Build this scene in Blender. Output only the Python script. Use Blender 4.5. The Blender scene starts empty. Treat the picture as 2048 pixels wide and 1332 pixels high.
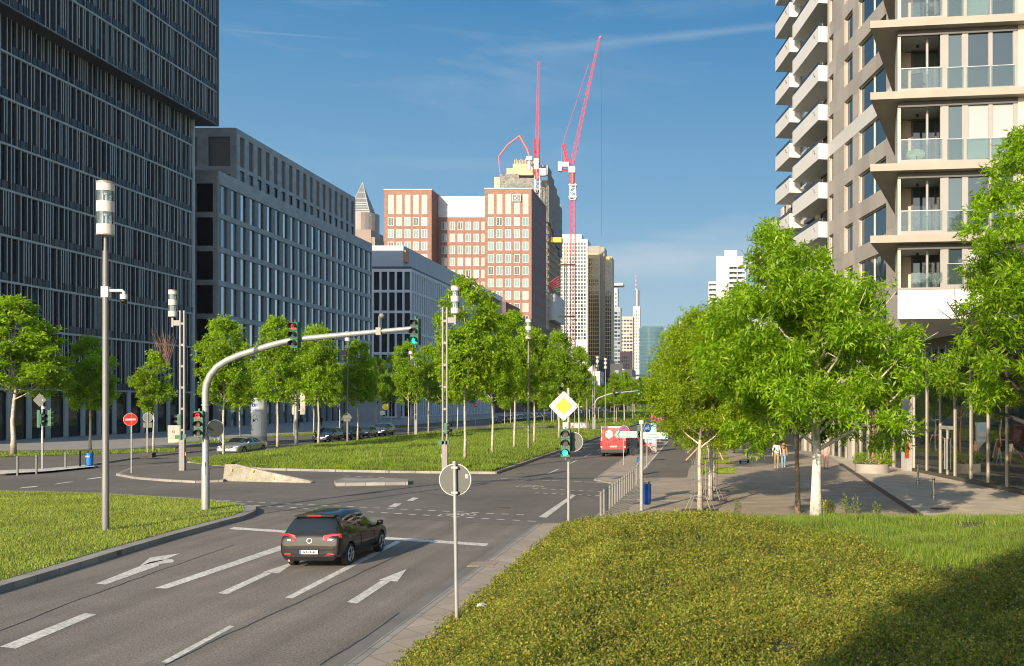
import bpy, math, random
import numpy as np
from mathutils import Vector, Matrix
R = math.radians
random.seed(7); rng = np.random.default_rng(7)
C = bpy.context.scene.collection

# ---------------------------------------------------------------- camera, sky, sun, exposure
F, H, VX, VY = 2000.0, 4.5, 1405.0, 803.0          # focal length in photo pixels, eye height, vanishing point
cam = bpy.data.cameras.new('camera'); camo = bpy.data.objects.new('camera', cam); C.objects.link(camo)
cam.sensor_width = 36; cam.lens = 36*F/2048
cam.shift_x = (1024-VX)/2048; cam.shift_y = (VY-666)/2048
cam.clip_start = .3; cam.clip_end = 9000
camo.location = (0, 0, H); camo.rotation_euler = (R(90), 0, 0)
bpy.context.scene.camera = camo

SUN_EL, SUN_AZ = 20.0, 200.0                        # azimuth clockwise from +Y
w = bpy.data.worlds.new('World'); bpy.context.scene.world = w; w.use_nodes = True
nt = w.node_tree; bg = nt.nodes['Background']
sky = nt.nodes.new('ShaderNodeTexSky'); sky.sky_type = 'NISHITA'; sky.sun_disc = False
sky.sun_elevation = R(SUN_EL); sky.sun_rotation = R(SUN_AZ); sky.air_density = 1.0; sky.dust_density = .7; sky.ozone_density = 2.2
tc = nt.nodes.new('ShaderNodeTexCoord')
def nd(tree, t, **k):
    n = tree.nodes.new(t)
    for a, b in k.items(): setattr(n, a, b)
    return n
mp = nd(nt, 'ShaderNodeMapping'); mp.inputs['Scale'].default_value = (3.0, 3.0, 15.0); mp.inputs['Rotation'].default_value = (0, R(-9), 0)
nt.links.new(tc.outputs['Generated'], mp.inputs[0])
n1 = nd(nt, 'ShaderNodeTexNoise'); n1.inputs['Scale'].default_value = 1.5; n1.inputs['Detail'].default_value = 9; n1.inputs['Roughness'].default_value = .62; n1.inputs['Distortion'].default_value = .7
nt.links.new(mp.outputs[0], n1.inputs['Vector'])
rp = nd(nt, 'ShaderNodeValToRGB'); rp.color_ramp.elements[0].position = .50; rp.color_ramp.elements[1].position = .78
nt.links.new(n1.outputs[0], rp.inputs[0])
n2 = nd(nt, 'ShaderNodeTexNoise'); n2.inputs['Scale'].default_value = 2.1; n2.inputs['Detail'].default_value = 2
nt.links.new(tc.outputs['Generated'], n2.inputs['Vector'])
r2 = nd(nt, 'ShaderNodeValToRGB'); r2.color_ramp.elements[0].position = .42; r2.color_ramp.elements[1].position = .66
nt.links.new(n2.outputs[0], r2.inputs[0])
mu = nd(nt, 'ShaderNodeMath', operation='MULTIPLY'); nt.links.new(rp.outputs[0], mu.inputs[0]); nt.links.new(r2.outputs[0], mu.inputs[1])
mu2 = nd(nt, 'ShaderNodeMath', operation='MULTIPLY'); nt.links.new(mu.outputs[0], mu2.inputs[0]); mu2.inputs[1].default_value = .30
hs = nd(nt, 'ShaderNodeHueSaturation'); hs.inputs['Saturation'].default_value = 1.0; hs.inputs['Value'].default_value = 1.5
nt.links.new(sky.outputs[0], hs.inputs['Color'])
sx = nd(nt, 'ShaderNodeSeparateXYZ'); nt.links.new(tc.outputs['Generated'], sx.inputs[0])
er = nd(nt, 'ShaderNodeValToRGB'); e_ = er.color_ramp
for p_, c_ in ((.07, (.245,.355,.42)), (.19, (.118,.252,.388)), (.38, (.028,.140,.295)), (.60, (.09,.19,.31))):
    q_ = e_.elements.new(p_); q_.color = (*c_, 1)
e_.elements[0].color = (.40,.455,.475,1); e_.elements[-1].color = (.15,.24,.35,1)
nt.links.new(sx.outputs[2], er.inputs[0])
es = nd(nt, 'ShaderNodeVectorMath', operation='SCALE'); es.inputs['Scale'].default_value = 10.0; nt.links.new(er.outputs[0], es.inputs[0])
sd_ = nd(nt, 'ShaderNodeVectorMath', operation='DOT_PRODUCT'); nt.links.new(tc.outputs['Generated'], sd_.inputs[0])
sd_.inputs[1].default_value = (math.sin(R(SUN_AZ)), math.cos(R(SUN_AZ)), .15)
sm = nd(nt, 'ShaderNodeMapRange'); sm.interpolation_type = 'SMOOTHSTEP'; nt.links.new(sd_.outputs['Value'], sm.inputs[0])
for i_, v_ in ((1,-.35),(2,.75),(3,.0),(4,.95)): sm.inputs[i_].default_value = v_     # the sky is far brighter on the sun's side
hm = nd(nt, 'ShaderNodeMixRGB'); nt.links.new(sm.outputs[0], hm.inputs[0]); nt.links.new(es.outputs[0], hm.inputs[1]); nt.links.new(hs.outputs[0], hm.inputs[2])
def mth(op, a, b=None, c=None):
    n_ = nd(nt, 'ShaderNodeMath', operation=op)
    for i_, v_ in enumerate((a, b, c)):
        if v_ is None: continue
        if isinstance(v_, (int, float)): n_.inputs[i_].default_value = v_
        else: nt.links.new(v_, n_.inputs[i_])
    return n_.outputs[0]
# one long cirrus streak high in the east, another low veil
yy_ = mth('MAXIMUM', sx.outputs[1], .05); aa_ = mth('DIVIDE', sx.outputs[0], yy_); ee_ = mth('DIVIDE', sx.outputs[2], yy_)
def streak(a0, a1, e0, sl_, wd, amt):
    d_ = mth('ABSOLUTE', mth('SUBTRACT', ee_, mth('MULTIPLY_ADD', aa_, sl_, e0))); wv = mth('MULTIPLY_ADD', n1.outputs[0], wd*2.2, -wd*.25)
    m_ = mth('MAXIMUM', mth('SUBTRACT', 1.0, mth('DIVIDE', d_, mth('MAXIMUM', wv, wd*.15))), 0.0)
    l_ = mth('MAXIMUM', mth('SUBTRACT', 1.0, mth('ABSOLUTE', mth('DIVIDE', mth('SUBTRACT', aa_, (a0+a1)/2), (a1-a0)/2))), 0.0)
    return mth('MULTIPLY', mth('MULTIPLY', m_, mth('POWER', l_, .6)), mth('MULTIPLY', n1.outputs[0], amt))
cl_ = mth('ADD', mth('ADD', mu2.outputs[0], streak(-.20, .20, .368, .10, .009, .55)), mth('ADD', streak(-.32, .16, .145, .10, .034, 1.1), streak(-.48, -.34, .338, -.07, .0016, .4)))
cl_ = mth('MINIMUM', cl_, .75)
cm = nd(nt, 'ShaderNodeMixRGB'); cm.inputs[2].default_value = (3.6, 4.1, 4.5, 1)
nt.links.new(cl_, cm.inputs[0]); nt.links.new(hm.outputs[0], cm.inputs[1])
nt.links.new(cm.outputs[0], bg.inputs['Color']); bg.inputs['Strength'].default_value = .10

sl = bpy.data.lights.new('sun', 'SUN'); sl.energy = 4.7; sl.angle = R(.5); sl.color = (1.0, .83, .61)
so = bpy.data.objects.new('sun', sl); C.objects.link(so)
LD = Vector((-math.sin(R(SUN_AZ))*math.cos(R(SUN_EL)), -math.cos(R(SUN_AZ))*math.cos(R(SUN_EL)), -math.sin(R(SUN_EL))))
so.rotation_euler = LD.to_track_quat('-Z', 'Y').to_euler(); so.location = (-30, -60, 60)
vs = bpy.context.scene.view_settings
vs.view_transform = 'Standard'; vs.look = 'None'; vs.exposure = 0.75; vs.gamma = 1; vs.use_curve_mapping = False
cy = bpy.context.scene.cycles
cy.filter_width = 1.05; cy.max_bounces = 6; cy.diffuse_bounces = 3; cy.glossy_bounces = 3; cy.transparent_max_bounces = 12; cy.sample_clamp_indirect = 8

# ---------------------------------------------------------------- helpers
def at(px, py, z=0.0):                               # pixel on the horizontal plane z -> world point
    Y = F*(H-z)/(py-VY); return Vector(((px-VX)*Y/F, Y, z))
def gx(px, Y): return (px-VX)*Y/F
def gz(py, Y): return H-(py-VY)*Y/F
def P(px, py, Y): return Vector((gx(px, Y), Y, gz(py, Y)))

class MB:
    def __init__(s): s.v = []; s.f = []; s.m = []
    def add(s, vs, fs, m=0):
        b = len(s.v); s.v += [tuple(v) for v in vs]
        s.f += [tuple(i+b for i in f) for f in fs]; s.m += [m]*len(fs); return s
    def box(s, x0, x1, y0, y1, z0, z1, m=0):
        return s.add([(x0,y0,z0),(x1,y0,z0),(x1,y1,z0),(x0,y1,z0),(x0,y0,z1),(x1,y0,z1),(x1,y1,z1),(x0,y1,z1)],
                     [(3,2,1,0),(4,5,6,7),(0,1,5,4),(1,2,6,5),(2,3,7,6),(3,0,4,7)], m)
    def ob(s, fr, a0, a1, z0, z1, d0, d1, m=0):      # box in a facade frame fr=(O,u,n): a along u, d along n
        O, u, n = fr; q = []
        for z in (z0, z1):
            for a, d in ((a0,d1),(a1,d1),(a1,d0),(a0,d0)):
                q.append((O[0]+u[0]*a+n[0]*d, O[1]+u[1]*a+n[1]*d, z))
        return s.add(q, [(3,2,1,0),(4,5,6,7),(0,1,5,4),(1,2,6,5),(2,3,7,6),(3,0,4,7)], m)
    def prism(s, poly, z0, z1, m=0):
        n = len(poly)
        zs0 = z0 if hasattr(z0, '__len__') else [z0]*n; zs1 = z1 if hasattr(z1, '__len__') else [z1]*n
        vs = [(p[0],p[1],a) for p, a in zip(poly, zs0)]+[(p[0],p[1],a) for p, a in zip(poly, zs1)]
        return s.add(vs, [tuple(range(n-1,-1,-1)), tuple(range(n,2*n))]+[(i,(i+1)%n,(i+1)%n+n,i+n) for i in range(n)], m)
    def poly(s, pts, m=0): return s.add(pts, [tuple(range(len(pts)))], m)
    def tube(s, pts, rad, seg=8, m=0, cap=True):
        pts = [Vector(p) for p in pts]; n = len(pts)
        rr = rad if hasattr(rad, '__len__') else [rad]*n
        vs = []; up = None
        for i, p in enumerate(pts):
            t = (pts[min(i+1,n-1)]-pts[max(i-1,0)]).normalized()
            if up is None: up = Vector((1,0,0)) if abs(t.z) > .8 else Vector((0,0,1))
            a = (up-t*up.dot(t)).normalized(); b = t.cross(a); up = a
            for k in range(seg):
                q = 2*math.pi*k/seg; vs.append(p+(a*math.cos(q)+b*math.sin(q))*rr[i])
        fs = [(i*seg+k, i*seg+(k+1)%seg, (i+1)*seg+(k+1)%seg, (i+1)*seg+k) for i in range(n-1) for k in range(seg)]
        if cap: fs += [tuple(range(seg-1,-1,-1)), tuple(range((n-1)*seg, n*seg))]
        return s.add(vs, fs, m)
    def cyl(s, x, y, z0, z1, r, seg=12, m=0, r2=None): return s.tube([(x,y,z0),(x,y,z1)], [r, r if r2 is None else r2], seg, m)
    def bar(s, a, b, w, m=0):
        return s.tube([a, b], w*.707, 4, m)
    def lathe(s, prof, c=(0,0,0), seg=16, m=0):
        vs = [(c[0]+r*math.cos(2*math.pi*k/seg), c[1]+r*math.sin(2*math.pi*k/seg), c[2]+z) for r, z in prof for k in range(seg)]
        n = len(prof)
        fs = [(i*seg+k, i*seg+(k+1)%seg, (i+1)*seg+(k+1)%seg, (i+1)*seg+k) for i in range(n-1) for k in range(seg)]
        fs += [tuple(range(seg-1,-1,-1)), tuple(range((n-1)*seg, n*seg))]
        return s.add(vs, fs, m)
    def disc(s, c, r, n=(0,-1,0), th=.01, seg=24, m=0):
        n = Vector(n).normalized(); c = Vector(c); return s.tube([c-n*th/2, c+n*th/2], r, seg, m)
    def ring(s, c, r, t, ax=(1,0,0), seg=24, m=0, k2=6):
        ax = Vector(ax).normalized(); a = ax.orthogonal().normalized(); b = ax.cross(a); c = Vector(c); vs = []
        for i in range(seg):
            q = 2*math.pi*i/seg; d = a*math.cos(q)+b*math.sin(q)
            for j in range(k2):
                w_ = 2*math.pi*j/k2; vs.append(c+d*(r+t*math.cos(w_))+ax*t*math.sin(w_))
        return s.add(vs, [(i*k2+j, ((i+1)%seg)*k2+j, ((i+1)%seg)*k2+(j+1)%k2, i*k2+(j+1)%k2) for i in range(seg) for j in range(k2)], m)
    def mesh(s, name, mats, off=(0,0,0), smooth=False):
        me = bpy.data.meshes.new(name)
        o = off; vs = [(v[0]-o[0], v[1]-o[1], v[2]-o[2]) for v in s.v] if any(o) else s.v
        me.from_pydata(vs, [], s.f)
        for m in (mats if isinstance(mats, (list, tuple)) else [mats]): me.materials.append(m)
        if any(s.m): me.polygons.foreach_set('material_index', s.m)
        if smooth:
            me.polygons.foreach_set('use_smooth', [True]*len(s.f))
            if smooth is not True: me.set_sharp_from_angle(angle=R(smooth))
        me.update(); return me
    def build(s, name, mats, parent=None, smooth=False, world=False):
        off = (0,0,0)
        if world and parent is not None:
            r_ = parent; off = Vector(r_.location)
            while r_.parent is not None: r_ = r_.parent; off = off+Vector(r_.location)
        return link(name, s.mesh(name, mats, off, smooth), parent)
def link(name, me, parent=None):
    o = bpy.data.objects.new(name, me); C.objects.link(o)
    if parent is not None: o.parent = parent
    return o
def tag(o, label, cat, group=None):
    o['label'] = label; o['category'] = cat
    if group: o['group'] = group
    return o
def thing(name, label, cat, loc=(0,0,0), rz=0, group=None):
    o = bpy.data.objects.new(name, None); C.objects.link(o); o.empty_display_size = .3
    o.location = loc; o.rotation_euler = (0,0,rz); return tag(o, label, cat, group)
def struct(o, kind='structure'): o['kind'] = kind; return o
def dup(root, loc=None, rz=None, label=None, scale=None, group=None):
    r = root.copy(); C.objects.link(r)
    if loc is not None: r.location = loc
    if rz is not None: r.rotation_euler = (0,0,rz)
    if scale is not None: r.scale = scale if hasattr(scale, '__len__') else (scale,)*3
    if label: r['label'] = label
    if group: r['group'] = group
    for ch in list(root.children):
        c = ch.copy(); C.objects.link(c); c.parent = r
        for g in list(ch.children):
            d = g.copy(); C.objects.link(d); d.parent = c
    return r
def text_mesh(s, size, ext=.004, align='CENTER', bold=0.0):
    cu = bpy.data.curves.new('text', 'FONT'); cu.body = s; cu.size = size; cu.extrude = ext; cu.align_x = align; cu.align_y = 'CENTER'; cu.offset = bold; cu.resolution_u = 3
    o = bpy.data.objects.new('text', cu); C.objects.link(o)
    dg = bpy.context.evaluated_depsgraph_get(); me = bpy.data.meshes.new_from_object(o.evaluated_get(dg))
    C.objects.unlink(o); bpy.data.objects.remove(o); return me
def text(name, s, size, loc, mat, parent=None, rot=(R(90),0,0), align='CENTER', bold=0.0, ext=.004):
    me = text_mesh(s, size, ext, align, bold); me.materials.clear(); me.materials.append(mat)
    o = link(name, me, parent); o.location = loc; o.rotation_euler = rot; return o
def frame(x0, y0, x1, y1):                           # facade frame from A to B, outward normal on the right-hand side of A->B
    u = Vector((x1-x0, y1-y0)); L = u.length; u /= L; return ((x0, y0), (u.x, u.y), (u.y, -u.x)), L

# ---------------------------------------------------------------- materials
def M(name, col, rough=.6, var=.12, scale=1.5, metal=0, bump=0, bscale=40, spec=.5, coat=0, obj=False, fine=0, fscale=60, emit=0, objrand=0, stain=0, lanes=0):
    m = bpy.data.materials.new(name); m.use_nodes = True; t = m.node_tree; b = t.nodes['Principled BSDF']
    L = t.links.new
    b.inputs['Roughness'].default_value = rough; b.inputs['Metallic'].default_value = metal
    b.inputs['Specular IOR Level'].default_value = spec; b.inputs['Coat Weight'].default_value = coat; b.inputs['Coat Roughness'].default_value = .04
    if obj: src = nd(t, 'ShaderNodeTexCoord').outputs['Object']
    else: src = nd(t, 'ShaderNodeNewGeometry').outputs['Position']
    c = nd(t, 'ShaderNodeRGB'); c.outputs[0].default_value = (*col, 1); out = c.outputs[0]
    def mod(fac_out, lo, hi):
        nonlocal out
        mr = nd(t, 'ShaderNodeMapRange'); L(fac_out, mr.inputs[0]); mr.inputs[1].default_value = .3; mr.inputs[2].default_value = .7; mr.inputs[3].default_value = lo; mr.inputs[4].default_value = hi
        mx = nd(t, 'ShaderNodeVectorMath', operation='SCALE'); L(out, mx.inputs[0]); L(mr.outputs[0], mx.inputs['Scale']); out = mx.outputs[0]
    def noise(sc, det=4):
        n = nd(t, 'ShaderNodeTexNoise'); n.inputs['Scale'].default_value = sc; n.inputs['Detail'].default_value = det; L(src, n.inputs['Vector']); return n.outputs[0]
    if var: mod(noise(scale), 1-var, 1+var)
    if fine: mod(noise(fscale, 2), 1-fine, 1+fine)
    if stain: mod(noise(scale*.17, 6), 1-stain, 1+stain*.6)
    if lanes:
        mpn = nd(t, 'ShaderNodeMapping'); mpn.inputs['Scale'].default_value = (1.5, .035, 1); L(src, mpn.inputs[0]); nn = nd(t, 'ShaderNodeTexNoise'); nn.inputs['Scale'].default_value = 1; nn.inputs['Detail'].default_value = 3; L(mpn.outputs[0], nn.inputs['Vector']); mod(nn.outputs[0], 1-lanes, 1+lanes*.8)
    if objrand:
        oi = nd(t, 'ShaderNodeObjectInfo'); mr = nd(t, 'ShaderNodeMapRange'); L(oi.outputs['Random'], mr.inputs[0]); mr.inputs[3].default_value = 1-objrand; mr.inputs[4].default_value = 1+objrand
        mx = nd(t, 'ShaderNodeVectorMath', operation='SCALE'); L(out, mx.inputs[0]); L(mr.outputs[0], mx.inputs['Scale']); out = mx.outputs[0]
    L(out, b.inputs['Base Color'])
    if bump:
        bp = nd(t, 'ShaderNodeBump'); bp.inputs['Strength'].default_value = bump; bp.inputs['Distance'].default_value = .02
        L(noise(bscale, 3), bp.inputs['Height']); L(bp.outputs[0], b.inputs['Normal'])
    if emit: b.inputs['Emission Color'].default_value = (*col, 1); b.inputs['Emission Strength'].default_value = emit
    return m
def ramp(t, fac, stops, interp='CONSTANT'):
    r_ = nd(t, 'ShaderNodeValToRGB'); e = r_.color_ramp; e.interpolation = interp
    while len(e.elements) < len(stops): e.elements.new(.5)
    for el, (p_, c_) in zip(e.elements, stops): el.position = p_; el.color = (*c_, 1)
    t.links.new(fac, r_.inputs[0]); return r_.outputs[0]
def glass(name, col=(.02,.028,.035), rough=.04, spec=.6, wave=.012, stops=None, metal=0):
    m = M(name, col, rough, 0, spec=spec, metal=metal); t = m.node_tree; b = t.nodes['Principled BSDF']; L = t.links.new
    g = nd(t, 'ShaderNodeNewGeometry'); n = nd(t, 'ShaderNodeTexNoise'); n.inputs['Scale'].default_value = .7; n.inputs['Detail'].default_value = 1; L(g.outputs['Position'], n.inputs['Vector'])
    bp = nd(t, 'ShaderNodeBump'); bp.inputs['Strength'].default_value = 1; bp.inputs['Distance'].default_value = wave; L(n.outputs[0], bp.inputs['Height']); L(bp.outputs[0], b.inputs['Normal'])
    if stops:
        oi = nd(t, 'ShaderNodeObjectInfo'); L(ramp(t, oi.outputs['Random'], stops), b.inputs['Base Color'])
    return m
def leafmat(name, stops, rough=.5, trans=.35, spec=.35):
    m = bpy.data.materials.new(name); m.use_nodes = True; t = m.node_tree; L = t.links.new; b = t.nodes['Principled BSDF']
    g = nd(t, 'ShaderNodeNewGeometry'); col = ramp(t, g.outputs['Random Per Island'], stops, 'LINEAR')
    n = nd(t, 'ShaderNodeTexNoise'); n.inputs['Scale'].default_value = .35; n.inputs['Detail'].default_value = 3; L(g.outputs['Position'], n.inputs['Vector'])
    mr = nd(t, 'ShaderNodeMapRange'); L(n.outputs[0], mr.inputs[0]); mr.inputs[1].default_value = .3; mr.inputs[2].default_value = .7; mr.inputs[3].default_value = .78; mr.inputs[4].default_value = 1.2
    mx = nd(t, 'ShaderNodeVectorMath', operation='SCALE'); L(col, mx.inputs[0]); L(mr.outputs[0], mx.inputs['Scale'])
    L(mx.outputs[0], b.inputs['Base Color']); b.inputs['Roughness'].default_value = rough; b.inputs['Specular IOR Level'].default_value = spec
    tr = nd(t, 'ShaderNodeBsdfTranslucent'); sc = nd(t, 'ShaderNodeVectorMath', operation='MULTIPLY'); L(mx.outputs[0], sc.inputs[0]); sc.inputs[1].default_value = (1.7, 1.6, .7); L(sc.outputs[0], tr.inputs[0])
    ms = nd(t, 'ShaderNodeMixShader'); ms.inputs[0].default_value = trans; L(b.outputs[0], ms.inputs[1]); L(tr.outputs[0], ms.inputs[2])
    L(ms.outputs[0], t.nodes['Material Output'].inputs[0]); return m
def clearglass(name, tint=(.75,.86,.86), alpha=.16):
    m = bpy.data.materials.new(name); m.use_nodes = True; t = m.node_tree; L = t.links.new
    for n in list(t.nodes):
        if n.type == 'BSDF_PRINCIPLED': t.nodes.remove(n)
    tr = nd(t, 'ShaderNodeBsdfTransparent'); tr.inputs[0].default_value = (*tint, 1)
    gl = nd(t, 'ShaderNodeBsdfGlossy'); gl.inputs['Roughness'].default_value = .03
    fr = nd(t, 'ShaderNodeFresnel'); fr.inputs[0].default_value = 1.5; ad = nd(t, 'ShaderNodeMath', operation='ADD'); ad.inputs[1].default_value = alpha*.4; L(fr.outputs[0], ad.inputs[0])
    df = nd(t, 'ShaderNodeBsdfDiffuse'); df.inputs[0].default_value = (*tint, 1)
    m1 = nd(t, 'ShaderNodeMixShader'); m1.inputs[0].default_value = alpha*.5; L(tr.outputs[0], m1.inputs[1]); L(df.outputs[0], m1.inputs[2])
    m2 = nd(t, 'ShaderNodeMixShader'); L(ad.outputs[0], m2.inputs[0]); L(m1.outputs[0], m2.inputs[1]); L(gl.outputs[0], m2.inputs[2])
    L(m2.outputs[0], t.nodes['Material Output'].inputs[0]); return m
def tiles(name, col, sx, sy, mortar=.02, mcol=None, rough=.8, rot=0, axis='XY', off=.5, var=.1, bump=.3):
    m = M(name, col, rough, var, .8, fine=.08, fscale=25); t = m.node_tree; L = t.links.new; b = t.nodes['Principled BSDF']
    g = nd(t, 'ShaderNodeNewGeometry'); mpn = nd(t, 'ShaderNodeMapping'); L(g.outputs['Position'], mpn.inputs[0]); mpn.inputs['Rotation'].default_value = (0,0,rot)
    vec = mpn.outputs[0]
    if axis != 'XY':
        sp = nd(t, 'ShaderNodeSeparateXYZ'); L(vec, sp.inputs[0]); cb = nd(t, 'ShaderNodeCombineXYZ'); L(sp.outputs[axis[0]], cb.inputs[0]); L(sp.outputs[axis[1]], cb.inputs[1]); vec = cb.outputs[0]
    br = nd(t, 'ShaderNodeTexBrick'); L(vec, br.inputs['Vector']); br.offset = off
    br.inputs['Scale'].default_value = 1; br.inputs['Brick Width'].default_value = sx; br.inputs['Row Height'].default_value = sy; br.inputs['Mortar Size'].default_value = mortar; br.inputs['Mortar Smooth'].default_value = .1
    br.inputs['Color1'].default_value = (.86,.86,.86,1); br.inputs['Color2'].default_value = (1.1,1.1,1.1,1); mc = mcol or .55; br.inputs['Mortar'].default_value = (mc,mc,mc,1)
    old = b.inputs['Base Color'].links[0].from_socket
    mx = nd(t, 'ShaderNodeVectorMath', operation='MULTIPLY'); L(old, mx.inputs[0]); L(br.outputs['Color'], mx.inputs[1]); L(mx.outputs[0], b.inputs['Base Color'])
    return m

mAsph = M('asphalt_smooth', (.128,.112,.094), .85, .10, .9, bump=.25, bscale=90, fine=.2, fscale=30, stain=.2, lanes=.06)
mAsph2 = M('asphalt_coarse', (.172,.148,.122), .9, .10, .7, bump=.5, bscale=60, fine=.42, fscale=24, stain=.2, lanes=.24)
mPath = M('asphalt_path', (.128,.110,.090), .9, .1, .8, fine=.14, fscale=40, stain=.12)
mConc = tiles('plaza_slabs', (.335,.272,.208), 1.2, .6, .008, .8, rot=.0, var=.1)
mPave = tiles('pale_pavers', (.50,.43,.335), .9, .45, .012, .72, rot=R(62))
mPaveL = tiles('grey_pavers', (.30,.28,.26), 1.0, .5, .015, .7)
mSlab = tiles('slab_path', (.32,.265,.205), .75, .75, .012, .5, rot=R(45), off=0)
mKerb = tiles('kerb_stone', (.26,.24,.21), 1.0, 1.0, .014, .4, off=0, var=.16)
mGutter = M('gutter_concrete', (.15,.135,.12), .9, .15, 1.2, fine=.15)
mPaint = M('road_paint', (.55,.52,.46), .7, .12, 2.0, fine=.34, fscale=11, stain=.15)
mSoil = M('soil', (.09,.07,.04), .95, .3, 1.0, fine=.3)
mGsoil = M('turf_ground', (.075,.11,.022), .95, .35, .6, fine=.4, fscale=12)
mRust = M('drain_metal', (.085,.055,.04), .7, .2, 1.0, fine=.2)
mGalv = M('galvanised_steel', (.31,.32,.31), .5, .08, 3, metal=.3)
mGrey = M('grey_painted_steel', (.185,.182,.172), .5, .07, 2, metal=.15)
mAlu = M('aluminium_back', (.085,.092,.080), .6, .06, 3)
mWhite = M('white_paint', (.50,.50,.49), .5, .04, 1)
mBlack = M('black_plastic', (.012,.012,.013), .45, 0)
mDark = M('dark_interior', (.012,.013,.015), .7, 0)
mRubber = M('tyre_rubber', (.02,.02,.02), .8, 0)
mGreen = M('signal_green', (.018,.10,.06), .45, .1, 2)
mRed = M('signal_red_paint', (.62,.03,.02), .45, .05)
mBlue = M('sign_blue', (.005,.13,.50), .4, .03)
mYellow = M('sign_yellow', (.85,.55,.0), .4, .03)
mSignW = M('sign_white', (.43,.44,.45), .5, .03)
mVisor = M('visor_black', (.012,.02,.016), .5, 0)
mTeal = M('teal_paint', (.0,.30,.30), .4, .03)
mFrost = M('frosted_glass', (.56,.53,.47), .35, .04)
mClear = clearglass('clear_glass')
mLRed = M('lens_red', (1.0,.02,.02), .3, 0, emit=1.6)
mLGreen = M('lens_green', (.0,.85,.45), .3, 0, emit=1.3)
mLOff = M('lens_dark', (.06,.05,.05), .15, 0)
# ---------------------------------------------------------------- ground, roads, kerbs, paving
def sheet(name, pts, z, mat, kind='structure'):
    mb = MB(); mb.poly([(p[0], p[1], z) for p in pts]); return struct(mb.build(name, mat), kind)
def inset(poly, d):
    n = len(poly); out = []
    A = sum(poly[i][0]*poly[(i+1)%n][1]-poly[(i+1)%n][0]*poly[i][1] for i in range(n)); sg = 1 if A > 0 else -1
    for i in range(n):
        p0, p1, p2 = Vector(poly[i-1][:2]), Vector(poly[i][:2]), Vector(poly[(i+1)%n][:2])
        a = (p1-p0).normalized(); b = (p2-p1).normalized(); na = Vector((-a.y, a.x))*sg; nb = Vector((-b.y, b.x))*sg
        m_ = (na+nb); m_ = m_/max(.35, m_.length_squared)*2; out.append(p1+m_*d)
    return out
def kerbed(name, poly, h, topmat, kw=.3, topname=None, kmat=None):
    poly = [tuple(p[:2]) for p in poly]
    mb = MB(); mb.prism(poly, -.05, h); struct(mb.build(name, kmat or mKerb))
    ins = inset(poly, kw); sheet(topname or name+'_top', ins, h+.004, topmat); return ins
mb = MB(); mb.poly([(-3500,-300,0),(3500,-300,0),(3500,5000,0),(-3500,5000,0)]); struct(mb.build('ground', mAsph))
sheet('near_road', [(-60,-20),(-6.4,-20),(-6.4,36.2),(-12.5,39.0),(-17,41),(-60,52)], .004, mAsph2)
# kerb, gutter and footpath beside the near road
mb = MB(); mb.box(-6.4,-6.05,-20,36.4,0,.012); struct(mb.build('gutter', mGutter))
mb = MB(); mb.box(-6.05,-5.85,-20,36.4,0,.05); struct(mb.build('kerb', mKerb))
mb = MB(); mb.box(-5.85,-4.6,-20,36.6,0,.045); struct(mb.build('footpath', mSlab))
# traffic island with lawn, bottom left
isl = [(-15.6,-10),(-16.5,23.4),(-16.7,25.9),(-17.06,29.8),(-17.26,32.7),(-17.4,36.1),(-17.42,38),(-17.75,39.7),(-18.4,41.2),(-19.4,42.4),(-21.2,43.9),(-22.9,44.9),(-28.5,47.4),(-34,48.6),(-60,51),(-60,-10)]
isl_in = kerbed('traffic_island', isl, .17, mGsoil, .42, 'island_lawn')
# planted median, two lengths with a side street between
mx_l, mx_r = -37.6, -12.75
def mfront(x):
    return float(np.interp(x, [-37.6,-34,-28,-19,-12.75], [73,68.5,65.2,62.8,62.0]))
def mheight(s, t): return .16+.42*(max(0., 4*s*(1-s)))**.6*min(1, t*9, (1-t)*14)
def median(name, fr_, bk, nx=20, ny=40):
    vs = []; fs = []
    for j in range(ny+1):
        for i in range(nx+1):
            s, t = i/nx, j/ny; x = mx_l+.2+(mx_r-.35-mx_l-.2)*s; y0 = fr_(x)+.15; y = y0+(bk-.3-y0)*t**1.3
            vs.append((x, y, mheight(s, t)))
    for j in range(ny):
        for i in range(nx): a = j*(nx+1)+i; fs.append((a, a+1, a+nx+2, a+nx+1))
    mb = MB(); mb.add(vs, fs); struct(mb.build(name, mGsoil, smooth=True))
    xs = np.linspace(mx_l, mx_r, 12); out = [(x, fr_(x)) for x in xs]
    mb = MB(); mb.prism(out+[(mx_r, bk), (mx_l, bk)], -.05, .15); struct(mb.build('median_kerb', mKerb))
median('median_lawn', mfront, 150.0)
median('median_lawn', lambda x: 174.0, 640.0, 16, 30)
kerbed('refuge_island', [at(*p) for p in ((232,951),(268,958),(330,963),(390,966),(446,964),(478,947),(470,932),(380,929),(262,938))], .12, mPath, .22, 'refuge_paving')
mb = MB(); mb.prism([at(*p)[:2] for p in ((668,967),(672,972.5),(816,970),(817,963.5),(690,961))], 0, .17); struct(mb.build('kerb_island', mKerb))
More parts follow.
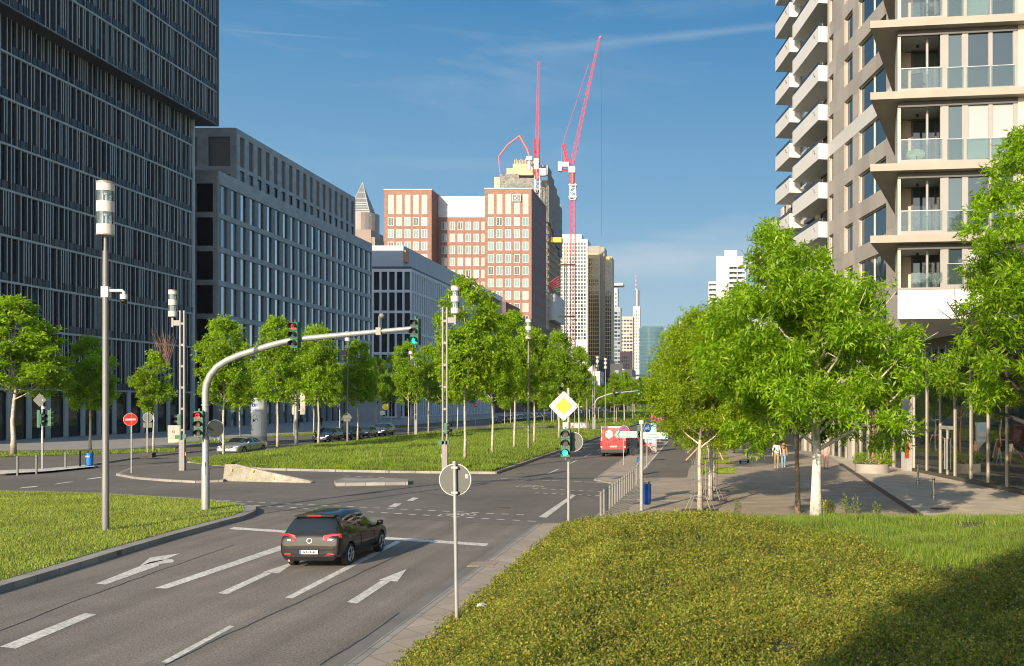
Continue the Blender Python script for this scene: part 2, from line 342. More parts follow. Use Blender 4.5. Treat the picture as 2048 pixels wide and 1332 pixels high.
# left pavement
lp = [at(*p)[:2] for p in ((-200,957),(60,946),(130,939),(200,929),(262,919),(330,911),(420,901.5))]+[(-44.4,110),(-44.4,420),(-78.6,420),(-78.6,50)]
kerbed('left_pavement', lp, .12, mPath, .28, 'left_cycle_path')
sheet('left_paving', [at(*p)[:2] for p in ((-60,907),(0,904.5),(180,901.5),(350,897))]+[(-53.5,112),(-53,420),(-78.4,420),(-78.4,84)], .130, mPaveL)
sheet('tactile_strip', [at(*p,.12)[:2] for p in ((0,948),(90,943),(190,933),(186,929),(90,937),(0,941))], .130, mPaint)
strips = [[at(*p,.12)[:2] for p in ((-60,917),(0,914),(180,909),(350,904.5),(350,897.5),(180,902),(0,905),(-60,908))]]
for a, b in ((104,117),(123,150),(156,182),(190,225),(235,300)): strips.append([(-51.3,a),(-51.3,b),(-55,b),(-55,a)])
for s_ in strips: sheet('verge', s_, .140, mGsoil)
# right pavement, cycle path, plaza
ra = [(-6.2,57),(-4.7,54),(-3.95,52),(-4.15,37.4),(-4.6,36.7),(46,36.7),(46,420),(-6.2,420)]
kerbed('plaza', ra, .08, mConc, .16, kmat=mKerb)
sheet('cycle_path', [(-3.75,58),(-.9,58),(-.9,66),(-.55,72),(-.55,400),(-3.75,400)], .090, mPath)
sheet('path_line', [(-3.9,60),(-3.77,60),(-3.77,400),(-3.9,400)], .094, mPaint)
sheet('pale_paving', [(8.55,36.9),(10.0,71.2),(10.3,84),(9.0,110),(30,110),(30,36.9)], .090, mPave)
sheet('drain_strip', [(8.15,36.9),(8.5,36.9),(9.95,71.2),(9.62,71.2)], .094, mRust)
sheet('paving_line', [(-3.6,45.2),(2.4,43.6),(2.4,43.42),(-3.6,45.0)], .090, mPaint)
lawnR = [[(-.3,60.5),(2.1,61.5),(2.2,66.5),(-.1,67.0),(-.4,64)],[(-.3,71),(2.1,71),(2.1,79),(-.3,79)],[(-.3,83),(2.1,83),(2.1,97),(-.3,97)],[(-.3,102),(2.1,102),(2.1,150),(-.3,150)]]
for s_ in lawnR: sheet('lawn_bed', s_, .095, mGsoil)
for x, y in ((-.1,40.6),(.35,44.6),(.55,49.4)): sheet('tree_pit', [(x-.75,y-.5),(x+.75,y-.5),(x+.75,y+.5),(x-.75,y+.5)], .096, mRust)

# road markings: one painted layer on the carriageway
mk = MB()
def mq(*px): mk.poly([(*at(x, y, .01)[:2], .009) for x, y in px])
def mline(a, b, w):
    a = Vector(a[:2]); b = Vector(b[:2]); d = (b-a).normalized(); n = Vector((-d.y, d.x))*w/2
    mk.poly([(*(a-n), .009), (*(b-n), .009), (*(b+n), .009), (*(a+n), .009)])
def dashes(a, b, n, w, duty=.5):
    a = Vector(a[:2]); b = Vector(b[:2])
    for i in range(n): mline(a.lerp(b, i/n), a.lerp(b, (i+duty)/n), w)
mq((458,1058),(972,1092),(977,1087),(468,1054))
mq((309,1176),(334,1177),(640,1074),(624,1069.5))
mq((570,1195),(585,1196.5),(802,1083.5),(793,1081))
mq((0,1293),(31,1297),(193,1228.5),(170,1226))
mq((322,1324),(336,1326),(469,1252.5),(459,1250.5))
def px_arrow(poly): mq(*poly)
px_arrow([(192,1167),(211,1169),(318,1131),(318,1128),(346,1124.5),(348,1121),(344,1118.5),(326,1119),(300,1124)])
px_arrow([(280,1131.5),(325,1121),(360,1106.5),(300,1115)])
px_arrow([(436,1186),(455,1188),(546,1145),(530,1144)])
px_arrow([(526,1144),(557,1146.5),(594,1122),(574,1128)])
px_arrow([(694,1204),(714,1207),(781,1162),(762,1161)])
px_arrow([(757,1160),(795,1163),(813,1138)])
for q in (((37,977),(72,974),(78,971.5),(44,974.5)),((108,969),(140,964.5),(147,962.5),(116,966.5)),((172,959),(200,956),(206,953.5),(180,956.5)),
          ((776,1014),(791,1014.5),(804,1007),(789,1006.5)),((813,1001),(826,1001.5),(838,995.5),(826,995))): mq(*q)
dashes(at(290,994), at(1063,1031), 30, .16); dashes(at(437,1007), at(1087,1044), 24, .16)
dashes(at(1066,977), at(1215,984), 8, .18); dashes(at(1070,986), at(1209,992), 8, .18); dashes(at(1000,957), at(1237,967), 11, .14, .8)
mq((1077,1034),(1093,1035),(1152,990),(1144,989.5))
dashes(at(690,952), at(780,956), 4, .2)
for a, b in (((-9.6,62),(-9.6,150)),((-9.6,176),(-9.6,420))): dashes(a, b, int((b[1]-a[1])/9), .13, .45)
def bike_mark(c, s):                                  # painted bicycle symbol
    c = Vector(c)
    for dx in (-.55, .55):
        pts = [c+Vector((dx+.33*math.cos(q), .33*math.sin(q)*1.5))*s for q in np.linspace(0, 2*math.pi, 13)]
        for a, b in zip(pts, pts[1:]): mline(a, b, .07)
    for a, b in (((-.55,0),(-.2,.6)),((-.2,.6),(.35,.6)),((-.2,.6),(.1,0)),((.1,0),(.35,.6)),((.55,0),(.3,.8)),((-.55,0),(.1,0))): mline(c+Vector(a)*s, c+Vector(b)*s, .07)
bike_mark(at(915,1030)[:2], .8); bike_mark(at(1060,973)[:2], .8)
struct(mk.build('road_markings', mPaint))
seam = MB(); mk = seam
for px_ in ([(330,1331),(420,1286),(520,1240),(630,1190),(760,1128),(860,1082)],[(0,1262),(140,1206),(300,1148),(470,1090)],[(760,1034),(880,1042),(1032,1050)],[(540,1018),(660,1027),(760,1034)],[(905,1331),(960,1240),(1010,1160)] if False else [(640,1331),(720,1282),(800,1226)],[(840,985),(960,1000),(1130,1006)],[(1010,962),(1120,975),(1200,1000)]):
    for a_, b_ in zip(px_, px_[1:]):
        A_, B_ = Vector(at(*a_)[:2]), Vector(at(*b_)[:2]); nn_ = max(2, int((B_-A_).length/.5)); pr_ = A_
        for q_ in range(1, nn_+1): cu_ = A_.lerp(B_, q_/nn_)+Vector((rng.uniform(-.03,.03), rng.uniform(-.03,.03))); seam.v and None; mline(pr_, cu_, .035); pr_ = cu_
struct(seam.build('tar_seams', M('tar', (.035,.032,.03), .6, .2)))
# embankment the viewer stands on
def hz(X, Y):
    b = np.interp(Y, [0,12,22,30,34,36.2,37.2], [1.75,1.5,1.2,.82,.42,.12,-.05])
    s = np.clip((X+5.1)/3.4, 0, 1); s = s*s*(3-2*s)
    n = .10*np.sin(X*1.1+Y*.5)*np.sin(Y*.7-X*.3)+.05*np.sin(X*2.7+1.3*Y)
    return b*(.06+.94*s)+n*s*np.clip((36-Y)/4, 0, 1)+.05
xs = np.concatenate([np.arange(-5.0, 8, .5), np.arange(8, 46, 3.5)]); ys = np.concatenate([np.arange(-25, 6, 5), np.arange(6, 37.3, .6)])
vs = [(x, y, float(hz(x, y))) for y in ys for x in xs]; nx = len(xs)
mb = MB(); mb.add(vs, [(j*nx+i, j*nx+i+1, (j+1)*nx+i+1, (j+1)*nx+i) for j in range(len(ys)-1) for i in range(nx-1)])
struct(mb.build('embankment', M('embankment_soil', (.055,.047,.026), .95, .35, .8, fine=.4, fscale=14), smooth=True))

# ---------------------------------------------------------------- grass and ground cover as numpy meshes
def np_mesh(name, V, k, mat):
    me = bpy.data.meshes.new(name); n = len(V); nf = n//k
    me.vertices.add(n); me.vertices.foreach_set('co', np.ascontiguousarray(V, np.float32).ravel())
    me.loops.add(n); me.loops.foreach_set('vertex_index', np.arange(n, dtype=np.int32))
    me.polygons.add(nf); me.polygons.foreach_set('loop_start', np.arange(0, n, k, dtype=np.int32))
    me.update(calc_edges=True); me.materials.append(mat); return me
def blades(pos, h, wd, lean=.35):
    n = len(pos); a = rng.uniform(0, 2*np.pi, n); d = np.stack([np.cos(a), np.sin(a), np.zeros(n)], 1)
    b = rng.uniform(0, 2*np.pi, n); l = np.stack([np.cos(b), np.sin(b), np.zeros(n)], 1)
    h = h[:, None]; wd = wd[:, None]
    return np.stack([pos-d*wd/2, pos+d*wd/2, pos+np.array([0,0,1.])*h+l*h*lean*rng.uniform(0, 1.5, (n,1))], 1).reshape(-1, 3)
def inpoly(x, y, poly):
    r = np.zeros(len(x), bool); n = len(poly)
    for i in range(n):
        x0, y0 = poly[i][:2]; x1, y1 = poly[(i+1)%n][:2]
        if y0 == y1: continue
        c = ((y0 > y) != (y1 > y)) & (x < (x1-x0)*(y-y0)/(y1-y0)+x0); r ^= c
    return r
def infrustum(x, y, m=.03): 
    px = VX+F*x/np.maximum(y, 1); return (px > -2048*m) & (px < 2048*(1+m)) & (y > 8)
GR = [(0,(.08,.14,.012)),(.45,(.145,.235,.018)),(.82,(.23,.32,.03)),(1,(.36,.34,.11))]
mGrass = leafmat('grass_blades', GR, .6, .35)
mLawn = leafmat('lawn_blades', [(0,(.13,.19,.022)),(.5,(.21,.28,.03)),(.85,(.30,.35,.05)),(1,(.42,.38,.13))], .6, .3)
mFlower = M('white_blossom', (.75,.75,.65), .7, 0)
def grass(name, pts, hmin, hmax, wd, mat, lean=.4):
    n = len(pts); h = rng.uniform(hmin, hmax, n)*rng.uniform(.6, 1.25, n)
    return struct(link(name, np_mesh(name, blades(pts, h, np.full(n, 1.)*wd), 3, mat)), 'stuff')
def samp(poly, n, zf):
    xs_ = [p[0] for p in poly]; ys_ = [p[1] for p in poly]
    x = rng.uniform(min(xs_), max(xs_), n); y = rng.uniform(min(ys_), max(ys_), n)
    k = inpoly(x, y, poly) & infrustum(x, y); x, y = x[k], y[k]
    return np.stack([x, y, zf(x, y)], 1)
vis = [(-15.9,21),(-16.9,23.6)]+[tuple(p) for p in isl_in[2:13]]+[(-37,49.2),(-37,21)]
pi_ = samp(vis, 360000, lambda x, y: np.full(len(x), .172)); wr_ = np.sin(pi_[:,0]*.8+2*np.sin(pi_[:,1]*.33))*np.sin(pi_[:,1]*.61+np.sin(pi_[:,0]*1.1)); pi_ = pi_[rng.uniform(0,1,len(pi_)) < np.clip(1.15-.75*np.clip(wr_,0,1)**2, .3, 1)]; grass('island_grass', pi_, .04, .10, .022, mLawn, .6)
def med_pts(n, y1, fr_, bk):
    s = rng.uniform(.0, 1, n); x = mx_l+.15+(mx_r-.3-mx_l-.15)*s
    y0 = np.array([fr_(v) for v in x[:1]]) if False else np.vectorize(fr_)(x)
    t = rng.uniform(0, 1, n)**1.9; y = y0+.15+(bk-y0-.3)*t
    k = infrustum(x, y); s, t, x, y = s[k], ((y-y0)/(bk-y0))[k], x[k], y[k]
    tt = np.clip(t, 0, 1)**(1/1.3); z = .14+.42*np.clip(4*s*(1-s), 0, 1)**.6*np.minimum(1, np.minimum(tt*9, (1-tt)*14))
    return np.stack([x, y, z], 1)
pm = med_pts(230000, 0, mfront, 150.0)
cl = .5+.5*np.sin(pm[:,0]*.9+np.sin(pm[:,1]*.5)*2)*np.sin(pm[:,1]*.8+1.5*np.sin(pm[:,0]*.4))
n = len(pm); struct(link('median_grass', np_mesh('median_grass', blades(pm, rng.uniform(.08,.26,n)*(.4+1.3*cl), rng.uniform(.03,.06,n)), 3, mGrass)), 'stuff')
pm = med_pts(60000, 0, lambda x: 174.0, 640.0)
grass('median_grass', pm, .15, .4, .12, mGrass)
for s_ in strips[:4]: grass('verge_grass', samp(s_, 14000 if s_ is strips[0] else 5000, lambda x, y: np.full(len(x), .141)), .08, .2, .045, mGrass)
for s_ in lawnR[:4]: grass('bed_grass', samp(s_, 6000, lambda x, y: np.full(len(x), .096)), .05, .1, .03, mLawn, .6)
# white clover heads in the lawns
def dots(name, pts, r, mat):
    n = len(pts); o = np.array([[1,0,0],[0,1,0],[-1,0,0],[0,-1,0]], float)*r
    t1 = np.array([[0,0,1],[0,1,0],[0,0,-1],[0,-1,0]], float)*r
    V = np.concatenate([pts[:,None,:]+o, pts[:,None,:]+t1], 1).reshape(-1, 3); return struct(link(name, np_mesh(name, V, 4, mat)), 'stuff')
c0 = samp(vis, 2600, lambda x, y: np.full(len(x), .26)); k = (np.sin(c0[:,0]*1.3+1)*np.sin(c0[:,1]*.9) > .1); dots('clover_flowers', c0[k], .022, mFlower)
pm2 = med_pts(700, 0, mfront, 110.0); pm2[:,2] += .22; dots('meadow_flowers', pm2, .035, M('clover_pink', (.45,.30,.33), .7, 0))
# embankment: rough grass behind, low evergreen ground cover in front
def Xb(Y): return np.interp(Y, [17.5,17.7,20,23,26.7,31.6,35,36.5], [60,3.9,3.7,3.3,2.05,1.1,-.3,-1.5])
def cover(X, Y): return (X < Xb(Y)) | ((Y < 20.2) & (X > 3.9+(Y-17.6)*1.05))
def scr(n, px0, px1, y0, y1):                         # even cover per unit of view: density falls with distance
    Y = y0*(y1/y0)**rng.uniform(0, 1, n); X = (rng.uniform(px0, px1, n)-VX)*Y/F; return X, Y
X, Y = scr(400000, 1380, 2700, 14.5, 37.1); k = ~cover(X+.15, Y-.1) & (Y < 37.0); X, Y = X[k], Y[k]
pg = np.stack([X, Y, hz(X, Y)-.01], 1); n = len(pg); cl = .5+.5*np.sin(X*2.3+np.sin(Y*1.7))*np.sin(Y*2.1)
bare = np.exp(-((X-8.3-.25*(Y-31))/.5)**2)*(Y > 26)
kk = rng.uniform(0, 1, n) > bare*.85; pg, cl = pg[kk], cl[kk]; n = len(pg)
struct(link('embankment_grass', np_mesh('embankment_grass', blades(pg, rng.uniform(.08,.24,n)*(.5+.9*cl), rng.uniform(.012,.026,n)), 3, mGrass)), 'stuff')
kf = rng.uniform(0, 1, n) > .985; fl = pg[kf].copy(); fl[:,2] += rng.uniform(.15,.4,len(fl)); dots('grass_seedheads', fl, .016, M('seedhead', (.42,.36,.20), .8, 0))
mCot = leafmat('cotoneaster_leaves', [(0,(.055,.09,.008)),(.35,(.14,.18,.014)),(.7,(.235,.24,.026)),(.95,(.34,.29,.055)),(1,(.22,.07,.03))], .55, .22, .3)
X, Y = scr(150000, 760, 2400, 9.5, 36.6); k = cover(X-.1, Y) & (X > -5.12); X, Y = X[k], Y[k]; n = len(X)
base = np.stack([X, Y, hz(X, Y)], 1)
def lump(s1, s2): return .5+.5*np.sin(X*3.1*s1+2*np.sin(Y*1.3*s1)+s2)*np.sin(Y*2.3*s1+np.sin(X*2.1*s1)+s2*1.7)
Lh = (.05+.13*lump(1,0)+.12*lump(2.3,1)+.10*lump(4.7,2))*np.clip((X+5.2)/.9, .25, 1)
gap = (lump(2.9,4)*lump(1.3,6) < .10) & (rng.uniform(0,1,len(X)) < .85); X, Y, Lh = X[~gap], Y[~gap], Lh[~gap]; n = len(X); base = np.stack([X, Y, hz(X, Y)], 1)
NL = 9
a = rng.uniform(0, 2*np.pi, n); reach = rng.uniform(.06, .2, n)
t = (np.arange(NL)+rng.uniform(0, 1, (n, NL)))/NL
ctr = base[:,None,:]+np.stack([np.cos(a)[:,None]*reach[:,None]*t, np.sin(a)[:,None]*reach[:,None]*t, Lh[:,None]*(np.sin(t*1.7))*rng.uniform(.35,1.25,(n,1))], 2)+rng.normal(0, .012, (n, NL, 3))
ctr = ctr.reshape(-1, 3); m_ = len(ctr)
sz = (.0056+.00032*ctr[:,1])*rng.uniform(.7, 1.5, m_)
d1 = rng.normal(0, 1, (m_,3)); d1 /= np.linalg.norm(d1, axis=1)[:,None]; d2 = np.cross(d1, rng.normal(0,1,(m_,3))+np.array([0,0,.8])); d2 /= np.linalg.norm(d2, axis=1)[:,None]
u_, v_ = d1*sz[:,None]*1.5, d2*sz[:,None]*.85
struct(link('ground_cover', np_mesh('ground_cover', np.stack([ctr-u_, ctr-v_, ctr+u_, ctr+v_], 1).reshape(-1, 3), 4, mCot)), 'stuff')
kb = rng.uniform(0, 1, m_) > .9985; dots('berries', ctr[kb]+np.array([0,0,.02]), .009, M('red_berries', (.45,.05,.03), .5, 0))
kb = (rng.uniform(0, 1, m_) > .985) & (np.abs(ctr[:,0]-1.0) < .9) & (np.abs(ctr[:,1]-31.5) < 2); dots('white_blossoms', ctr[kb]+np.array([0,0,.03]), .014, mFlower)
# dark fallen leaves / woody stems showing through
# ---------------------------------------------------------------- buildings
_wc = {}
def wins(root, fr, lst, mat, d=-.25, framemat=None, fw=.1, limit=100, th=.06, mull=0, name='window', fd=.1):
    """lst: (centre along a, centre z, w, h) on frame fr; nearest 100 become parts, the rest one part"""
    O, u, n = fr; rz = math.atan2(u[1], u[0]); q = []
    for a, z, w_, h_ in lst:
        p = Vector((O[0]+u[0]*a+n[0]*d, O[1]+u[1]*a+n[1]*d, z)); q.append((p.length, p, w_, h_))
    q.sort(key=lambda t: t[0])
    for _, p, w_, h_ in q[:limit]:
        key = (round(w_,2), round(h_,2), mat.name, framemat.name if framemat else '', fw, mull)
        if key not in _wc:
            mb = MB(); mb.box(-w_/2, w_/2, -th, 0, -h_/2, h_/2); me = mb.mesh(name, mat); fme = None
            if framemat:
                mb = MB(); t = fw
                mb.box(-w_/2-t, w_/2+t, -th-fd, .02, h_/2, h_/2+t); mb.box(-w_/2-t, w_/2+t, -th-fd, .02, -h_/2-t, -h_/2)
                mb.box(-w_/2-t, -w_/2, -th-fd, .02, -h_/2, h_/2); mb.box(w_/2, w_/2+t, -th-fd, .02, -h_/2, h_/2)
                for i in range(mull): x = -w_/2+w_*(i+1)/(mull+1)*(1.1 if mull == 1 else 1); mb.box(x-t*.4, x+t*.4, -th-fd*.6, 0, -h_/2, h_/2)
                fme = mb.mesh('frame', framemat)
            _wc[key] = (me, fme)
        me, fme = _wc[key]; o = link(name, me, root); o.location = p-Vector(root.location); o.rotation_euler = (0,0,rz)
        if fme: link('frame', fme, o)
    if q[limit:]:
        mb = MB(); c, s = u
        for _, p, w_, h_ in q[limit:]:
            f2 = ((p.x, p.y), u, n); mb.ob(f2, -w_/2, w_/2, p.z-h_/2, p.z+h_/2, 0, th)
        o = mb.build(name, mat, root, world=True); o['kind'] = 'stuff'
        if framemat:
            mb = MB()
            for _, p, w_, h_ in q[limit:]:
                f2 = ((p.x, p.y), u, n); t = fw
                for a0, a1, z0, z1 in ((-w_/2-t,w_/2+t,h_/2,h_/2+t),(-w_/2-t,w_/2+t,-h_/2-t,-h_/2),(-w_/2-t,-w_/2,-h_/2,h_/2),(w_/2,w_/2+t,-h_/2,h_/2)):
                    mb.ob(f2, a0, a1, p.z+z0, p.z+z1, -.02, th+fd)
            mb.build('frame', framemat, o, world=True)['kind'] = 'stuff'
def grid(mb, fr, L, z0, z1, cols, rows, d0, d1, m=0, pset=.004, pm=0):
    """wall skin with real openings: cols [(a0,a1)], rows [(z0,z1)] are the openings"""
    zs = sorted(rows); prev = z0
    for a, b in zs:
        if a > prev: mb.ob(fr, 0, L, prev, a, d0, d1, m)
        prev = b
    if z1 > prev: mb.ob(fr, 0, L, prev, z1, d0, d1, m)
    for a, b in zs:
        pa = 0
        for c, e in sorted(cols)+[(L, L)]:
            if c > pa: mb.ob(fr, pa, c, a, b, d0, d1-pset, pm or m)
            pa = e
# ---- dark fin-clad office tower, left
mRailP = M('rail_panel', (.02,.025,.032), .4, .1)
mFin = M('fin_aluminium', (.36,.40,.395), .5, .06, 2, metal=.1)
mSlate = M('slate_panel', (.062,.076,.09), .5, .15, .6, spec=.3)
gB1 = glass('tower_glass', (.016,.022,.03), .05, .8, .02, [(0,(.012,.016,.022)),(.35,(.02,.03,.042)),(.6,(.045,.06,.075)),(.8,(.09,.115,.13)),(.93,(.008,.01,.012))])
t = thing('office_tower', 'tall dark office tower clad in grey vertical fins with a jutting upper block', 'office tower', (-79,119,0))
mb = MB(); mb.box(-112,-79.36,83,154.6,0,49.2); mb.box(-114,-77.36,79,158.2,48.5,84); mb.build('wall', mSlate, t, world=True)
for X0, Y0, Y1, zz, gf in ((-79,83,155,[5.9,12.9]+[12.9+5.2*i for i in range(1,8)],1), (-77,79,158.6,[48.3+5.2*i for i in range(0,7)],0)):
    fr, L = frame(X0, Y0, X0, Y1); fin = MB(); edg = MB(); bnd = MB(); wl = []; pn = []
    for z in zz: bnd.ob(fr, 0, L, z-.13, z+.13, -.36, .12)
    for za, zb in zip(zz, zz[1:]):
        nm = int(L/3.4)
        for i in range(nm):
            a0 = L-(i+1)*3.4
            offs = random.choice([(0,.95,1.35,2.25,2.65),(0,1.2,2.1,2.5,2.95),(0,.5,1.6,2.7),(0,.9,1.8,2.2,3.0)])
            for o in offs: fin.ob(fr, a0+o+.02, a0+o+.08, za+.131, zb-.131, -.35, .02); edg.ob(fr, a0+o, a0+o+.10, za+.132, zb-.132, .0205, .085)
            i0 = random.randrange(len(offs)-1)
            for kx in (i0, (i0+2) % (len(offs)-1)):
                b0 = a0+offs[kx]+.13; b1 = a0+offs[kx+1]-.02
                if b1-b0 > .3: wl.append(((b0+b1)/2, (za+zb)/2+.45, round(b1-b0,1), zb-za-1.3))
            for kx in range(len(offs)-1):
                if random.random() < .75: pn.append((a0+(offs[kx]+offs[kx+1])/2+.05, za+.57, round(offs[kx+1]-offs[kx]-.14,2), .86))
    fin.build('fin_blades', mSlate, t, world=True); edg.build('facade_fins', mFin, t, world=True); bnd.build('floor_band', mFin, t, world=True)
    wins(t, fr, pn, mRailP, d=-.05, th=.25, limit=60 if gf else 40, name='railing_panel')
    wins(t, fr, wl, gB1, d=-.33, limit=70 if gf else 30)
    if gf:
        pr = MB(); gl = []
        for i in range(22): a = L-.6-i*3.4; pr.ob(fr, a, a+.62, 0, 5.76, -.36, .12); gl.append((a-1.39, 2.85, 2.7, 5.3))
        pr.build('pier', mFin, t, world=True); wins(t, fr, gl, glass('shop_glass', (.012,.018,.018), .05, .6, .01), d=-.3, framemat=mBlack, fw=.06, name='shop_window')
    else:
        mb = MB(); mb.ob(fr, 0, L+.1, 48.15, 48.3, -37, .23); mb.box(-79.2,-76.72,158.3,158.7,48.17,84); mb.build('soffit', M('soffit_panel', (.07,.08,.09), .6, .08), t, world=True)
mb = MB(); mb.box(-79.4,-78.7,154.65,155.05,0,49.3); mb.build('corner_post', mFin, t, world=True)
# ---- grey stone office block with setback top
mB2 = tiles('grey_stone', (.33,.35,.355), 1.75, 1.1, .01, .85, axis='YZ', var=.05)
mB2f = tiles('grey_stone_front', (.25,.255,.25), 1.75, 1.1, .01, .85, axis='XZ', var=.05)
gB2 = glass('office_glass', (.02,.028,.036), .04, .75, .02, [(0,(.012,.018,.024)),(.5,(.03,.045,.055)),(.8,(.06,.08,.09))])
gB2b = glass('mirror_office_glass', (.10,.14,.17), .04, .9, .012, [(0,(.45,.55,.60)),(.5,(.62,.72,.76)),(.8,(.30,.38,.42))], metal=.9)
mLouv = M('louvre', (.10,.09,.078), .6, .1, 1)
t = thing('office_block', 'grey stone office block with deep window bays and a setback top storey', 'office building', (-80,203,0))
mb = MB(); mb.box(-112,-80.5,165.6,241.9,0,42.0); mb.box(-112,-84.5,180.5,241.8,42,53.2); mb.box(-112,-96,222,241.5,53.2,60.3); mb.build('core', mDark, t, world=True)  # last box: unseen roof block added to shade the white office's penthouse
sk = MB(); fr, L = frame(-80,165.505,-80,242); rows = [(35.8-5.6*k, 40.5-5.6*k) for k in range(6)]+[(.3,6.6)]
cols = [(.95+3.5*i, 3.2+3.5*i) for i in range(22)]; grid(sk, fr, L, 0, 42.7, cols, rows, -.55, 0, pset=.12, pm=1)
wins(t, fr, [(a+.62, (c+d)/2, 1.2, d-c) for a, b in cols for c, d in rows], gB2b, d=-.3, framemat=mBlack, fw=.05, fd=.06); wins(t, fr, [(b-.5, (c+d)/2, .96, d-c) for a, b in cols for c, d in rows], gB2, d=-.42, name='vent_panel')
fr2, L2 = frame(-84,180.505,-84,242); c2 = [(1.1+3.6*i, 3.0+3.6*i) for i in range(17)]; grid(sk, fr2, L2, 42.2, 53.8, c2, [(44.0,46.5),(47.2,52.6)], -.5, 0)
sk.box(-112,-80.02,241.96,242.1,0,42.6); sk.build('street_wall', [mB2, M('pier_stone', (.21,.21,.205), .7, .06)], t, world=True)
wins(t, fr2, [((a+b)/2, 45.25, b-a, 2.5) for a, b in c2], gB2, d=-.35, framemat=mBlack, fw=.06)
wins(t, fr2, [((a+b)/2, 49.9, b-a, 5.4) for a, b in c2], mLouv, d=-.3, name='louvre_panel')
sk = MB(); fr, L = frame(-110,165,-80.0,165); cf = [(26.4,29.2),(20.5,24.5),(14,18)]; grid(sk, fr, L, 0, 42.69, cf, rows, -.5, 0)
wins(t, fr, [((a+b)/2, (c+d)/2, b-a, d-c) for a, b in cf for c, d in rows[:6]], glass('dark_bay_glass', (.008,.01,.012), .06, .5), d=-.4, framemat=mBlack, fw=.06)
fr, L = frame(-112,180,-84.0,180); cf = [(23.0,27.0),(17,21),(11,15)]; grid(sk, fr, L, 42.2, 53.79, cf, [(43,45.5),(46.9,52.2)], -.5, 0)
wins(t, fr, [((a+b)/2, 49.55, b-a, 5.3) for a, b in cf], mLouv, d=-.3, name='louvre_panel')
sk.box(-112,-84.02,180.05,241.9,53.3,53.76); sk.box(-112,-80.03,165.05,180.0,42.2,42.66)
sk.build('end_wall', mB2f, t, world=True)
mb = MB(); mb.box(-80.4,-72.5,226,240.5,11.6,13.8); mb.box(-80.4,-72.5,226,227,0,11.59); mb.box(-73.3,-72.5,239.7,240.5,0,11.59); mb.build('entrance_portico', mB2, t, world=True)
# ---- white gridded office with metal penthouse
mB3 = M('white_grid_cladding', (.50,.52,.54), .55, .05, .3)
gB3 = glass('grid_glass', (.012,.016,.022), .05, .6, .02, [(0,(.01,.012,.018)),(.6,(.02,.028,.036)),(.9,(.06,.075,.08))])
mPent = tiles('seamed_metal', (.27,.31,.36), .55, 20, .012, .8, rough=.45, axis='YZ', off=0, var=.04)
t = thing('office_block', 'white gridded office block under a smooth blue-grey metal penthouse', 'office building', (-80.1,330,0))
mb = MB(); mb.box(-118,-80.6,275.5,385,0,40.5); mb.build('core', mDark, t, world=True)
sk = MB(); fr, L = frame(-80.1,275.505,-80.1,385); rows = [(35.2-5.7*k, 40.2-5.7*k) for k in range(6)]+[(.4,5.6)]; cols = [(.7+2.3*i, 1.95+2.3*i) for i in range(47)]
grid(sk, fr, L, 0, 41, cols, rows, -.5, 0); wins(t, fr, [((a+b)/2, (c+d)/2, b-a, d-c) for a, b in cols for c, d in rows], gB3, d=-.4)
fr, L = frame(-112,275,-80.1,275); cols = [(L-.35-1.55-2.1*i, L-.35-2.1*i) for i in range(13)]; grid(sk, fr, L, 0, 40.99, cols, rows, -.5, 0)
wins(t, fr, [((a+b)/2, (c+d)/2, b-a, d-c) for a, b in cols[:6] for c, d in rows], gB3, d=-.4)
sk.build('wall', mB3, t, world=True)
mb = MB(); mb.box(-118,-83,277.5,384,41.7,47.8); mb.build('penthouse', mPent, t, world=True)
mb = MB(); mb.box(-118,-80.3,275.3,384.8,40.6,41.68); mb.build('cornice', M('dark_cornice', (.04,.05,.065), .5), t, world=True)
mb = MB(); mb.box(-82.98,-82.5,277.9,281.2,43.3,46.6); mb.build('sign_panel', M('orange_panel', (.42,.17,.07), .5), t, world=True)
mb = MB(); fr, L = frame(-77.2,345,-77.2,386); mb.ob(fr, 0, L, 32.8, 35.0, -3, 0); mb.ob(fr, 0, L, 43.0, 44.8, -3, 0); mb.ob(fr, 0, 5, 35, 43, -3, -.01); mb.ob(fr, L-1.5, L, 35, 43, -3, -.01); mb.build('projecting_bay', M('bay_cladding', (.55,.56,.56), .5, .03), t, world=True)
wins(t, fr, [((5+L-1.5)/2, 38.9, L-6.6, 8)], gB3, d=-2.4, name='bay_window'); mb = MB(); mb.ob(fr, 3, L-.2, 35.0, 36.6, .02, .06); mb.build('glass_railing', M('pale_rail_glass', (.35,.45,.46), .1, 0, spec=.8), t, world=True)
# ---- brick railway offices: podium and three-part tower
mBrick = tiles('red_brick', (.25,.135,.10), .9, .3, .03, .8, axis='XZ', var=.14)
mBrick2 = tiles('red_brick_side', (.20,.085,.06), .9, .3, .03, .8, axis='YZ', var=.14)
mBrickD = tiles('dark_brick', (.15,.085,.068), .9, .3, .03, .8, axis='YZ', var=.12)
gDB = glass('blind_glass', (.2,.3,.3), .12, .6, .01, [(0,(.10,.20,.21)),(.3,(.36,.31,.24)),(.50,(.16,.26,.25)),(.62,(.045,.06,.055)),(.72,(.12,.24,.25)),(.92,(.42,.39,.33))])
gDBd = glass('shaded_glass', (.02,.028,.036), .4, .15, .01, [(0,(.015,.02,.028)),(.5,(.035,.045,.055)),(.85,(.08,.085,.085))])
mBlind = M('grey_louvre_panel', (.36,.34,.31), .6, .05, 2, obj=False, fine=.1, fscale=2)
t = thing('brick_office', 'low dark brick office wing with flat roof in front of the brick tower', 'office building', (-78.5,440,0))
mb = MB(); mb.box(-100,-79,405.5,466.5,0,40.2); mb.box(-89,-82.2,418,450,40.2,46.2); mb.build('core', mBrickD, t, world=True)
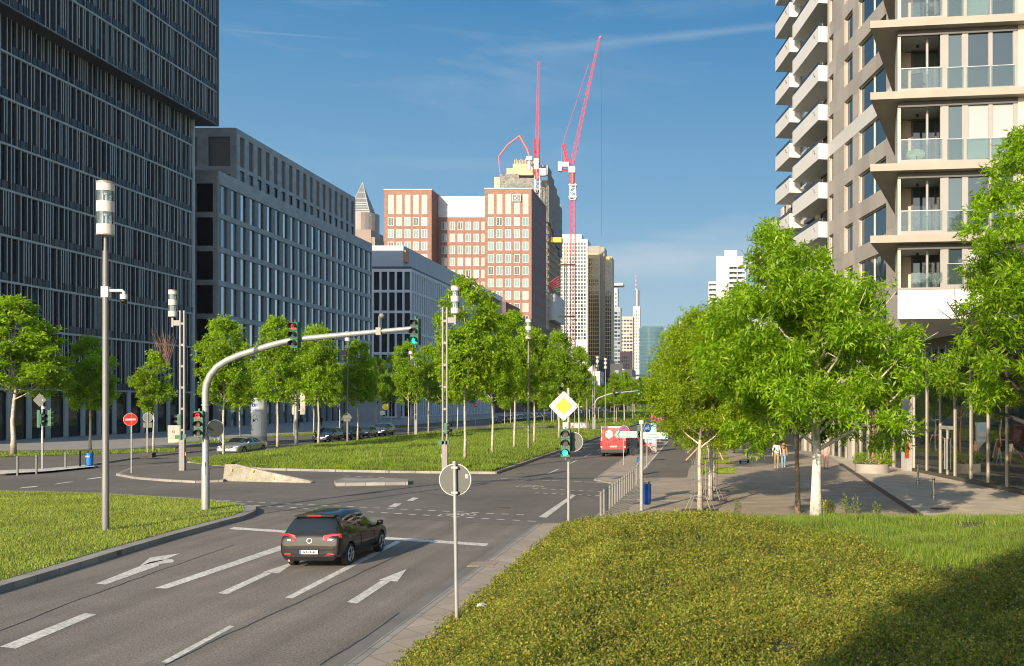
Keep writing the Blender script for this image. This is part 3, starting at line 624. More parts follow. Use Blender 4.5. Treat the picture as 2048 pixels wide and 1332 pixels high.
sk = MB(); fr, L = frame(-78.5,405.505,-78.5,520); cols = [(1.0+3.1*i, 2.9+3.1*i) for i in range(36)]; rows = [(34.4-5.8*k, 38.4-5.8*k) for k in range(6)]
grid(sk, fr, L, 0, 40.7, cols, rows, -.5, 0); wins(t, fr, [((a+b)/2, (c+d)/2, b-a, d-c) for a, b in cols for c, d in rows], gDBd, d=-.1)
fr, L = frame(-100,405,-78.5,405); grid(sk, fr, L, 0, 40.69, [(15.5,19.5)], [(30,37),(20,27)], -.5, 0); sk.build('wall', mBrickD, t, world=True)
t = thing('brick_tower', 'tall red brick office tower with white framed windows and a small white lettered sign', 'office tower', (-114,480,0))
mb = MB(); mb.box(-148.6,-127.2,468.5,511,0,103); mb.box(-127.2,-101,480.5,511,0,92.8); mb.box(-101,-80.5,468.5,511,0,103.4); mb.build('core', mDark, t, world=True)
sk = MB(); rows = [(88.8-5.76*k-2.0, 88.8-5.76*k+2.0) for k in range(15)]; W = 2.75
def bay(x0, x1, Y, ctr, top, widths=None):
    fr, L = frame(x0, Y, x1, Y); ws = widths or [W]*len(ctr); cols = [(c-x0-w_/2, c-x0+w_/2) for c, w_ in zip(ctr, ws)]
    return fr, L, cols
allw = []
fr, L, cols = bay(-149, -126.8, 468, [-145.9,-142.0,-138.1,-134.2,-130.2], 103.5); grid(sk, fr, L, 0, 103.5, cols, rows+[(92.2,101.4)], -.5, 0)
wins(t, fr, [((a+b)/2, 96.8, b-a, 9.2) for a, b in cols], mBlind, d=-.2, name='louvre_panel'); wins(t, fr, [((a+b)/2, (c+d)/2, b-a-.5, d-c-.5) for a, b in cols for c, d in rows[:4]], gDB, d=-.2, framemat=mWhite, fw=.24, mull=1)
fr, L, cols = bay(-101.9, -80.01, 468, [-99.1,-95.05,-90.95,-86.9,-82.85], 104); grid(sk, fr, L, 0, 104, cols, rows+[(92.2,101.8)], -.5, 0)
wins(t, fr, [((a+b)/2, 97.0, b-a, 9.6) for a, b in cols], mBlind, d=-.2, name='louvre_panel'); wins(t, fr, [((a+b)/2, (c+d)/2, b-a-.5, d-c-.5) for a, b in cols for c, d in rows[:9]], gDB, d=-.2, framemat=mWhite, fw=.24, mull=1)
fr, L, cols = bay(-127.0, -101.8, 480, [-123.9,-120.05,-116.25,-112.45,-108.6,-105.4], 93, [2.6]*5+[1.4]); grid(sk, fr, L, 0, 92.9, cols, rows, -.5, 0)
wins(t, fr, [((a+b)/2, (c+d)/2, b-a-.5, d-c-.5) for a, b in cols for c, d in rows[:9]], gDB, d=-.2, framemat=mWhite, fw=.24, mull=1)
sk.build('brick_front', mBrick, t, world=True)
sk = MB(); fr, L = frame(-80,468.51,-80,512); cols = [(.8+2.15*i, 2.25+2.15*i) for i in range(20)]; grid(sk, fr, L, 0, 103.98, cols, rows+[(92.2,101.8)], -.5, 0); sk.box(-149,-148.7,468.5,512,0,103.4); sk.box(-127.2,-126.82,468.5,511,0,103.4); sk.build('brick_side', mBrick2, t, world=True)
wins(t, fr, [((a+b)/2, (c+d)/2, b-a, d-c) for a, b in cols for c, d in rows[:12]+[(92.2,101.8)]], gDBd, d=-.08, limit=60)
mb = MB(); mb.box(-127.1,-101.9,480.05,511,92.95,103); mb.build('white_penthouse', tiles('white_panels', (.56,.555,.54), 4.2, 1.6, .012, .9, axis='XZ', var=.03), t, world=True)
mb = MB(); mb.box(-149.2,-126.6,467.8,512,103.5,103.9); mb.box(-102.1,-79.8,467.8,512,104.0,104.4); mb.build('roof_coping', mWhite, t, world=True)
for x in (-147,-140.5,-131,-119,-108): mb = MB(); mb.cyl(x, 485, 103, 106.5, .1, 5); mb.build('antenna', mGrey, t, world=True)
mb = MB(); mb.box(-88.95,-84.85,467.2,467.6,98.0,101.2); sg = mb.build('sign_board', mWhite, t, world=True)
mLogoG = M('logo_grey', (.06,.06,.065), .5, 0)
mb = MB()
for x0, x1, z0, z1 in ((-88.7,-85.1,98.22,98.48),(-88.7,-85.1,100.72,100.98),(-88.7,-88.44,98.48,100.72),(-85.36,-85.1,98.48,100.72)): mb.box(x0, x1, 467.1, 467.19, z0, z1)
mb.build('logo_border', mLogoG, sg, world=True)
text('logo_letters', 'DB', 2.6, (-86.9+114, 467.12-480, 99.55), mLogoG, sg, bold=.09)
# ---- tower under construction
mRaw = M('raw_concrete', (.36,.32,.25), .9, .12, .2, fine=.1, fscale=1)
mNet = M('scaffold_netting', (.20,.195,.18), .9, .22, .35, fine=.35, fscale=1.1)
mForm = M('formwork_ply', (.42,.34,.23), .7, .12, .5, fine=.12, fscale=1)
t = thing('unfinished_tower', 'half built concrete tower with scaffold netting and yellow formwork on top', 'construction tower', (-108,625,0))
mb = MB(); mb.box(-121,-96.5,604,652,0,118)
for k in range(30): mb.box(-123.5,-93,600.3,657,4+4.4*k,4.45+4.4*k)
for k in range(13): y = 601+4.6*k; mb.box(-94.1,-93.2,y,y+.9,0,134)
for x in (-123,-113,-103): mb.box(x,x+.9,600.5,601.3,0,134)
mb.build('concrete_frame', mRaw, t, world=True)
mb = MB(); mb.box(-124.6,-121.5,599.5,600.2,112,138); mb.box(-121.4,-110,599.3,600.1,112,141); mb.box(-109.9,-101,599.4,600.1,112,138.5); mb.box(-97.5,-92.8,599.2,600.2,112,137)
for i, (y0, y1, z0, z1) in enumerate(((600,611,112,145),(611.1,622,110,142),(622.1,634,107,139),(634.1,646,103,136),(646.1,657,99,131))): mb.box(-92.9,-92.2,y0,y1,z0,z1)
mb.build('scaffold_netting', mNet, t, world=True)
mb = MB(); mb.box(-114,-99.5,601,612,140.5,147.2); mb.box(-118,-114.2,602,610,141.5,145); mb.box(-124.8,-121.2,599,600.1,120,139); mb.build('formwork', mForm, t, world=True)
mb = MB()
for i in range(16): x = -113.5+.95*i; mb.box(x, x+.5, 603, 604, 147.2, 150.3+.6*math.sin(i*2))
mb.box(-113.6,-99.5,603.2,603.8,148,148.3); mb.build('column_shutters', M('shutter_timber', (.42,.33,.2), .8, .2), t, world=True)
mb = MB(); mb.box(-97,-92.6,598.6,600.5,148-8,146); mb.build('site_cabin', mGrey, t, world=True)
mb = MB(); mb.box(-93.4,-89.6,608,650,54,70); mb.build('white_cladding', mWhite, t, world=True)
mb = MB(); mb.box(-92.1,-85.5,606,612,101,104); mb.build('loading_platform', M('yellow_platform', (.55,.40,.03), .6), t, world=True)
mb = MB()
for i in range(7): mb.bar((-92,602+i*1.2,76-i*.8), (-86.5,603+i*1.1,80-i*1.4), .35)
mb.build('red_netting', M('red_site_net', (.55,.05,.06), .8, .2), t, world=True)
# ---- cranes and concrete pump
mCr = M('crane_red', (.70,.045,.055), .45, .08, .3); mCrP = M('crane_pink', (.60,.09,.12), .45, .05, .3); mCrW = M('crane_white', (.72,.70,.68), .5, .06, .3)
def lattice(mb, a, b, w, n, rc=.10, rd=.05, w2=None, m=0):
    a = Vector(a); b = Vector(b); d = (b-a).normalized(); s = d.orthogonal().normalized()
    if abs(d.z) < .99: s = d.cross(Vector((0,1,0))).normalized()
    else: s = Vector((1,0,0))
    t_ = d.cross(s).normalized(); w2 = w if w2 is None else w2
    def c(i, k): q = i/n; ww = (w+(w2-w)*q)/2; sx, sy = ((1,1),(1,-1),(-1,-1),(-1,1))[k % 4]; return a.lerp(b, q)+s*ww*sx+t_*ww*sy
    for k in range(4): mb.tube([c(0,k), c(n,k)], rc, 4, m)
    for i in range(n):
        for k in range(4):
            mb.tube([c(i,k), c(i+1,k+1)] if (i+k) % 2 else [c(i,k+1), c(i+1,k)], rd, 3, m, cap=False)
            mb.tube([c(i,k), c(i,k+1)], rd, 3, m, cap=False)
def pw(px, py, Y): return P(px, py, Y)
t = thing('tower_crane', 'red luffing crane standing right of the unfinished tower, jib leaning right', 'crane', pw(1146,803,560))
Y = 560; mb = MB(); lattice(mb, (pw(1146,803,Y).x,Y,0), (pw(1146,803,Y).x,Y,pw(0,400,Y).z), 2.4, 42, .14, .075); mb.build('mast', mCr, t, world=True)
mb = MB(); lattice(mb, pw(1146,400,Y), pw(1146,368,Y), 3.0, 4, .24, .14); mb.box(*(sum(([gx(1146,Y)-2.2, gx(1146,Y)+2.2],[Y-2,Y+2],[gz(372,Y),gz(370,Y)]),[]))); mb.box(gx(1146,Y)-2.2, gx(1146,Y)+2.2, Y-2, Y+2, gz(396,Y), gz(394,Y)); mb.build('climbing_frame', mCrW, t, world=True)
mb = MB(); mb.tube([pw(1145,368,Y), pw(1145,345,Y)], 1.25, 10); mb.build('slewing_ring', mCr, t, world=True)
mb = MB(); lattice(mb, pw(1143,334,Y), pw(1199,76,Y), 2.1, 34, .11, .055, .9); mb.tube([pw(1199,76,Y), pw(1202,73,Y)], .6, 6); mb.build('jib', mCrP, t, world=True)
mb = MB(); lattice(mb, pw(1139,333,Y), pw(1126,288,Y), 1.2, 8, .22, .1); mb.bar(pw(1126,288,Y), pw(1130,330,Y), .2); mb.bar(pw(1124,290,Y), pw(1123,330,Y), .2); mb.bar(pw(1120,338,Y), pw(1142,342,Y), .8); mb.build('a_frame', mCr, t, world=True)
mb = MB(); mb.box(gx(1117,Y), gx(1124,Y), Y-2, Y+2, gz(343,Y), gz(325,Y)); mb.box(gx(1125.5,Y), gx(1138,Y), Y-1.5, Y+1.5, gz(334,Y), gz(325,Y)); mb.build('counterweight', mCrW, t, world=True)
mb = MB(); mb.box(gx(1138,Y), gx(1151,Y), Y-1.8, Y+1.8, gz(346,Y), gz(334,Y)); mb.build('cab', mCrW, t, world=True)
mb = MB(); mb.tube([pw(1126,288,Y), pw(1131,270,Y), pw(1178,128,Y)], .14, 4); mb.build('luffing_rope', mCrP, t, world=True)
mb = MB(); mb.tube([pw(1202,76,Y), pw(1203,470,Y)], .045, 4); mb.build('hoist_rope', mBlack, t, world=True)
mb = MB(); lattice(mb, (gx(1131,Y+8),Y+8,0), (gx(1131,Y+8),Y+8,gz(487,Y)), 1.3, 34, .14, .08); mb.build('hoist_mast', M('hoist_beige', (.5,.46,.36), .6), tag(link('site_hoist', None), 'narrow beige hoist mast standing beside the crane mast', 'hoist'), world=False)
for py in (528, 632):
    mb = MB(); mb.box(gx(1115,Y), gx(1149,Y), Y+1.4, Y+2.2, gz(py+2,Y), gz(py-1,Y)); mb.build('wall_tie', M('tie_yellow', (.6,.3,.05), .6), t, world=True)
t = thing('tower_crane', 'red luffing crane rising in front of the unfinished tower, jib straight up', 'crane', pw(1075,803,592)); Y = 592
mb = MB(); lattice(mb, (gx(1075,Y),Y,40), (gx(1075,Y),Y,gz(352,Y)), 2.8, 26, .18, .10); mb.build('mast', mCrW, t, world=True)
mb = MB(); mb.tube([pw(1075,358,Y), pw(1075,345,Y)], 1.5, 10); lattice(mb, pw(1074,345,Y), pw(1074,278,Y), 2.6, 6, .3, .16); mb.build('slewing_tower', mCr, t, world=True)
mb = MB(); mb.box(gx(1069,Y), gx(1078,Y), Y-2.2, Y-1, gz(340,Y), gz(318,Y)); mb.box(gx(1080,Y), gx(1092,Y), Y-2, Y+2, gz(352,Y), gz(338,Y)); mb.build('cab', mCrW, t, world=True)
mb = MB(); lattice(mb, pw(1075,278,Y), pw(1077.5,130,Y), 1.9, 26, .13, .065, 1.0); lattice(mb, pw(1077.5,130,Y), pw(1078,123,Y), 1.2, 2, .2, .1, .3); mb.build('jib', mCrP, t, world=True)
t = thing('concrete_pump', 'red folding concrete pump boom arching over the unfinished tower', 'concrete pump', pw(1059,340,596)); Y = 596
mb = MB(); mb.tube([pw(1059,340,Y), pw(1059,316,Y)], .8, 8); mb.box(gx(1053,Y), gx(1065,Y), Y-1.5, Y+1.5, gz(321,Y), gz(314,Y)); mb.build('pedestal', mCrW, t, world=True)
mb = MB(); mb.tube([pw(1059,314,Y), pw(1055,300,Y), pw(1039,272,Y)], [.75,.7,.6], 6); mb.tube([pw(1039,272,Y), pw(1015,290,Y), pw(997,314,Y)], [.55,.5,.4], 6); mb.tube([pw(997,314,Y), pw(1000,345,Y)], .28, 6); mb.build('boom', mCr, t, world=True)
# ---- skyline
def rows_cols(L, z0, z1, pitch, rh, w_, h_, off=.5):
    nc = int(L/pitch); nr = int((z1-z0)/rh); a0 = (L-nc*pitch)/2
    return [(a0+pitch*(i+.5), z0+rh*(j+off), w_, h_) for j in range(nr) for i in range(nc)]
def tower(name, label, px0, px1, pytop, Y, depth, wallm, glassm, pitch, rh, w_, h_, pybot=803, cat='tower', group=None, root=None, side=True, limit=100):
    x0, x1 = gx(px0, Y), gx(px1, Y); z1 = gz(pytop, Y)
    t = root or thing(name, label, cat, ((x0+x1)/2, Y, 0), 0, group)
    mb = MB(); mb.box(x0, x1, Y, Y+depth, 0, z1); mb.build('wall', wallm, t, world=True)
    if glassm:
        fr, L = frame(x0, Y, x1, Y); wins(t, fr, rows_cols(L, max(4, gz(pybot, Y)), z1-1, pitch, rh, w_, h_), glassm, d=.02, limit=limit)
        if side:
            fr, L = frame(x1, Y, x1, Y+depth); wins(t, fr, rows_cols(L, max(4, gz(pybot, Y)), z1-1, pitch, rh, w_, h_), glassm, d=.02, limit=0)
    return t
gSky = glass('skyline_glass', (.05,.07,.08), .1, .6, .01, [(0,(.03,.04,.05)),(.5,(.10,.12,.13)),(.8,(.2,.22,.22))])
mWh2 = M('white_tower_cladding', (.52,.515,.50), .6, .05, .1)
t = tower('office_tower', 'white gridded tower behind the leaning crane', 1112, 1175, 478, 800, 24, mWh2, gSky, 2.3, 2.9, 1.6, 2.0, 680)
mb = MB(); mb.box(gx(1121,800), gx(1162,800), 803, 820, gz(478,800), gz(467,800)); mb.build('roof_box', mWh2, t, world=True)
mGold = M('bronze_gold_cladding', (.46,.335,.125), .5, .08, .1, metal=.1)
t = thing('office_tower', 'bronze gold tower beside the white gridded tower', 'tower', (gx(1199,715),715,0)); Y = 715
mb = MB(); mb.box(gx(1175,Y), gx(1200,Y), Y, Y+20, 0, gz(507,Y)); mb.box(gx(1208.3,Y), gx(1223,Y), Y+3, Y+22, 0, gz(512,Y)); mb.build('wall', mGold, t, world=True)
mb = MB(); mb.box(gx(1199.8,Y), gx(1208.4,Y), Y+2, Y+20, 0, gz(493,Y)); mb.box(gx(1176,Y), gx(1199,Y), Y+2, Y+18, gz(507,Y), gz(491,Y)); mb.build('core', M('bronze_core', (.16,.15,.13), .4, .06, metal=.3), t, world=True)
gGold = glass('bronze_glass', (.03,.03,.028), .1, .7)
fr, L = frame(gx(1175,Y), Y, gx(1200,Y), Y); wins(t, fr, rows_cols(L, 20, gz(507,Y)-2, 1.5, 2.9, 1.12, 2.45), gGold, d=.02, limit=60)
fr, L = frame(gx(1208.3,Y), Y+3, gx(1223,Y), Y+3); wins(t, fr, rows_cols(L, 20, gz(512,Y)-2, 1.5, 2.9, 1.12, 2.45), gGold, d=.02, limit=40)
mBl = M('blue_grey_cladding', (.22,.27,.30), .4, .06, .1)
t = tower('office_tower', 'slim white tower with a flat wing roof right of the bronze tower', 1223, 1235, 575, 1000, 15, mWh2, gSky, 2.5, 4, 1.9, 1.6, 640)
mb = MB(); mb.box(gx(1222,1000), gx(1247,1000), 995, 1012, gz(572,1000), gz(567,1000)); mb.build('wing_roof', mWh2, t, world=True)
tower('office_tower', 'blue grey glazed block below the slim wing roofed tower', 1222, 1241, 614, 960, 15, mBl, gSky, 3, 3.6, 2.5, 2.2, 735)
tower('office_tower', 'beige grey slab block left of the slender spired tower', 1240, 1266, 633, 1150, 25, M('beige_slab', (.38,.36,.31), .7, .06, .1), gSky, 3.6, 4, 2.8, 1.9, 735)
tower('office_block', 'pink granite block low in front of the beige slab tower', 1240, 1262, 703, 900, 20, M('pink_granite', (.40,.22,.19), .7, .06, .1), gSky, 2, 3.2, .9, 1.6, 740, 'office building')
t = tower('spire_tower', 'slender pale tower topped by a round drum and striped mast', 1266, 1280, 613, 1400, 16, M('pale_tower_cladding', (.62,.61,.57), .5, .05, .1), gSky, 3.2, 4.4, 1.2, 2.4, 740)
Y = 1408; mb = MB(); mb.cyl(gx(1274.5,Y), Y, gz(613,Y), gz(580,Y), 3.1, 16); mb.build('drum', M('drum_metal', (.30,.28,.25), .4, .06, metal=.5), t, world=True)
mb = MB()
for i in range(8): mb.cyl(gx(1272,Y), Y, gz(580-4.2*i,Y), gz(580-4.2*(i+1),Y), .8-.07*i, 6, i % 2)
mb.build('striped_mast', [mWhite, mRed], t, world=True)
gTeal = glass('teal_glass', (.25,.45,.42), .12, .7, .03); mTealW = M('teal_cladding', (.32,.54,.50), .3, .1, .12, spec=.6)
t = thing('glass_tower', 'broad teal glass tower with a curved front at the street end', 'tower', (gx(1305,950),950,0)); Y = 950
mb = MB(); pts = [(gx(1278,Y), Y+4)]+[(gx(1278+54*i/12,Y), Y+4-6*math.sin(math.pi*i/12)) for i in range(1,12)]+[(gx(1332,Y), Y+4),(gx(1332,Y),Y+24),(gx(1278,Y),Y+24)]
mb.prism(pts, 0, gz(655,Y)); mb.build('wall', mTealW, t, world=True)
k = 0
for i in range(12):
    a, b = pts[i], pts[i+1]; fr, L = frame(*a, *b); wins(t, fr, rows_cols(L, 25, gz(655,Y)-.6, L/2, 3.3, L/2-.4, 2.3), gTeal, d=.03, limit=8)
mb = MB(); mb.box(gx(1284,Y), gx(1326,Y), Y+1, Y+20, gz(655,Y), gz(652.5,Y)); mb.build('roof_rim', mWhite, t, world=True)
gBlk = glass('black_block_glass', (.06,.08,.085), .1, .7, .02, [(0,(.015,.018,.02)),(.5,(.03,.035,.04)),(.75,(.25,.33,.33))])
mBlkW = M('black_cladding', (.022,.025,.03), .5, .08, .2)
tower('office_block', 'black clad block with a few pale windows below the bronze tower', 1178, 1220, 719, 560, 30, mBlkW, gBlk, 2.6, 3.3, 1.9, 2.1, 790, 'office building')
tower('office_block', 'low black block right of the larger black clad block', 1221, 1246, 727, 540, 30, mBlkW, gBlk, 3.5, 3.6, 2, 1.8, 790, 'office building')
tower('office_block', 'lowest black block behind the median trees', 1245, 1264, 738, 530, 30, mBlkW, gBlk, 3, 3.6, 1.6, 1.6, 790, 'office building')
t = tower('office_block', 'pale grey low building with a white attic at the street end', 1165, 1200, 742, 500, 20, M('pale_render', (.45,.45,.44), .7, .05), gSky, 3, 3.4, 1.8, 1.9, 790, 'office building')
mb = MB(); mb.box(gx(1167,500), gx(1184,500), 501, 515, gz(742,500), gz(732,500)); mb.build('attic', mWhite, t, world=True)
t = tower('market_hall', 'low beige hall with a thin white canopy roof at the street end', 1268, 1302, 760, 700, 20, M('beige_hall', (.50,.43,.33), .7, .05), gSky, 4, 6, 1.5, 3, 800, 'hall')
mb = MB(); mb.box(gx(1262,700), gx(1305,700), 690, 715, gz(752,700), gz(749.5,700)); mb.box(gx(1295,700), gx(1299,700), 692, 694, 0, gz(752,700)); mb.build('canopy', mWhite, t, world=True)
# apartment tower right
mAp = M('white_render', (.47,.465,.45), .6, .04, .1); gAp = glass('apartment_glass', (.06,.10,.12), .1, .7, .01, [(0,(.04,.07,.08)),(.6,(.12,.17,.18)),(.85,(.3,.36,.36))]); Y = 600
t = thing('apartment_tower', 'white stepped apartment tower with balconies seen beyond the large right tree', 'apartment tower', (gx(1455,Y),Y,0))
mb = MB(); mb.box(gx(1418,Y), gx(1452,Y), Y+2, Y+24, 0, gz(563,Y)); mb.box(gx(1432.5,Y), gx(1486,Y), Y, Y+20, 0, gz(512,Y)); mb.box(gx(1449,Y), gx(1474,Y), Y+3, Y+17, gz(512,Y), gz(499,Y)); mb.build('wall', mAp, t, world=True)
mb = MB()
for x0, x1, top, dy in ((1417,1451,566,1.98),(1457,1491,533,-.02)):
    z = gz(top, Y)
    while z > 20:
        mb.box(gx(x0,Y), gx(x1,Y), Y+dy-2.0, Y+dy, z-.5, z); mb.box(gx(x0,Y), gx(x1,Y), Y+dy-2.0, Y+dy-1.9, z+.15, z+1.0); z -= 3.0
    for q in (x0, (x0+x1)/2-.6, x1-1.4): mb.box(gx(q,Y), gx(q+1.4,Y), Y+dy-2.04, Y+dy-.01, 0, gz(top, Y)+.02)
mb.build('balcony_stack', mAp, t, world=True)
for x0, x1, top, dy in ((1417,1451,563,1.98),(1457,1486,530,-.02)):
    fr, L = frame(gx(x0,Y), Y+dy, gx(x1,Y), Y+dy); wins(t, fr, rows_cols(L, 8, gz(top,Y), 2.5, 3.0, 2.1, 2.2, .42), gAp, d=.03, limit=50)
tower('apartment_tower', 'far white tower peeking over the honey locust crowns', 1358, 1374, 640, 760, 15, mAp, gSky, 3, 3.2, 1.2, 1.6, 700, 'apartment tower')
# pyramid topped tower, left skyline
t = thing('pyramid_tower', 'granite tower with a stepped glass pyramid top behind the grey office block', 'tower', (gx(705,900),930,0)); Y = 900; xc = gx(704,Y); yc = Y+28
mP1 = M('pyramid_slate', (.11,.12,.125), .35, .12, .2, metal=.2); mP2 = M('red_granite', (.20,.145,.125), .6, .08, .1)
mb = MB(); hw = gx(742,Y)-xc; mb.box(xc-hw, xc+hw, yc-hw, yc+hw, 0, gz(470,Y)); mb.box(xc-hw*.8, xc+hw*.8, yc-hw-.5, yc+hw+.5, 0, gz(455,Y)); mb.build('wall', mP2, t, world=True)
mb = MB(); mb.cyl(xc, yc, 0, gz(418,Y), gx(737.5,Y)-xc, 28); mb.build('drum', M('drum_glass_stone', (.20,.17,.155), .35, .1, .3), t, world=True)
mb = MB(); bw = gx(728,Y)-xc; zb, zt = gz(425,Y), gz(351,Y)
for q0, q1, e in ((0,.5,0),(.5,.68,.012),(.68,1,.03)):
    r0, r1 = bw*(1-q0)*(1-e), max(.02, bw*(1-q1)*(1-e)); z0, z1 = zb+(zt-zb)*q0, zb+(zt-zb)*q1
    mb.add([(xc-r0,yc-r0,z0),(xc+r0,yc-r0,z0),(xc+r0,yc+r0,z0),(xc-r0,yc+r0,z0),(xc-r1,yc-r1,z1),(xc+r1,yc-r1,z1),(xc+r1,yc+r1,z1),(xc-r1,yc+r1,z1)], [(0,1,5,4),(1,2,6,5),(2,3,7,6),(3,0,4,7),(4,5,6,7)])
mb.build('pyramid_roof', mP1, t, world=True)
mb = MB()
for q in (.05,.12,.19,.26,.33,.40,.52,.70):
    r0 = bw*(1-q)+.12; z0 = zb+(zt-zb)*q; mb.box(xc-r0, xc+r0, yc-r0, yc-r0+.3, z0, z0+.35); mb.box(xc+r0-.3, xc+r0, yc-r0+.3, yc+r0, z0, z0+.35)
for k in (1,-1): mb.bar((xc+k*bw,yc-bw,zb), (xc,yc,zt), .5)
mb.build('roof_ribs', M('rib_metal', (.42,.40,.36), .4), t, world=True)
fr, L = frame(xc-hw, yc-hw, xc+hw, yc-hw); wins(t, fr, rows_cols(L, gz(560,Y), gz(470,Y)-1, 3.2, 3.6, 1.8, 2.0), gSky, d=.02, limit=100)
# ---------------------------------------------------------------- apartment building on the right
mTaupe = tiles('taupe_panels', (.315,.285,.25), 1.6, 1.62, .014, .62, axis='YZ', rough=.5, var=.05)
mCream = tiles('cream_panels', (.47,.41,.33), 2.0, 1.62, .012, .7, axis='XZ', rough=.6, var=.04)
mLight = M('light_panel', (.50,.49,.47), .5, .04, .5)
mWhiteP = M('white_render_smooth', (.56,.555,.54), .55, .03, .5)
mSlabC = M('slab_concrete', (.32,.285,.24), .8, .08, 1.2, fine=.08)
mGreyF = M('grey_frame', (.24,.23,.22), .5, .05, 1)
mDkF = M('dark_frame', (.045,.043,.042), .5, .05)
gR = glass('apartment_window_glass', (.05,.08,.10), .03, .9, .012, [(0,(.03,.05,.06)),(.35,(.06,.09,.10)),(.6,(.10,.13,.13)),(.74,(.30,.33,.32)),(.92,(.42,.44,.43))])
gSide = glass('side_window_glass', (.02,.03,.035), .03, 1.0, .01)
def Sx(Y): return 23.5-.16*Y
t = thing('apartment_building', 'beige apartment building with loggias, curved white balconies and a glass shop front', 'apartment building', (14,70,0))
YF = 111.0; fS, LS = frame(Sx(YF), YF, Sx(63.4), 63.4); kS = LS/(YF-63.4)
def aS(Y): return (YF-Y)*kS
LV = [8.76+3.24*k for k in range(12)]
mb = MB()
e = .42
mb.prism([(Sx(82.4)+e,82.4),(Sx(63.4)+e,63.5),(44,63.5),(44,82.4)], 8.2, 46); mb.prism([(Sx(98)+1.8,97.9),(Sx(82.4)+1.8,82.41),(44,82.41),(44,97.9)], 8.2, 46); mb.prism([(Sx(104)+1.8,104),(Sx(98)+1.8,97.91),(44,97.91),(44,104)], 0, 26.5); mb.prism([(Sx(YF)+1.8,YF),(Sx(104)+1.8,104.01),(44,104.01),(44,YF)], 0, 22.5)
mb.box(6.1, 30, YF, 210, 0, 18.5); mb.build('core', mDkF, t, world=True)
# street side wall with openings
colsY = [(68.4,74.4),(75.8,77.9),(80.8,82.1)]; cols = sorted((aS(b), aS(a)) for a, b in colsY); a82 = aS(82.5)
sk = MB(); O, u, n = fS
f82 = ((O[0]+u[0]*a82, O[1]+u[1]*a82), u, n); cl = [(a-a82, b-a82) for a, b in cols]; L82 = LS-a82
for k, z in enumerate(LV):
    if k in (5, 9): q_ = MB(); q_.ob(f82, 0, L82, z-.39, z+.75, -.36, 0.0); q_.build('white_band', mLight, t, world=True)
    else: sk.ob(f82, 0, L82, z-.39, z+.75, -.36, 0.0)
    pa = 0
    for c, d in cl+[(L82, L82)]:
        if c > pa: sk.ob(f82, pa, c, z+.75, z+2.85, -.36, -.005)
        pa = d
sk.build('street_wall', mTaupe, t, world=True)
wl = []
for z in LV:
    for a, b in cols:
        if b-a > 4: m_ = (a+b)/2; wl += [((a+m_)/2-.03, z+1.8, (b-a)/2-.22, 2.0), ((m_+b)/2+.03, z+1.8, (b-a)/2-.22, 2.0)]
        else: wl.append(((a+b)/2, z+1.8, b-a-.16, 2.0))
wins(t, fS, wl, gSide, d=-.3, framemat=M('cream_frame', (.60,.55,.46), .5, 0), fw=.09, fd=.03)
# balcony part of the wall
sk = MB(); wl = []
for k, z in enumerate(LV):
    top = [(82.5,98.0),(98.0,104.0),(104.0,YF)]
    for y0, y1 in top:
        if (y0 >= 98 and z > 23) or (y0 >= 104 and z > 19): continue
        a0, a1 = aS(y1), aS(y0)
        sk.ob(fS, a0+.002, a1-.002, z-.39, z+.1, -1.7, -1.3); sk.ob(fS, a0+.002, a0+1.0, z+.1, z+2.85, -1.7, -1.304); sk.ob(fS, a1-1.0, a1-.002, z+.1, z+2.85, -1.7, -1.304)
        m_ = (a0+a1)/2; sk.ob(fS, m_-.7, m_+.7, z+.1, z+2.85, -1.7, -1.304)
        wl += [((a0+1.0+m_-.7)/2, z+1.48, m_-1.7-a0-.1, 2.7), ((a1-1.0+m_+.7)/2, z+1.48, a1-1.7-m_-.1, 2.7)]
sk.build('balcony_wall', M('cream_render', (.58,.52,.43), .7, .05), t, world=True); wins(t, fS, wl, gR, d=-1.6, framemat=mDkF, fw=.06, name='balcony_door')
mRail = clearglass('rail_glass', (.74,.82,.81), .05)
def balcony(Ya, Yb, z, prot, par=.95):                # white tray with solid front
    a0, a1 = aS(Yb), aS(Ya)
    mb = MB(); mb.ob(fS, a0, a1, z-.36, z, -1.3, prot); mb.ob(fS, a0, a1, z, z+par, prot-.14, prot-.003); mb.ob(fS, a1-.14, a1-.003, z, z+par, -.3, prot-.14); mb.ob(fS, a0+.003, a0+.14, z, z+par, -.3, prot-.14)
    b = mb.build('balcony', mWhiteP, t, world=True)
    mb = MB(); mb.ob(fS, a0+.1, a1-.06, z+par, z+par+.3, prot-.1, prot-.08); mb.ob(fS, a1-.1, a1-.08, z+par, z+par+.3, .2, prot-.1); mb.build('railing', mRail, b, world=True)
    mb = MB(); mb.ob(fS, a0+.1, a1-.06, z+par+.3, z+par+.34, prot-.115, prot-.065); mb.build('handrail', mDkF, b, world=True)
    mb = MB(); mb.ob(fS, a1-1.1, a1-.95, z+.35, z+.55, prot, prot+.1); mb.ob(fS, a1-1.28, a1-.95, z+.55, z+.6, prot, prot+.1); mb.build('spout', mGreyF, b, world=True)
for k, z in enumerate(LV[1:], 1):
    balcony(83.0, 91.6, z, .62); balcony(92.2, 97.8, z-.85, .75)
    if z < 23: balcony(98.2, 103.5, z-.4, .9)
    if z < 19: balcony(104.2, 110.5, z+.3, .9)
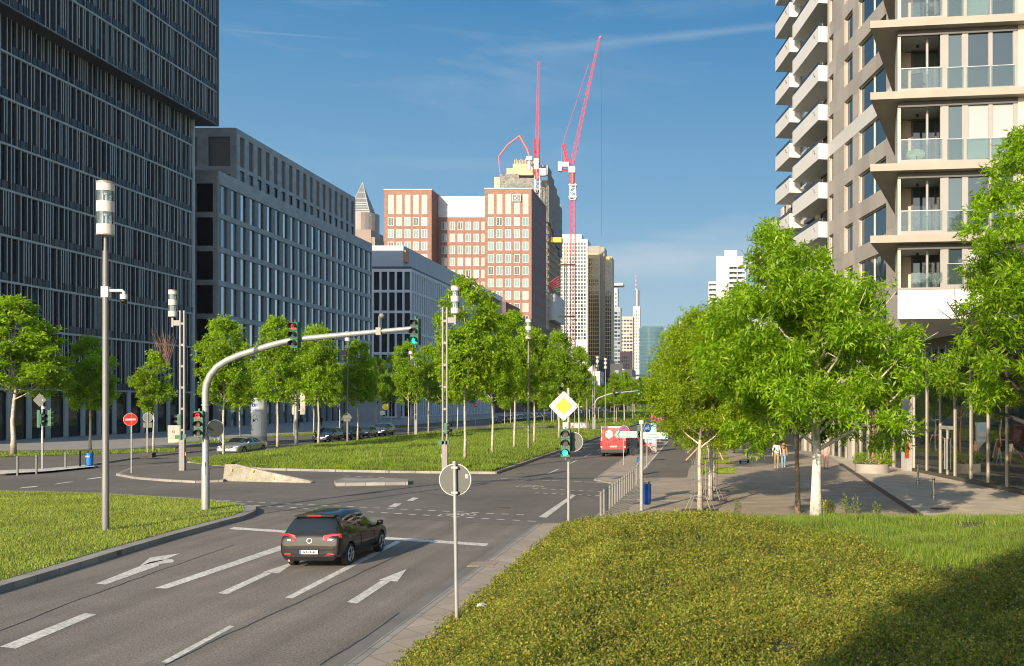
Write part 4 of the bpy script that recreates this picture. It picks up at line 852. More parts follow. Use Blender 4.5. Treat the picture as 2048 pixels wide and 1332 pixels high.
# wedge: front block over the plaza
fF, LF = frame(8.9, 45.6, 30.0, 42.7); UO, uu, un = fF
def fp(a, d): return (UO[0]+uu[0]*a+un[0]*d, UO[1]+uu[1]*a+un[1]*d)
Bp = (13.36, 63.4)
mb = MB(); mb.prism([fp(0,0), fp(LF,0), (31,63.3), Bp], 8.26, 9.58); wb = mb.build('white_fascia', mWhiteP, t, world=True)
mb = MB(); mb.prism([fp(.02,.03), fp(LF,.03), fp(LF,-.3), fp(.02,-.3)], 9.585, 9.68); mb.build('coping', mGreyF, t, world=True)
FL = [9.6]+LV[1:]
slab = MB(); lint = MB(); wall = MB(); curb = MB(); ceil_ = MB(); frm = MB(); tubes = MB(); lamps = MB(); dwin = []; pw_ = []
for k in range(1, len(LV)): q_ = MB(); q_.prism([fp(-1.25,.55), fp(LF,.55), (31,63.2), (12.9,63.0)], LV[k]-.33, LV[k]); q_.build('floor_slab', mSlabC, t, world=True)
sd, Ls = frame(Bp[0], Bp[1], *fp(0,0))
for k in range(len(FL)-1):
    z0, z1 = FL[k], LV[k+1]-.331
    q_ = MB(); q_.ob(fF, .0, 5.3, z1-.26, z1, -.1, .06); q_.build('lintel', mDkF, t, world=True)
    wall.ob(fF, 5.3, LF, z0, z1, -.3, 0); wall.ob(fF, 0, .14, z0, z1-.26, -2.3, 0); wall.ob(fF, .14, .8, z0, z1-.26, -2.4, -2.2)
    wall.ob(sd, .3, Ls-2.6, z0, z1, -.3, 0)
    q_ = MB(); q_.ob(fF, .14, 2.0, z1-.22, z1-.004, -2.2, -.102); q_.build('loggia_ceiling', mWhiteP, t, world=True)
    frm.ob(fF, 2.0, 2.26, z0, z1-.26, -.2, .02); frm.ob(fF, 2.86, 3.13, z0, z1-.26, -.2, .02); frm.ob(fF, 4.02, 4.2, z0, z1-.26, -.2, .02); frm.ob(fF, 5.1, 5.3, z0, z1-.26, -.2, .02)
    for a0, a1 in ((2.26,2.86),(3.13,4.02),(4.2,5.1)):
        frm.ob(fF, a0, a1, z0, z0+.22, -.2, .015); pw_.append(((a0+a1)/2, (z0+.22+z1-.26)/2, round(a1-a0,2), z1-.26-z0-.22))
    frm.ob(fF, 1.9, 2.0, z0, z1-.26, -.12, -.0); frm.ob(fF, 1.9, 2.0, z0, z1-.26, -2.3, -2.1); frm.ob(fF, 1.93, 1.97, z0, z1-.26, -1.3, -1.2)
    dwin.append((1.35, (z0+z1-.26)/2, 1.0, z1-.26-z0-.1))
    if k: q_ = MB(); q_.ob(fF, .12, 2.0, z0, z0+.26, -.08, .05); q_.build('balcony_curb', mGreyF, t, world=True)
    p = fp(1.36, -.5); q_ = MB(); q_.cyl(p[0], p[1], z0, z1-.22, .065, 10); q_.build('loggia_column', mGalv, t, world=True); p = fp(.98, -1.3); q_ = MB(); q_.cyl(p[0], p[1], z1-.34, z1-.221, .06, 8); q_.build('ceiling_lamp', mBlack, t, world=True)
wall.build('front_wall', mCream, t, world=True); frm.build('window_frames', mGreyF, t, world=True)
wins(t, fF, pw_, gR, d=-.12, name='window'); wins(t, fF, dwin, gR, d=-2.25, framemat=mDkF, fw=.1, name='loggia_door')
fL = ((fp(1.95,-2.2)[0], fp(1.95,-2.2)[1]), (-un[0]*-1, -un[1]*-1), (-uu[0], -uu[1]))
wins(t, fL, [(1.05, (FL[k]+LV[k+1])/2-.3, 1.7, LV[k+1]-FL[k]-.75) for k in range(len(FL)-1)], gSide, d=.0, name='side_pane', limit=20)
for k in range(len(FL)-1):
    z0 = FL[k]
    if k:
        mb = MB(); mb.ob(fF, .14, 1.98, z0+.27, z0+1.15, .02, .035); b = mb.build('balustrade', mRail, t, world=True)
        mb = MB(); mb.ob(fF, .12, 2.0, z0+1.15, z0+1.19, .005, .05); mb.ob(fF, .12, .15, z0+.26, z0+1.15, .01, .045); mb.build('handrail', mGalv, b, world=True)
    else:
        mb = MB(); mb.ob(fF, .6, 1.98, z0+.3, z0+.75, .02, .035); mb.build('balustrade', mRail, t, world=True)
    for a0, a1 in ((2.2,2.92),(3.06,4.08),(4.14,5.16)):
        mb = MB(); mb.ob(fF, a0, a1, z0+.2, z0+1.12, .04, .055); b = mb.build('window_guard', mRail, t, world=True)
        mb = MB(); mb.ob(fF, a0, a1, z0+1.12, z0+1.145, .035, .06); mb.build('handrail', mGalv, b, world=True)
# shop front under the wedge
gShop = glass('shop_front_glass', (.018,.026,.02), .015, .9, .004)
fH, LH = frame(Bp[0], Bp[1], 17.2, 31.0); sk = MB(); mul = MB(); pl = []; dk = MB()
dk.ob(fH, -.0, LH, .08, 8.25, -1.2, -.5); dk.build('shop_interior', mDkF, t, world=True)
a = .15; ys = [0.05]
while a < LH-2.4: ys.append(a+2.33); a += 2.33
for q in ys: mul.ob(fH, q-.05, q+.05, .3, 7.0, -.12, .06)
for q in np.arange(.05, LH, 1.165): mul.ob(fH, q-.04, q+.04, 7.0, 7.75, -.12, .05)
mul.build('mullions', M('bright_mullion', (.48,.44,.38), .45, .04, metal=.3), t, world=True)
mb = MB(); mb.ob(fH, 0, LH, 6.9, 7.0, -.12, .07); mb.ob(fH, 0, LH, 7.55, 8.255, -.12, .04); mb.ob(fH, 0, LH, .08, .3, -.14, .09); mb.ob(fH, 4.9, 6.9, 5.1, 5.6, -.1, .05); mb.build('transom', M('bronze_transom', (.075,.065,.055), .5, .06), t, world=True)
for i in range(len(ys)-1):
    if i == 2: continue
    wins(t, fH, [((ys[i]+ys[i+1])/2, 3.6, ys[i+1]-ys[i]-.1, 6.6)], gShop, d=-.08, name='shop_pane')
wins(t, fH, [((ys[2]+ys[3])/2, 5.0, 2.2, 3.8)], gShop, d=-.08, name='shop_pane')
mb = MB(); m_ = (ys[2]+ys[3])/2; mb.ob(fH, m_-1.1, m_+1.1, 2.9, 3.1, -.1, .05); mb.ob(fH, m_-.06, m_+.06, .3, 2.9, -.1, .05); dr = mb.build('shop_door', M('door_frame', (.45,.42,.37), .4, metal=.3), t, world=True)
mb = MB(); mb.ob(fH, m_-1.05, m_-.07, .32, 2.88, -.06, -.02); mb.ob(fH, m_+.07, m_+1.05, .32, 2.88, -.06, -.02); mb.build('door_glass', gShop, dr, world=True)
mb = MB(); mb.ob(fH, m_+.16, m_+.2, .6, 2.4, .05, .12); mb.ob(fH, m_-.2, m_-.16, .6, 2.4, .05, .12); mb.build('door_handle', mGalv, dr, world=True)
wins(t, fH, [(q+.58, 7.28, 1.08, .52) for q in np.arange(.05, LH-1.2, 1.165)], gShop, d=-.07, name='transom_pane')
# grey pier, louvres and entrance below the street wall
mb = MB(); mb.ob(fS, aS(65.3), LS+.2, .08, 8.2, -.5, .02); pr = mb.build('pier', tiles('pier_panels', (.55,.53,.50), 3, 1.9, .012, .55, axis='YZ', var=.03), t, world=True)
mb = MB(); mb.ob(fS, aS(64.6), aS(64.0), .9, 2.1, .02, .1); mb.build('hydrant_box', mRed, pr, world=True)
mb = MB(); mb.ob(fS, aS(72.4), aS(65.4), 5.2, 8.2, -.5, -.3)
for i in range(16): mb.ob(fS, aS(72.4), aS(65.4), 5.25+.18*i, 5.33+.18*i, -.3, -.05)
mb.build('louvre_panel', M('bronze_louvre', (.16,.12,.09), .6, .06), t, world=True)
wl = [(aS(y), 2.55, 1.5, 4.9) for y in np.arange(66.4, 94, 1.75)]; wins(t, fS, wl, gShop, d=-.2, framemat=M('entrance_frame', (.42,.39,.34), .4, metal=.3), fw=.08, name='entrance_pane')
mb = MB(); mb.ob(fS, aS(94), aS(72.5), 5.15, 8.2, -.5, -.02); mb.ob(fS, aS(94), aS(65.4), .09, 5.1, -.6, -.45)
for y in (76.2, 83.0, 90.0): mb.ob(fS, aS(y+.5), aS(y-.5), .08, 5.15, -.4, .1)
mb.build('entrance_surround', M('entrance_stone', (.40,.36,.31), .6, .05), t, world=True)
# balcony furniture
def chair(name, label, a, d, z, mat, rz=0):
    c = fp(a, d); q = thing(name, label, 'chair', (c[0], c[1], z), rz)
    mb = MB(); mb.box(-.26,.26,-.26,.26,.38,.44); mb.build('seat', mat, q)
    mb = MB(); mb.box(-.26,.26,.22,.28,.46,1.05); mb.build('backrest', mat, q)
    for sx in (-1,1):
        for sy in (-1,1): mb = MB(); mb.bar((sx*.23,sy*.23,0), (sx*.23,sy*.23,.38), .035); mb.build('leg', mBlack, q)
        mb = MB(); mb.box(sx*.28-.02,sx*.28+.02,-.22,.22,.6,.64); mb.build('armrest', mBlack, q)
mCh = M('chair_grey', (.05,.055,.06), .7, .1)
chair('balcony_chair', 'dark high backed chair on the balcony below the second slab', .95, -.6, LV[3]+.0, mCh, R(160))
chair('balcony_chair', 'dark folding chair behind the glass of the upper balcony', 1.6, -.6, LV[4]+.0, mCh, R(20))
c = fp(.85, -.5); q = thing('papasan_chair', 'round pale green wicker bowl chair on the lower balcony', 'chair', (c[0], c[1], LV[2]))
mb = MB(); mb.lathe([(.05,.0),(.35,.06),(.55,.2),(.62,.34),(.58,.34),(.3,.14),(.05,.1)], (0,0,0), 20); o = mb.build('bowl', M('wicker_green', (.33,.38,.30), .8, .2, 8), q, smooth=True); o.location = (0,0,.42); o.rotation_euler = (R(48), 0, R(-15)); o.scale = (.7,.7,.7)
mb = MB(); mb.ring((0,0,.2), .33, .025, (0,0,1), 20); [mb.bar((.3*math.cos(k),.3*math.sin(k),0), (.2*math.cos(k),.2*math.sin(k),.5), .03) for k in (0,1.57,3.14,4.7)]; mb.build('stand', mBlack, q)
# ---------------------------------------------------------------- trees
mBark = M('pale_bark', (.41,.375,.31), .9, .2, 3, bump=.4, bscale=14, fine=.25, fscale=9, obj=True)
mBarkW = M('limewashed_trunk', (.60,.56,.48), .9, .2, 3, bump=.6, bscale=16, fine=.3, fscale=8, obj=True, stain=.2)
mBarkD = M('brown_bark', (.22,.16,.10), .9, .25, 3, bump=.4, bscale=14, fine=.3, fscale=10, obj=True)
mBarkShade = M('shade_toned_bark', (.035,.03,.025), .9, .25, 3, bump=.4, bscale=14)  # near-black colour puts the foliage shade into the right-edge trunk
lAsh = leafmat('ash_leaves', [(0,(.12,.21,.008)),(.4,(.185,.335,.010)),(.8,(.27,.44,.016)),(1,(.39,.52,.03))], .42, .5, .4)
lAsh2 = leafmat('avenue_leaves', [(0,(.15,.25,.010)),(.5,(.215,.355,.013)),(1,(.32,.46,.022))], .5, .48, .35)
lLoc = leafmat('honey_locust_leaves', [(0,(.15,.24,.008)),(.5,(.22,.33,.010)),(1,(.33,.42,.018))], .5, .45, .3)
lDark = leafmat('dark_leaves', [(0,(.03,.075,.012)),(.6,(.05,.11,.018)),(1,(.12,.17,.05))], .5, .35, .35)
def unit(v): return v/np.maximum(np.linalg.norm(v, axis=-1, keepdims=True), 1e-6)
def leaf_quads(c, d, L, W, g, droop=.25):
    """kite leaves: base c, direction d, length L, width W"""
    side = unit(np.cross(d, g.normal(0, 1, d.shape)+np.array([0,0,1.6]))); d2 = unit(d+np.array([0,0,-droop]))
    mid = c+d*(L*.42)[:,None]; tip = c+d*(L*.42)[:,None]+d2*(L*.58)[:,None]; s = side*(W/2)[:,None]
    return np.stack([c, mid-s, tip, mid+s], 1).reshape(-1, 3)
def grow(seed, Hh, clear, rad, shape, nlimb, nclump, nspray, nleaf, LL, LW, clump_r=.5, spread=.25, lean=0, keep=None):
    """returns trunk+limb MB and leaf vertex array; shape(q) gives relative crown radius for q=0..1 up the crown"""
    g = np.random.default_rng(seed); rd = random.Random(seed); mb = MB(); r0 = rad*.052
    th = [Vector((math.sin(i*1.7+seed)*.03*Hh/10*i*.5, math.cos(i*1.3+seed)*.03*Hh/10*i*.5, Hh*.86*i/8)) for i in range(9)]
    mb.tube(th, [r0*(1.25 if i == 0 else 1)*(1-.88*(i/8)**.9) for i in range(9)], 9)
    ch = Hh-clear; tips = []
    for i in range(nlimb):
        q = (i+.5)/nlimb*.86; z0 = clear+ch*q*.74*rd.uniform(.85, 1.05)-.25; a = i*2.4+rd.uniform(-.5, .5)
        rr = rad*shape(min(1, q+.12))*rd.uniform(.62, 1.0); z1 = z0+rr*rd.uniform(.35, .9)+ch*.06
        k = min(7, max(0, int(z0/(Hh*.86)*8))); base = th[k].lerp(th[k+1], z0/(Hh*.86)*8-k); 
        e = Vector((base.x+math.cos(a)*rr, base.y+math.sin(a)*rr, z1)); m_ = base.lerp(e, .5)+Vector((0,0,-.10*rr+rd.uniform(-.1,.1)))
        rb = r0*.42*(1-.6*q); mb.tube([base, m_, e], [rb, rb*.6, rb*.2], 5, cap=False); tips.append((m_, e))
        for j in range(3):
            b = m_.lerp(e, rd.uniform(0, .8)); e2 = b+Vector((rd.uniform(-1,1), rd.uniform(-1,1), rd.uniform(.1,.9))).normalized()*rr*rd.uniform(.3,.5)
            mb.tube([b, e2], [rb*.35, rb*.1], 4, cap=False); tips.append((b, e2))
    cs = []
    for i in range(nclump):
        if i < nclump*.42: b, e = tips[i % len(tips)]; c = np.array(b.lerp(e, rd.uniform(.55, 1.05)))
        else:
            q = rd.random()**.85*.99; a = rd.uniform(0, 6.283); r_ = rad*shape(q)*math.sqrt(rd.uniform(.3, 1)); c = np.array([math.cos(a)*r_, math.sin(a)*r_, clear+ch*q])
        c = c+g.normal(0, .1, 3); q = (c[2]-clear)/ch; rmax = rad*shape(min(1, max(0, q)))*1.08; h_ = math.hypot(c[0], c[1])
        if h_ > rmax: c[:2] *= rmax/h_
        c[2] = min(c[2], Hh-.1); c[0] += lean*q
        if keep is None or keep(c): cs.append(c)
    cs = np.array(cs); ns = nspray
    cr = clump_r*g.uniform(.6, 1.35, len(cs))
    off = unit(g.normal(0, 1, (len(cs), ns, 3)))*(g.uniform(.15, 1, (len(cs), ns, 1))**.5)*cr[:,None,None]*np.array([1,1,.72])
    sp = (cs[:,None,:]+off).reshape(-1, 3); out = unit(off.reshape(-1, 3)+np.array([0,0,.15])+.6*g.normal(0, .5, (len(sp), 3)))
    n = len(sp)*nleaf
    c = np.repeat(sp, nleaf, 0)+g.normal(0, spread*.35, (n, 3)); d = unit(np.repeat(out, nleaf, 0)*.8+g.normal(0, .75, (n, 3))+np.array([0,0,-.18]))
    V = leaf_quads(c, d, LL*g.uniform(.65, 1.3, n), LW*g.uniform(.7, 1.25, n), g)
    fc = [sum(mb.v[i][2] for i in f)/len(f) for f in mb.f]; mb.m = [1 if (z > clear*.98 or k >= 73) else 0 for k, z in enumerate(fc)]
    return mb, V
def tree_thing(name, label, loc, mb, V, bark, leaf, group=None, scale=1, rz=0, cat='tree'):
    t = thing(name, label, cat, loc, rz, group); t.scale = (scale,)*3
    mb.build('trunk', [bark, mBark if bark in (mBarkW,) else bark], t, smooth=True); link('crown', np_mesh('crown', V, 4, leaf), t); return t
ovo = lambda q: (math.sin(math.pi*min(1, .16+q*.84))**.62)*(1-.25*q) if q < 1 else .05
col = lambda q: .55+.45*math.sin(math.pi*min(1, .1+.8*q)) if q < .9 else .45*(1-q)/.1+.05
broad = lambda q: max(.08, (1-(abs(q-.32)/.75)**2.2))
tall = lambda q: float(np.interp(q, [0,.12,.3,.55,.8,1], [.62,.95,1,.78,.46,.08]))
# foreground trees right of the road
def ashkeep(c):                                       # two leaders: the taller left of the trunk, a lower one to the right
    px = 1632+c[0]*1.15*59.7; y = 1057-c[2]*1.15*59.7
    return y > float(np.interp(px, [1395,1430,1470,1510,1535,1560,1600,1640,1662,1685,1702,1722,1745,1770,1800,1830], [760,640,620,560,490,475,510,545,575,585,550,555,610,660,665,740]))+6*math.sin(px*.21)
def edgekeep(c):
    x = 12.35+c[0]*1.05*math.cos(2.0)-c[1]*1.05*math.sin(2.0); px = VX+F*x/36.8; y = VY-(c[2]*1.05+.1-H)*F/36.8
    return px > float(np.interp(y, [210,300,400,440,500,560,640,700,745,800,860], [2030,1970,1932,1915,1940,1940,1935,1905,1880,1915,1990]))
mb, V = grow(11, 9.0, 2.2, 3.25, tall, 26, 330, 27, 11, .185, .052, .50, .19, -.9, ashkeep)
x, y, z = at(1632, 1057, .32); tree_thing('ash_tree', 'broad bright green ash with a limewashed white trunk, the largest tree on the right', (x, y, float(hz(x,y))-.05), mb, V, mBarkW, lAsh, rz=0, scale=1.15)
mb, V = grow(23, 14.0, 3.4, 4.1, tall, 26, 260, 22, 9, .25, .07, .48, .22, 0, edgekeep)
tree_thing('ash_tree', 'ash at the right edge with a shade-darkened trunk and branches over the shop front', (12.35, 36.8, .1), mb, V, mBarkShade, lAsh, rz=2.0, scale=1.05)
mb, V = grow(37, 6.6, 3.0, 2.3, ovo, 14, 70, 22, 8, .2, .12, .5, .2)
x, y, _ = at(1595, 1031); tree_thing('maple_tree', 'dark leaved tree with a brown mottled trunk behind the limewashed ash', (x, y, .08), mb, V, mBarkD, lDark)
mb, V = grow(41, 6.2, 3.0, 2.1, broad, 14, 80, 18, 8, .18, .06, .45, .18)
tree_thing('ash_tree', 'small ash with a red wrapped trunk growing in the round planter', (10.65, 62.5, .5), mb, V, M('red_trunk_wrap', (.30,.13,.09), .9, .25, 6, obj=True), lAsh)
# honey locusts along the cycle path
mb, V = grow(51, 9.3, 3.1, 2.5, lambda q: max(.1, (1-(abs(q-.38)/.72)**2)), 22, 290, 30, 9, .125, .052, .55, .22)
locs = [(-.1,40.6),(.35,44.9),(.55,49.6),(.6,63.5),(.55,75),(.5,86),(.5,97),(.5,109),(.5,122),(.5,137),(.5,153),(.5,172),(.5,195),(.5,220),(.5,250)]
l0 = tree_thing('honey_locust', 'yellow green honey locust inside the flared steel tree guard nearest the bollards', (*locs[0], .08), mb, V, mBark, lLoc, 'honey locusts along the cycle path', .86)
lab = ['yellow green honey locust in the second flared tree guard', 'honey locust third along the cycle path, on the near lawn edge', 'honey locust on the nearest lawn bed', 'honey locust on the second lawn bed held by slanted wooden stakes']
for i, (x, y) in enumerate(locs[1:], 1):
    dup(l0, (x, y, .08), i*1.3, lab[i-1] if i < 5 else 'honey locust in the farther row along the cycle path', .84+.1*math.sin(i*2.1)+(.12 if i > 3 else 0))
# avenue trees: four shapes shared by all
protos = []
for sd, sh, rad in ((61,ovo,2.05),(62,col,1.75),(63,ovo,2.2),(64,tall,2.35)):
    protos.append(grow(sd, 11.2, 4.1, rad, sh, 20, 165, 17, 7, .25, .11, .45, .24))
meshes = [(a.mesh('trunk', [mBark, mBark], smooth=True), np_mesh('crown', b, 4, lAsh2)) for a, b in protos]
def avenue(label, x, y, z, k, s, rz, group=None, name='street_tree', sx=1):
    t = thing(name, label, 'tree', (x, y, z), rz, group); t.scale = (s*sx, s*sx, s)
    link('trunk', meshes[k][0], t); link('crown', meshes[k][1], t); return t
NEAR = [  # px base, py base, z, proto, scale, width, label
 (27,913,.14,3,1.14,1.5,'spreading street tree at the left edge in front of the fin-clad tower'),
 (180,905,.14,2,.90,1.15,'street tree behind the blue litter bin and the tall lamp post'),
 (447,919,.2,0,.98,1.0,'young avenue tree right of the red left-turn signal post'),
 (480,893,.14,2,.92,1.0,'thin avenue tree just left of the advertising column'),
 (555,905,.3,2,1.04,1.0,'avenue tree between the advertising column and the first dark parked car'),
 (590,879,.14,0,1.16,.9,'avenue tree behind the tall grey sign panels'),
 (637,894,.3,0,1.06,1.05,'avenue tree in front of the first dark parked car'),
 (817,878,.45,1,1.0,.95,'slim avenue tree left of the twin-post lamp on the median'),
 (857,874,.45,0,1.02,.85,'slim avenue tree right of the twin-post lamp on the median'),
 (930,934,.5,1,1.10,1.0,'tall avenue tree nearest the twin-post lamp with graffiti'),
 (985,918,.5,0,1.00,1.0,'avenue tree second along the right row of the median'),
 (1029,906,.5,2,1.06,.92,'avenue tree third along the right row of the median, left of a lamp'),
 (1118,885,.5,0,1.06,1.0,'avenue tree directly behind the yellow diamond priority sign'),
 (1158,874,.5,2,.98,.95,'avenue tree right of the yellow diamond priority sign')]
for i, (px, py, z, k, s, wx, lb) in enumerate(NEAR):
    x, y, _ = at(px, py)
    avenue(lb, x, y, z, k, s, i*1.9, 'avenue trees near the crossing', sx=wx)
for i, (x, y) in enumerate([(-36.2,105),(-35.8,138),(-36,147),(-16.4,97.5)]): avenue('avenue tree in the back half of the first median', x, y, .4, i % 4, .95+.1*math.sin(i*3), i*1.1, 'avenue trees in the back of the first median')
i = 0
for x in (-52.8,):
    for y in (128, 137, 146, 160, 171, 183, 197, 212, 230, 250, 275, 300, 330, 370): i += 1; avenue('street tree in the shade along the left pavement', x+.6*math.sin(i*2), y, .14, i % 4, .98+.12*math.sin(i*1.7), i*.9, 'street trees along the left pavement')
for x in (-16.2, -22.5, -29, -36):
    for j, y in enumerate((181, 191, 202, 214, 227, 241, 256, 272, 290, 310, 333, 360, 392, 430, 475, 530, 600)):
        i += 1
        if x in (-22.5, -29) and j > 9: continue
        avenue('far avenue tree on the second median', x+.5*math.sin(i*2.7), y+1.2*math.sin(i*1.3), .4, i % 4, (.84 if x > -20 else .70)+.07*math.sin(i*1.9), i*.7, 'far avenue trees on the second median')
for j in range(26): i += 1; avenue('distant tree closing the end of the street', -60+5.2*j+2*math.sin(j*2.2), 660+25*math.sin(j*1.7), 0, j % 4, 1.0+.2*math.sin(j), j, 'distant trees at the street end')
# young staked tree and small shrubs
mb, V = grow(71, 7.2, 3.4, .62, col, 8, 40, 14, 7, .24, .11, .3, .22); x, y, _ = at(293, 905, .14); tree_thing('young_tree', 'thin young tree tied to a stake behind the back of a round sign', (x, y, .14), mb, V, mBark, lAsh2)
mb, V = grow(72, 8.5, 4.2, 1.7, ovo, 12, 60, 14, 7, .25, .1, .45, .25); x, y = -47.5, 86.5; tree_thing('street_tree', 'sparse street tree with bare dead twigs left of the grey cabinet lamp', (x, y, .14), mb, V, mBark, lAsh2)
t_ = bpy.context.scene.collection.objects[-2]
mb = MB()
for k in range(26): a = Vector((-46.6+.35*math.sin(k*2.3), 86.6, 7.4+.05*k)); mb.tube([a, a+Vector((.9*math.sin(k*1.9), .5*math.cos(k*2.1), 1.6+.9*abs(math.sin(k*.9))))], [.035,.008], 4)
mb.build('dead_twigs', M('dead_wood', (.20,.12,.08), .9, .2), [o for o in C.objects if o.get('label','').startswith('sparse street tree')][0], world=True)
# tree behind the viewer whose shadow falls on the slope
mb, V = grow(81, 11.3, 3.2, 3.4, ovo, 20, 220, 20, 8, .3, .14, .8, .3)
tree_thing('street_tree', 'tall tree behind the viewer casting a shadow on the slope', (-2.6, -9.0, 1.6), mb, V, mBark, lAsh2)
# planter shrubs, wildflowers
def shrub(name, label, loc, r, h, n, LL, LW, leaf, seed):
    g = np.random.default_rng(seed); c = unit(g.normal(0,1,(n,3)))*(g.uniform(.1,1,(n,1))**.5)*np.array([r,r,h*.5])+np.array([0,0,h*.5]); d = unit(c-np.array([0,0,h*.3])+g.normal(0,.3,(n,3)))
    t = thing(name, label, 'plant', loc); link('foliage', np_mesh('foliage', leaf_quads(c, d, LL*g.uniform(.6,1.3,n), LW*g.uniform(.7,1.2,n), g), 4, leaf), t)
    mb = MB(); [mb.tube([(0,0,-.05),(r*.6*math.cos(q),r*.6*math.sin(q),h*.6)], [.02,.006], 4) for q in (0,1.3,2.6,3.9,5.2)]; mb.build('stem', mBarkD, t); return t
px_, py_ = 10.55, 62.2
for i, (dx, dy, r, h, n, lf, lb) in enumerate(((-1.1,-.2,.55,.8,700,lAsh2,'round dark green shrub in the left of the planter'),(1.0,-.2,.6,.85,700,lAsh2,'round dark green shrub in the right of the planter'),(-.1,-.7,.5,.45,500,leafmat('silver_leaves',[(0,(.25,.28,.14)),(1,(.40,.42,.26))]),'silvery low plant in the middle of the planter'),(.45,-.5,.3,.5,400,leafmat('gold_leaves',[(0,(.35,.30,.02)),(1,(.5,.42,.04))]),'golden leaved low plant in the planter'),(1.45,-.6,.4,.35,300,lLoc,'pale low plant at the right rim of the planter'))):
    shrub('planter_shrub', lb, (px_+dx*.62, py_+dy*.62, .55), r, h, n, .13, .06, lf, 90+i)
x, y, _ = at(1655, 1045, .25); shrub('wild_flower', 'yellow flowering weed beside the limewashed trunk', (x, y, float(hz(x,y))), .32, .75, 600, .08, .04, leafmat('yellow_flowers',[(0,(.45,.42,.02)),(.5,(.3,.33,.03)),(1,(.62,.52,.03))]), 97)
lW = leafmat('weed_leaves', [(0,(.10,.16,.03)),(1,(.20,.26,.07))], .6, .3)
for i, (px, py, h, lb) in enumerate(((1690,1050,.95,'tall thistle-like weed right of the yellow flowers'),(1475,1040,.8,'leafy weed at the top of the ground cover'),(1712,1052,.8,'tall weed leaning toward the drain strip'),(1752,1056,.6,'short seeding weed on the grassy bank'))):
    x, y, _ = at(px, py, .3); shrub('wild_weed', lb, (x, y, float(hz(x,y))), .16, h, 170, .12, .03, lW, 100+i)
# ---------------------------------------------------------------- street furniture
def rot2(p, a): return (p[0]*math.cos(a)-p[1]*math.sin(a), p[0]*math.sin(a)+p[1]*math.cos(a))
mCapL = M('lamp_cap', (.30,.24,.20), .5, .05)
def lamp_head(t, x, z0, s=1.0, y=0):
    Hd, r = 1.76*s, .27*s
    hd = t
    for a, b in ((0,.33),(.74,1.10),(1.45,1.70)): mb = MB(); mb.cyl(x, y, z0+a*s, z0+b*s, r, 20); mb.build('frosted_band', mFrost, t, smooth=40)
    for a, b in ((.331,.739),(1.101,1.449)): mb = MB(); mb.cyl(x, y, z0+a*s, z0+b*s, r*.98, 20); mb.build('clear_band', mClear, t, smooth=40)
    mb = MB(); mb.cyl(x+.03, y, z0+.33*s, z0+.72*s, .035*s, 8); mb.cyl(x+.03, y, z0+1.1*s, z0+1.43*s, .035*s, 8); mb.cyl(x+.03, y, z0+.62*s, z0+.70*s, .08*s, 8); mb.cyl(x+.03, y, z0+1.33*s, z0+1.42*s, .08*s, 8); mb.cyl(x-.1,y,z0+.33*s,z0+1.45*s,.02*s,6); mb.build('lamp_core', mWhite, hd)
    for a, b in ((-.04,0),(1.7,1.76)): mb = MB(); mb.cyl(x, y, z0+a*s, z0+b*s, r*1.04, 20); mb.build('end_cap', mCapL, hd)
def street_lamp(label, loc, Hh=11.7, group=None):
    t = thing('street_lamp', label, 'street lamp', loc, 0, group); zt = Hh-1.76
    mb = MB(); mb.tube([(0,0,-.05),(0,0,1.9),(0,0,1.93),(0,0,zt-.9),(0,0,zt-.88),(0,0,zt-.02)], [.112,.108,.10,.088,.06,.05], 12); mb.tube([(0,0,zt-1.0),(0,0,zt-.55)], .085, 10)
    for z in (.5, 4.9, 8.6): mb.cyl(0,0,z,z+.02,.116-.003*z,12)
    mb.build('pole', mGrey, t, smooth=40); lamp_head(t, 0, zt); return t
x, y, _ = at(211, 1061, .17); L1 = street_lamp('tall cylindrical street lamp on the grassy island, carrying a dome camera', (x, y, .17))
t = thing('security_camera', 'white dome camera on a bracket fixed to the tall street lamp', 'camera', (x, y, gz(583, y)))
mb = MB(); mb.box(-.1,.14,-.1,.1,-.2,.16); mb.tube([(.14,0,.03),(.56,0,.03),(.62,0,-.03),(.62,0,-.1)], .055, 8); mb.build('bracket', mWhite, t, smooth=40)
mb = MB(); mb.cyl(.62,0,-.26,-.09,.12,14); mb.build('housing', mWhite, t); mb = MB(); mb.lathe([(.02,-.43),(.08,-.40),(.11,-.32),(.11,-.26)], (.62,0,0), 14); mb.build('dome', M('smoked_dome', (.01,.01,.01), .08, 0, coat=1), t, smooth=True)
def twin_lamp(label, loc, side, Ht=10.0, group=None, s=1.0):
    t = thing('twin_post_lamp', label, 'street lamp', loc, 0, group)
    mb = MB(); mb.box(-.17,.17,-.12,.12,-.05,1.95); mb.build('base_post', mGrey, t)
    for k in (-1, 1): mb = MB(); mb.box(k*.125-.045,k*.125+.045,-.09,.09,1.96,Ht); mb.build('post', mGrey, t)
    mb = MB()
    for z in np.arange(2.5, Ht, 1.35): mb.box(-.08,.08,-.07,.07,z,z+.14)
    mb.build('spacer', mGrey, t)
    mb = MB(); mb.box(side*.17 if side > 0 else side*.60, side*.60 if side > 0 else side*.17, -.05, .05, Ht-.95, Ht-.62); mb.box(side*.62-.06, side*.62+.06, -.06, .06, Ht-1.05, Ht-.36); mb.build('arm', mGrey, t)
    lamp_head(t, side*.62, Ht-.36, .95); return t
def graffiti(t, x, y, z0, h, w=.1):
    mb = MB(); g = random.Random(3)
    for j in range(4):
        c = Vector((x+g.uniform(-.03,.03), y, z0+h*j/4)); pts = [c+Vector((w*math.sin(q*2.1+j), 0, h/4*q/6.0+.04*math.cos(q*2.6+j))) for q in range(8)]; mb.tube(pts, .011, 4)
    mb.build('graffiti', M('graffiti_pink', (.55,.38,.48), .6, 0), t)
VIS = 0
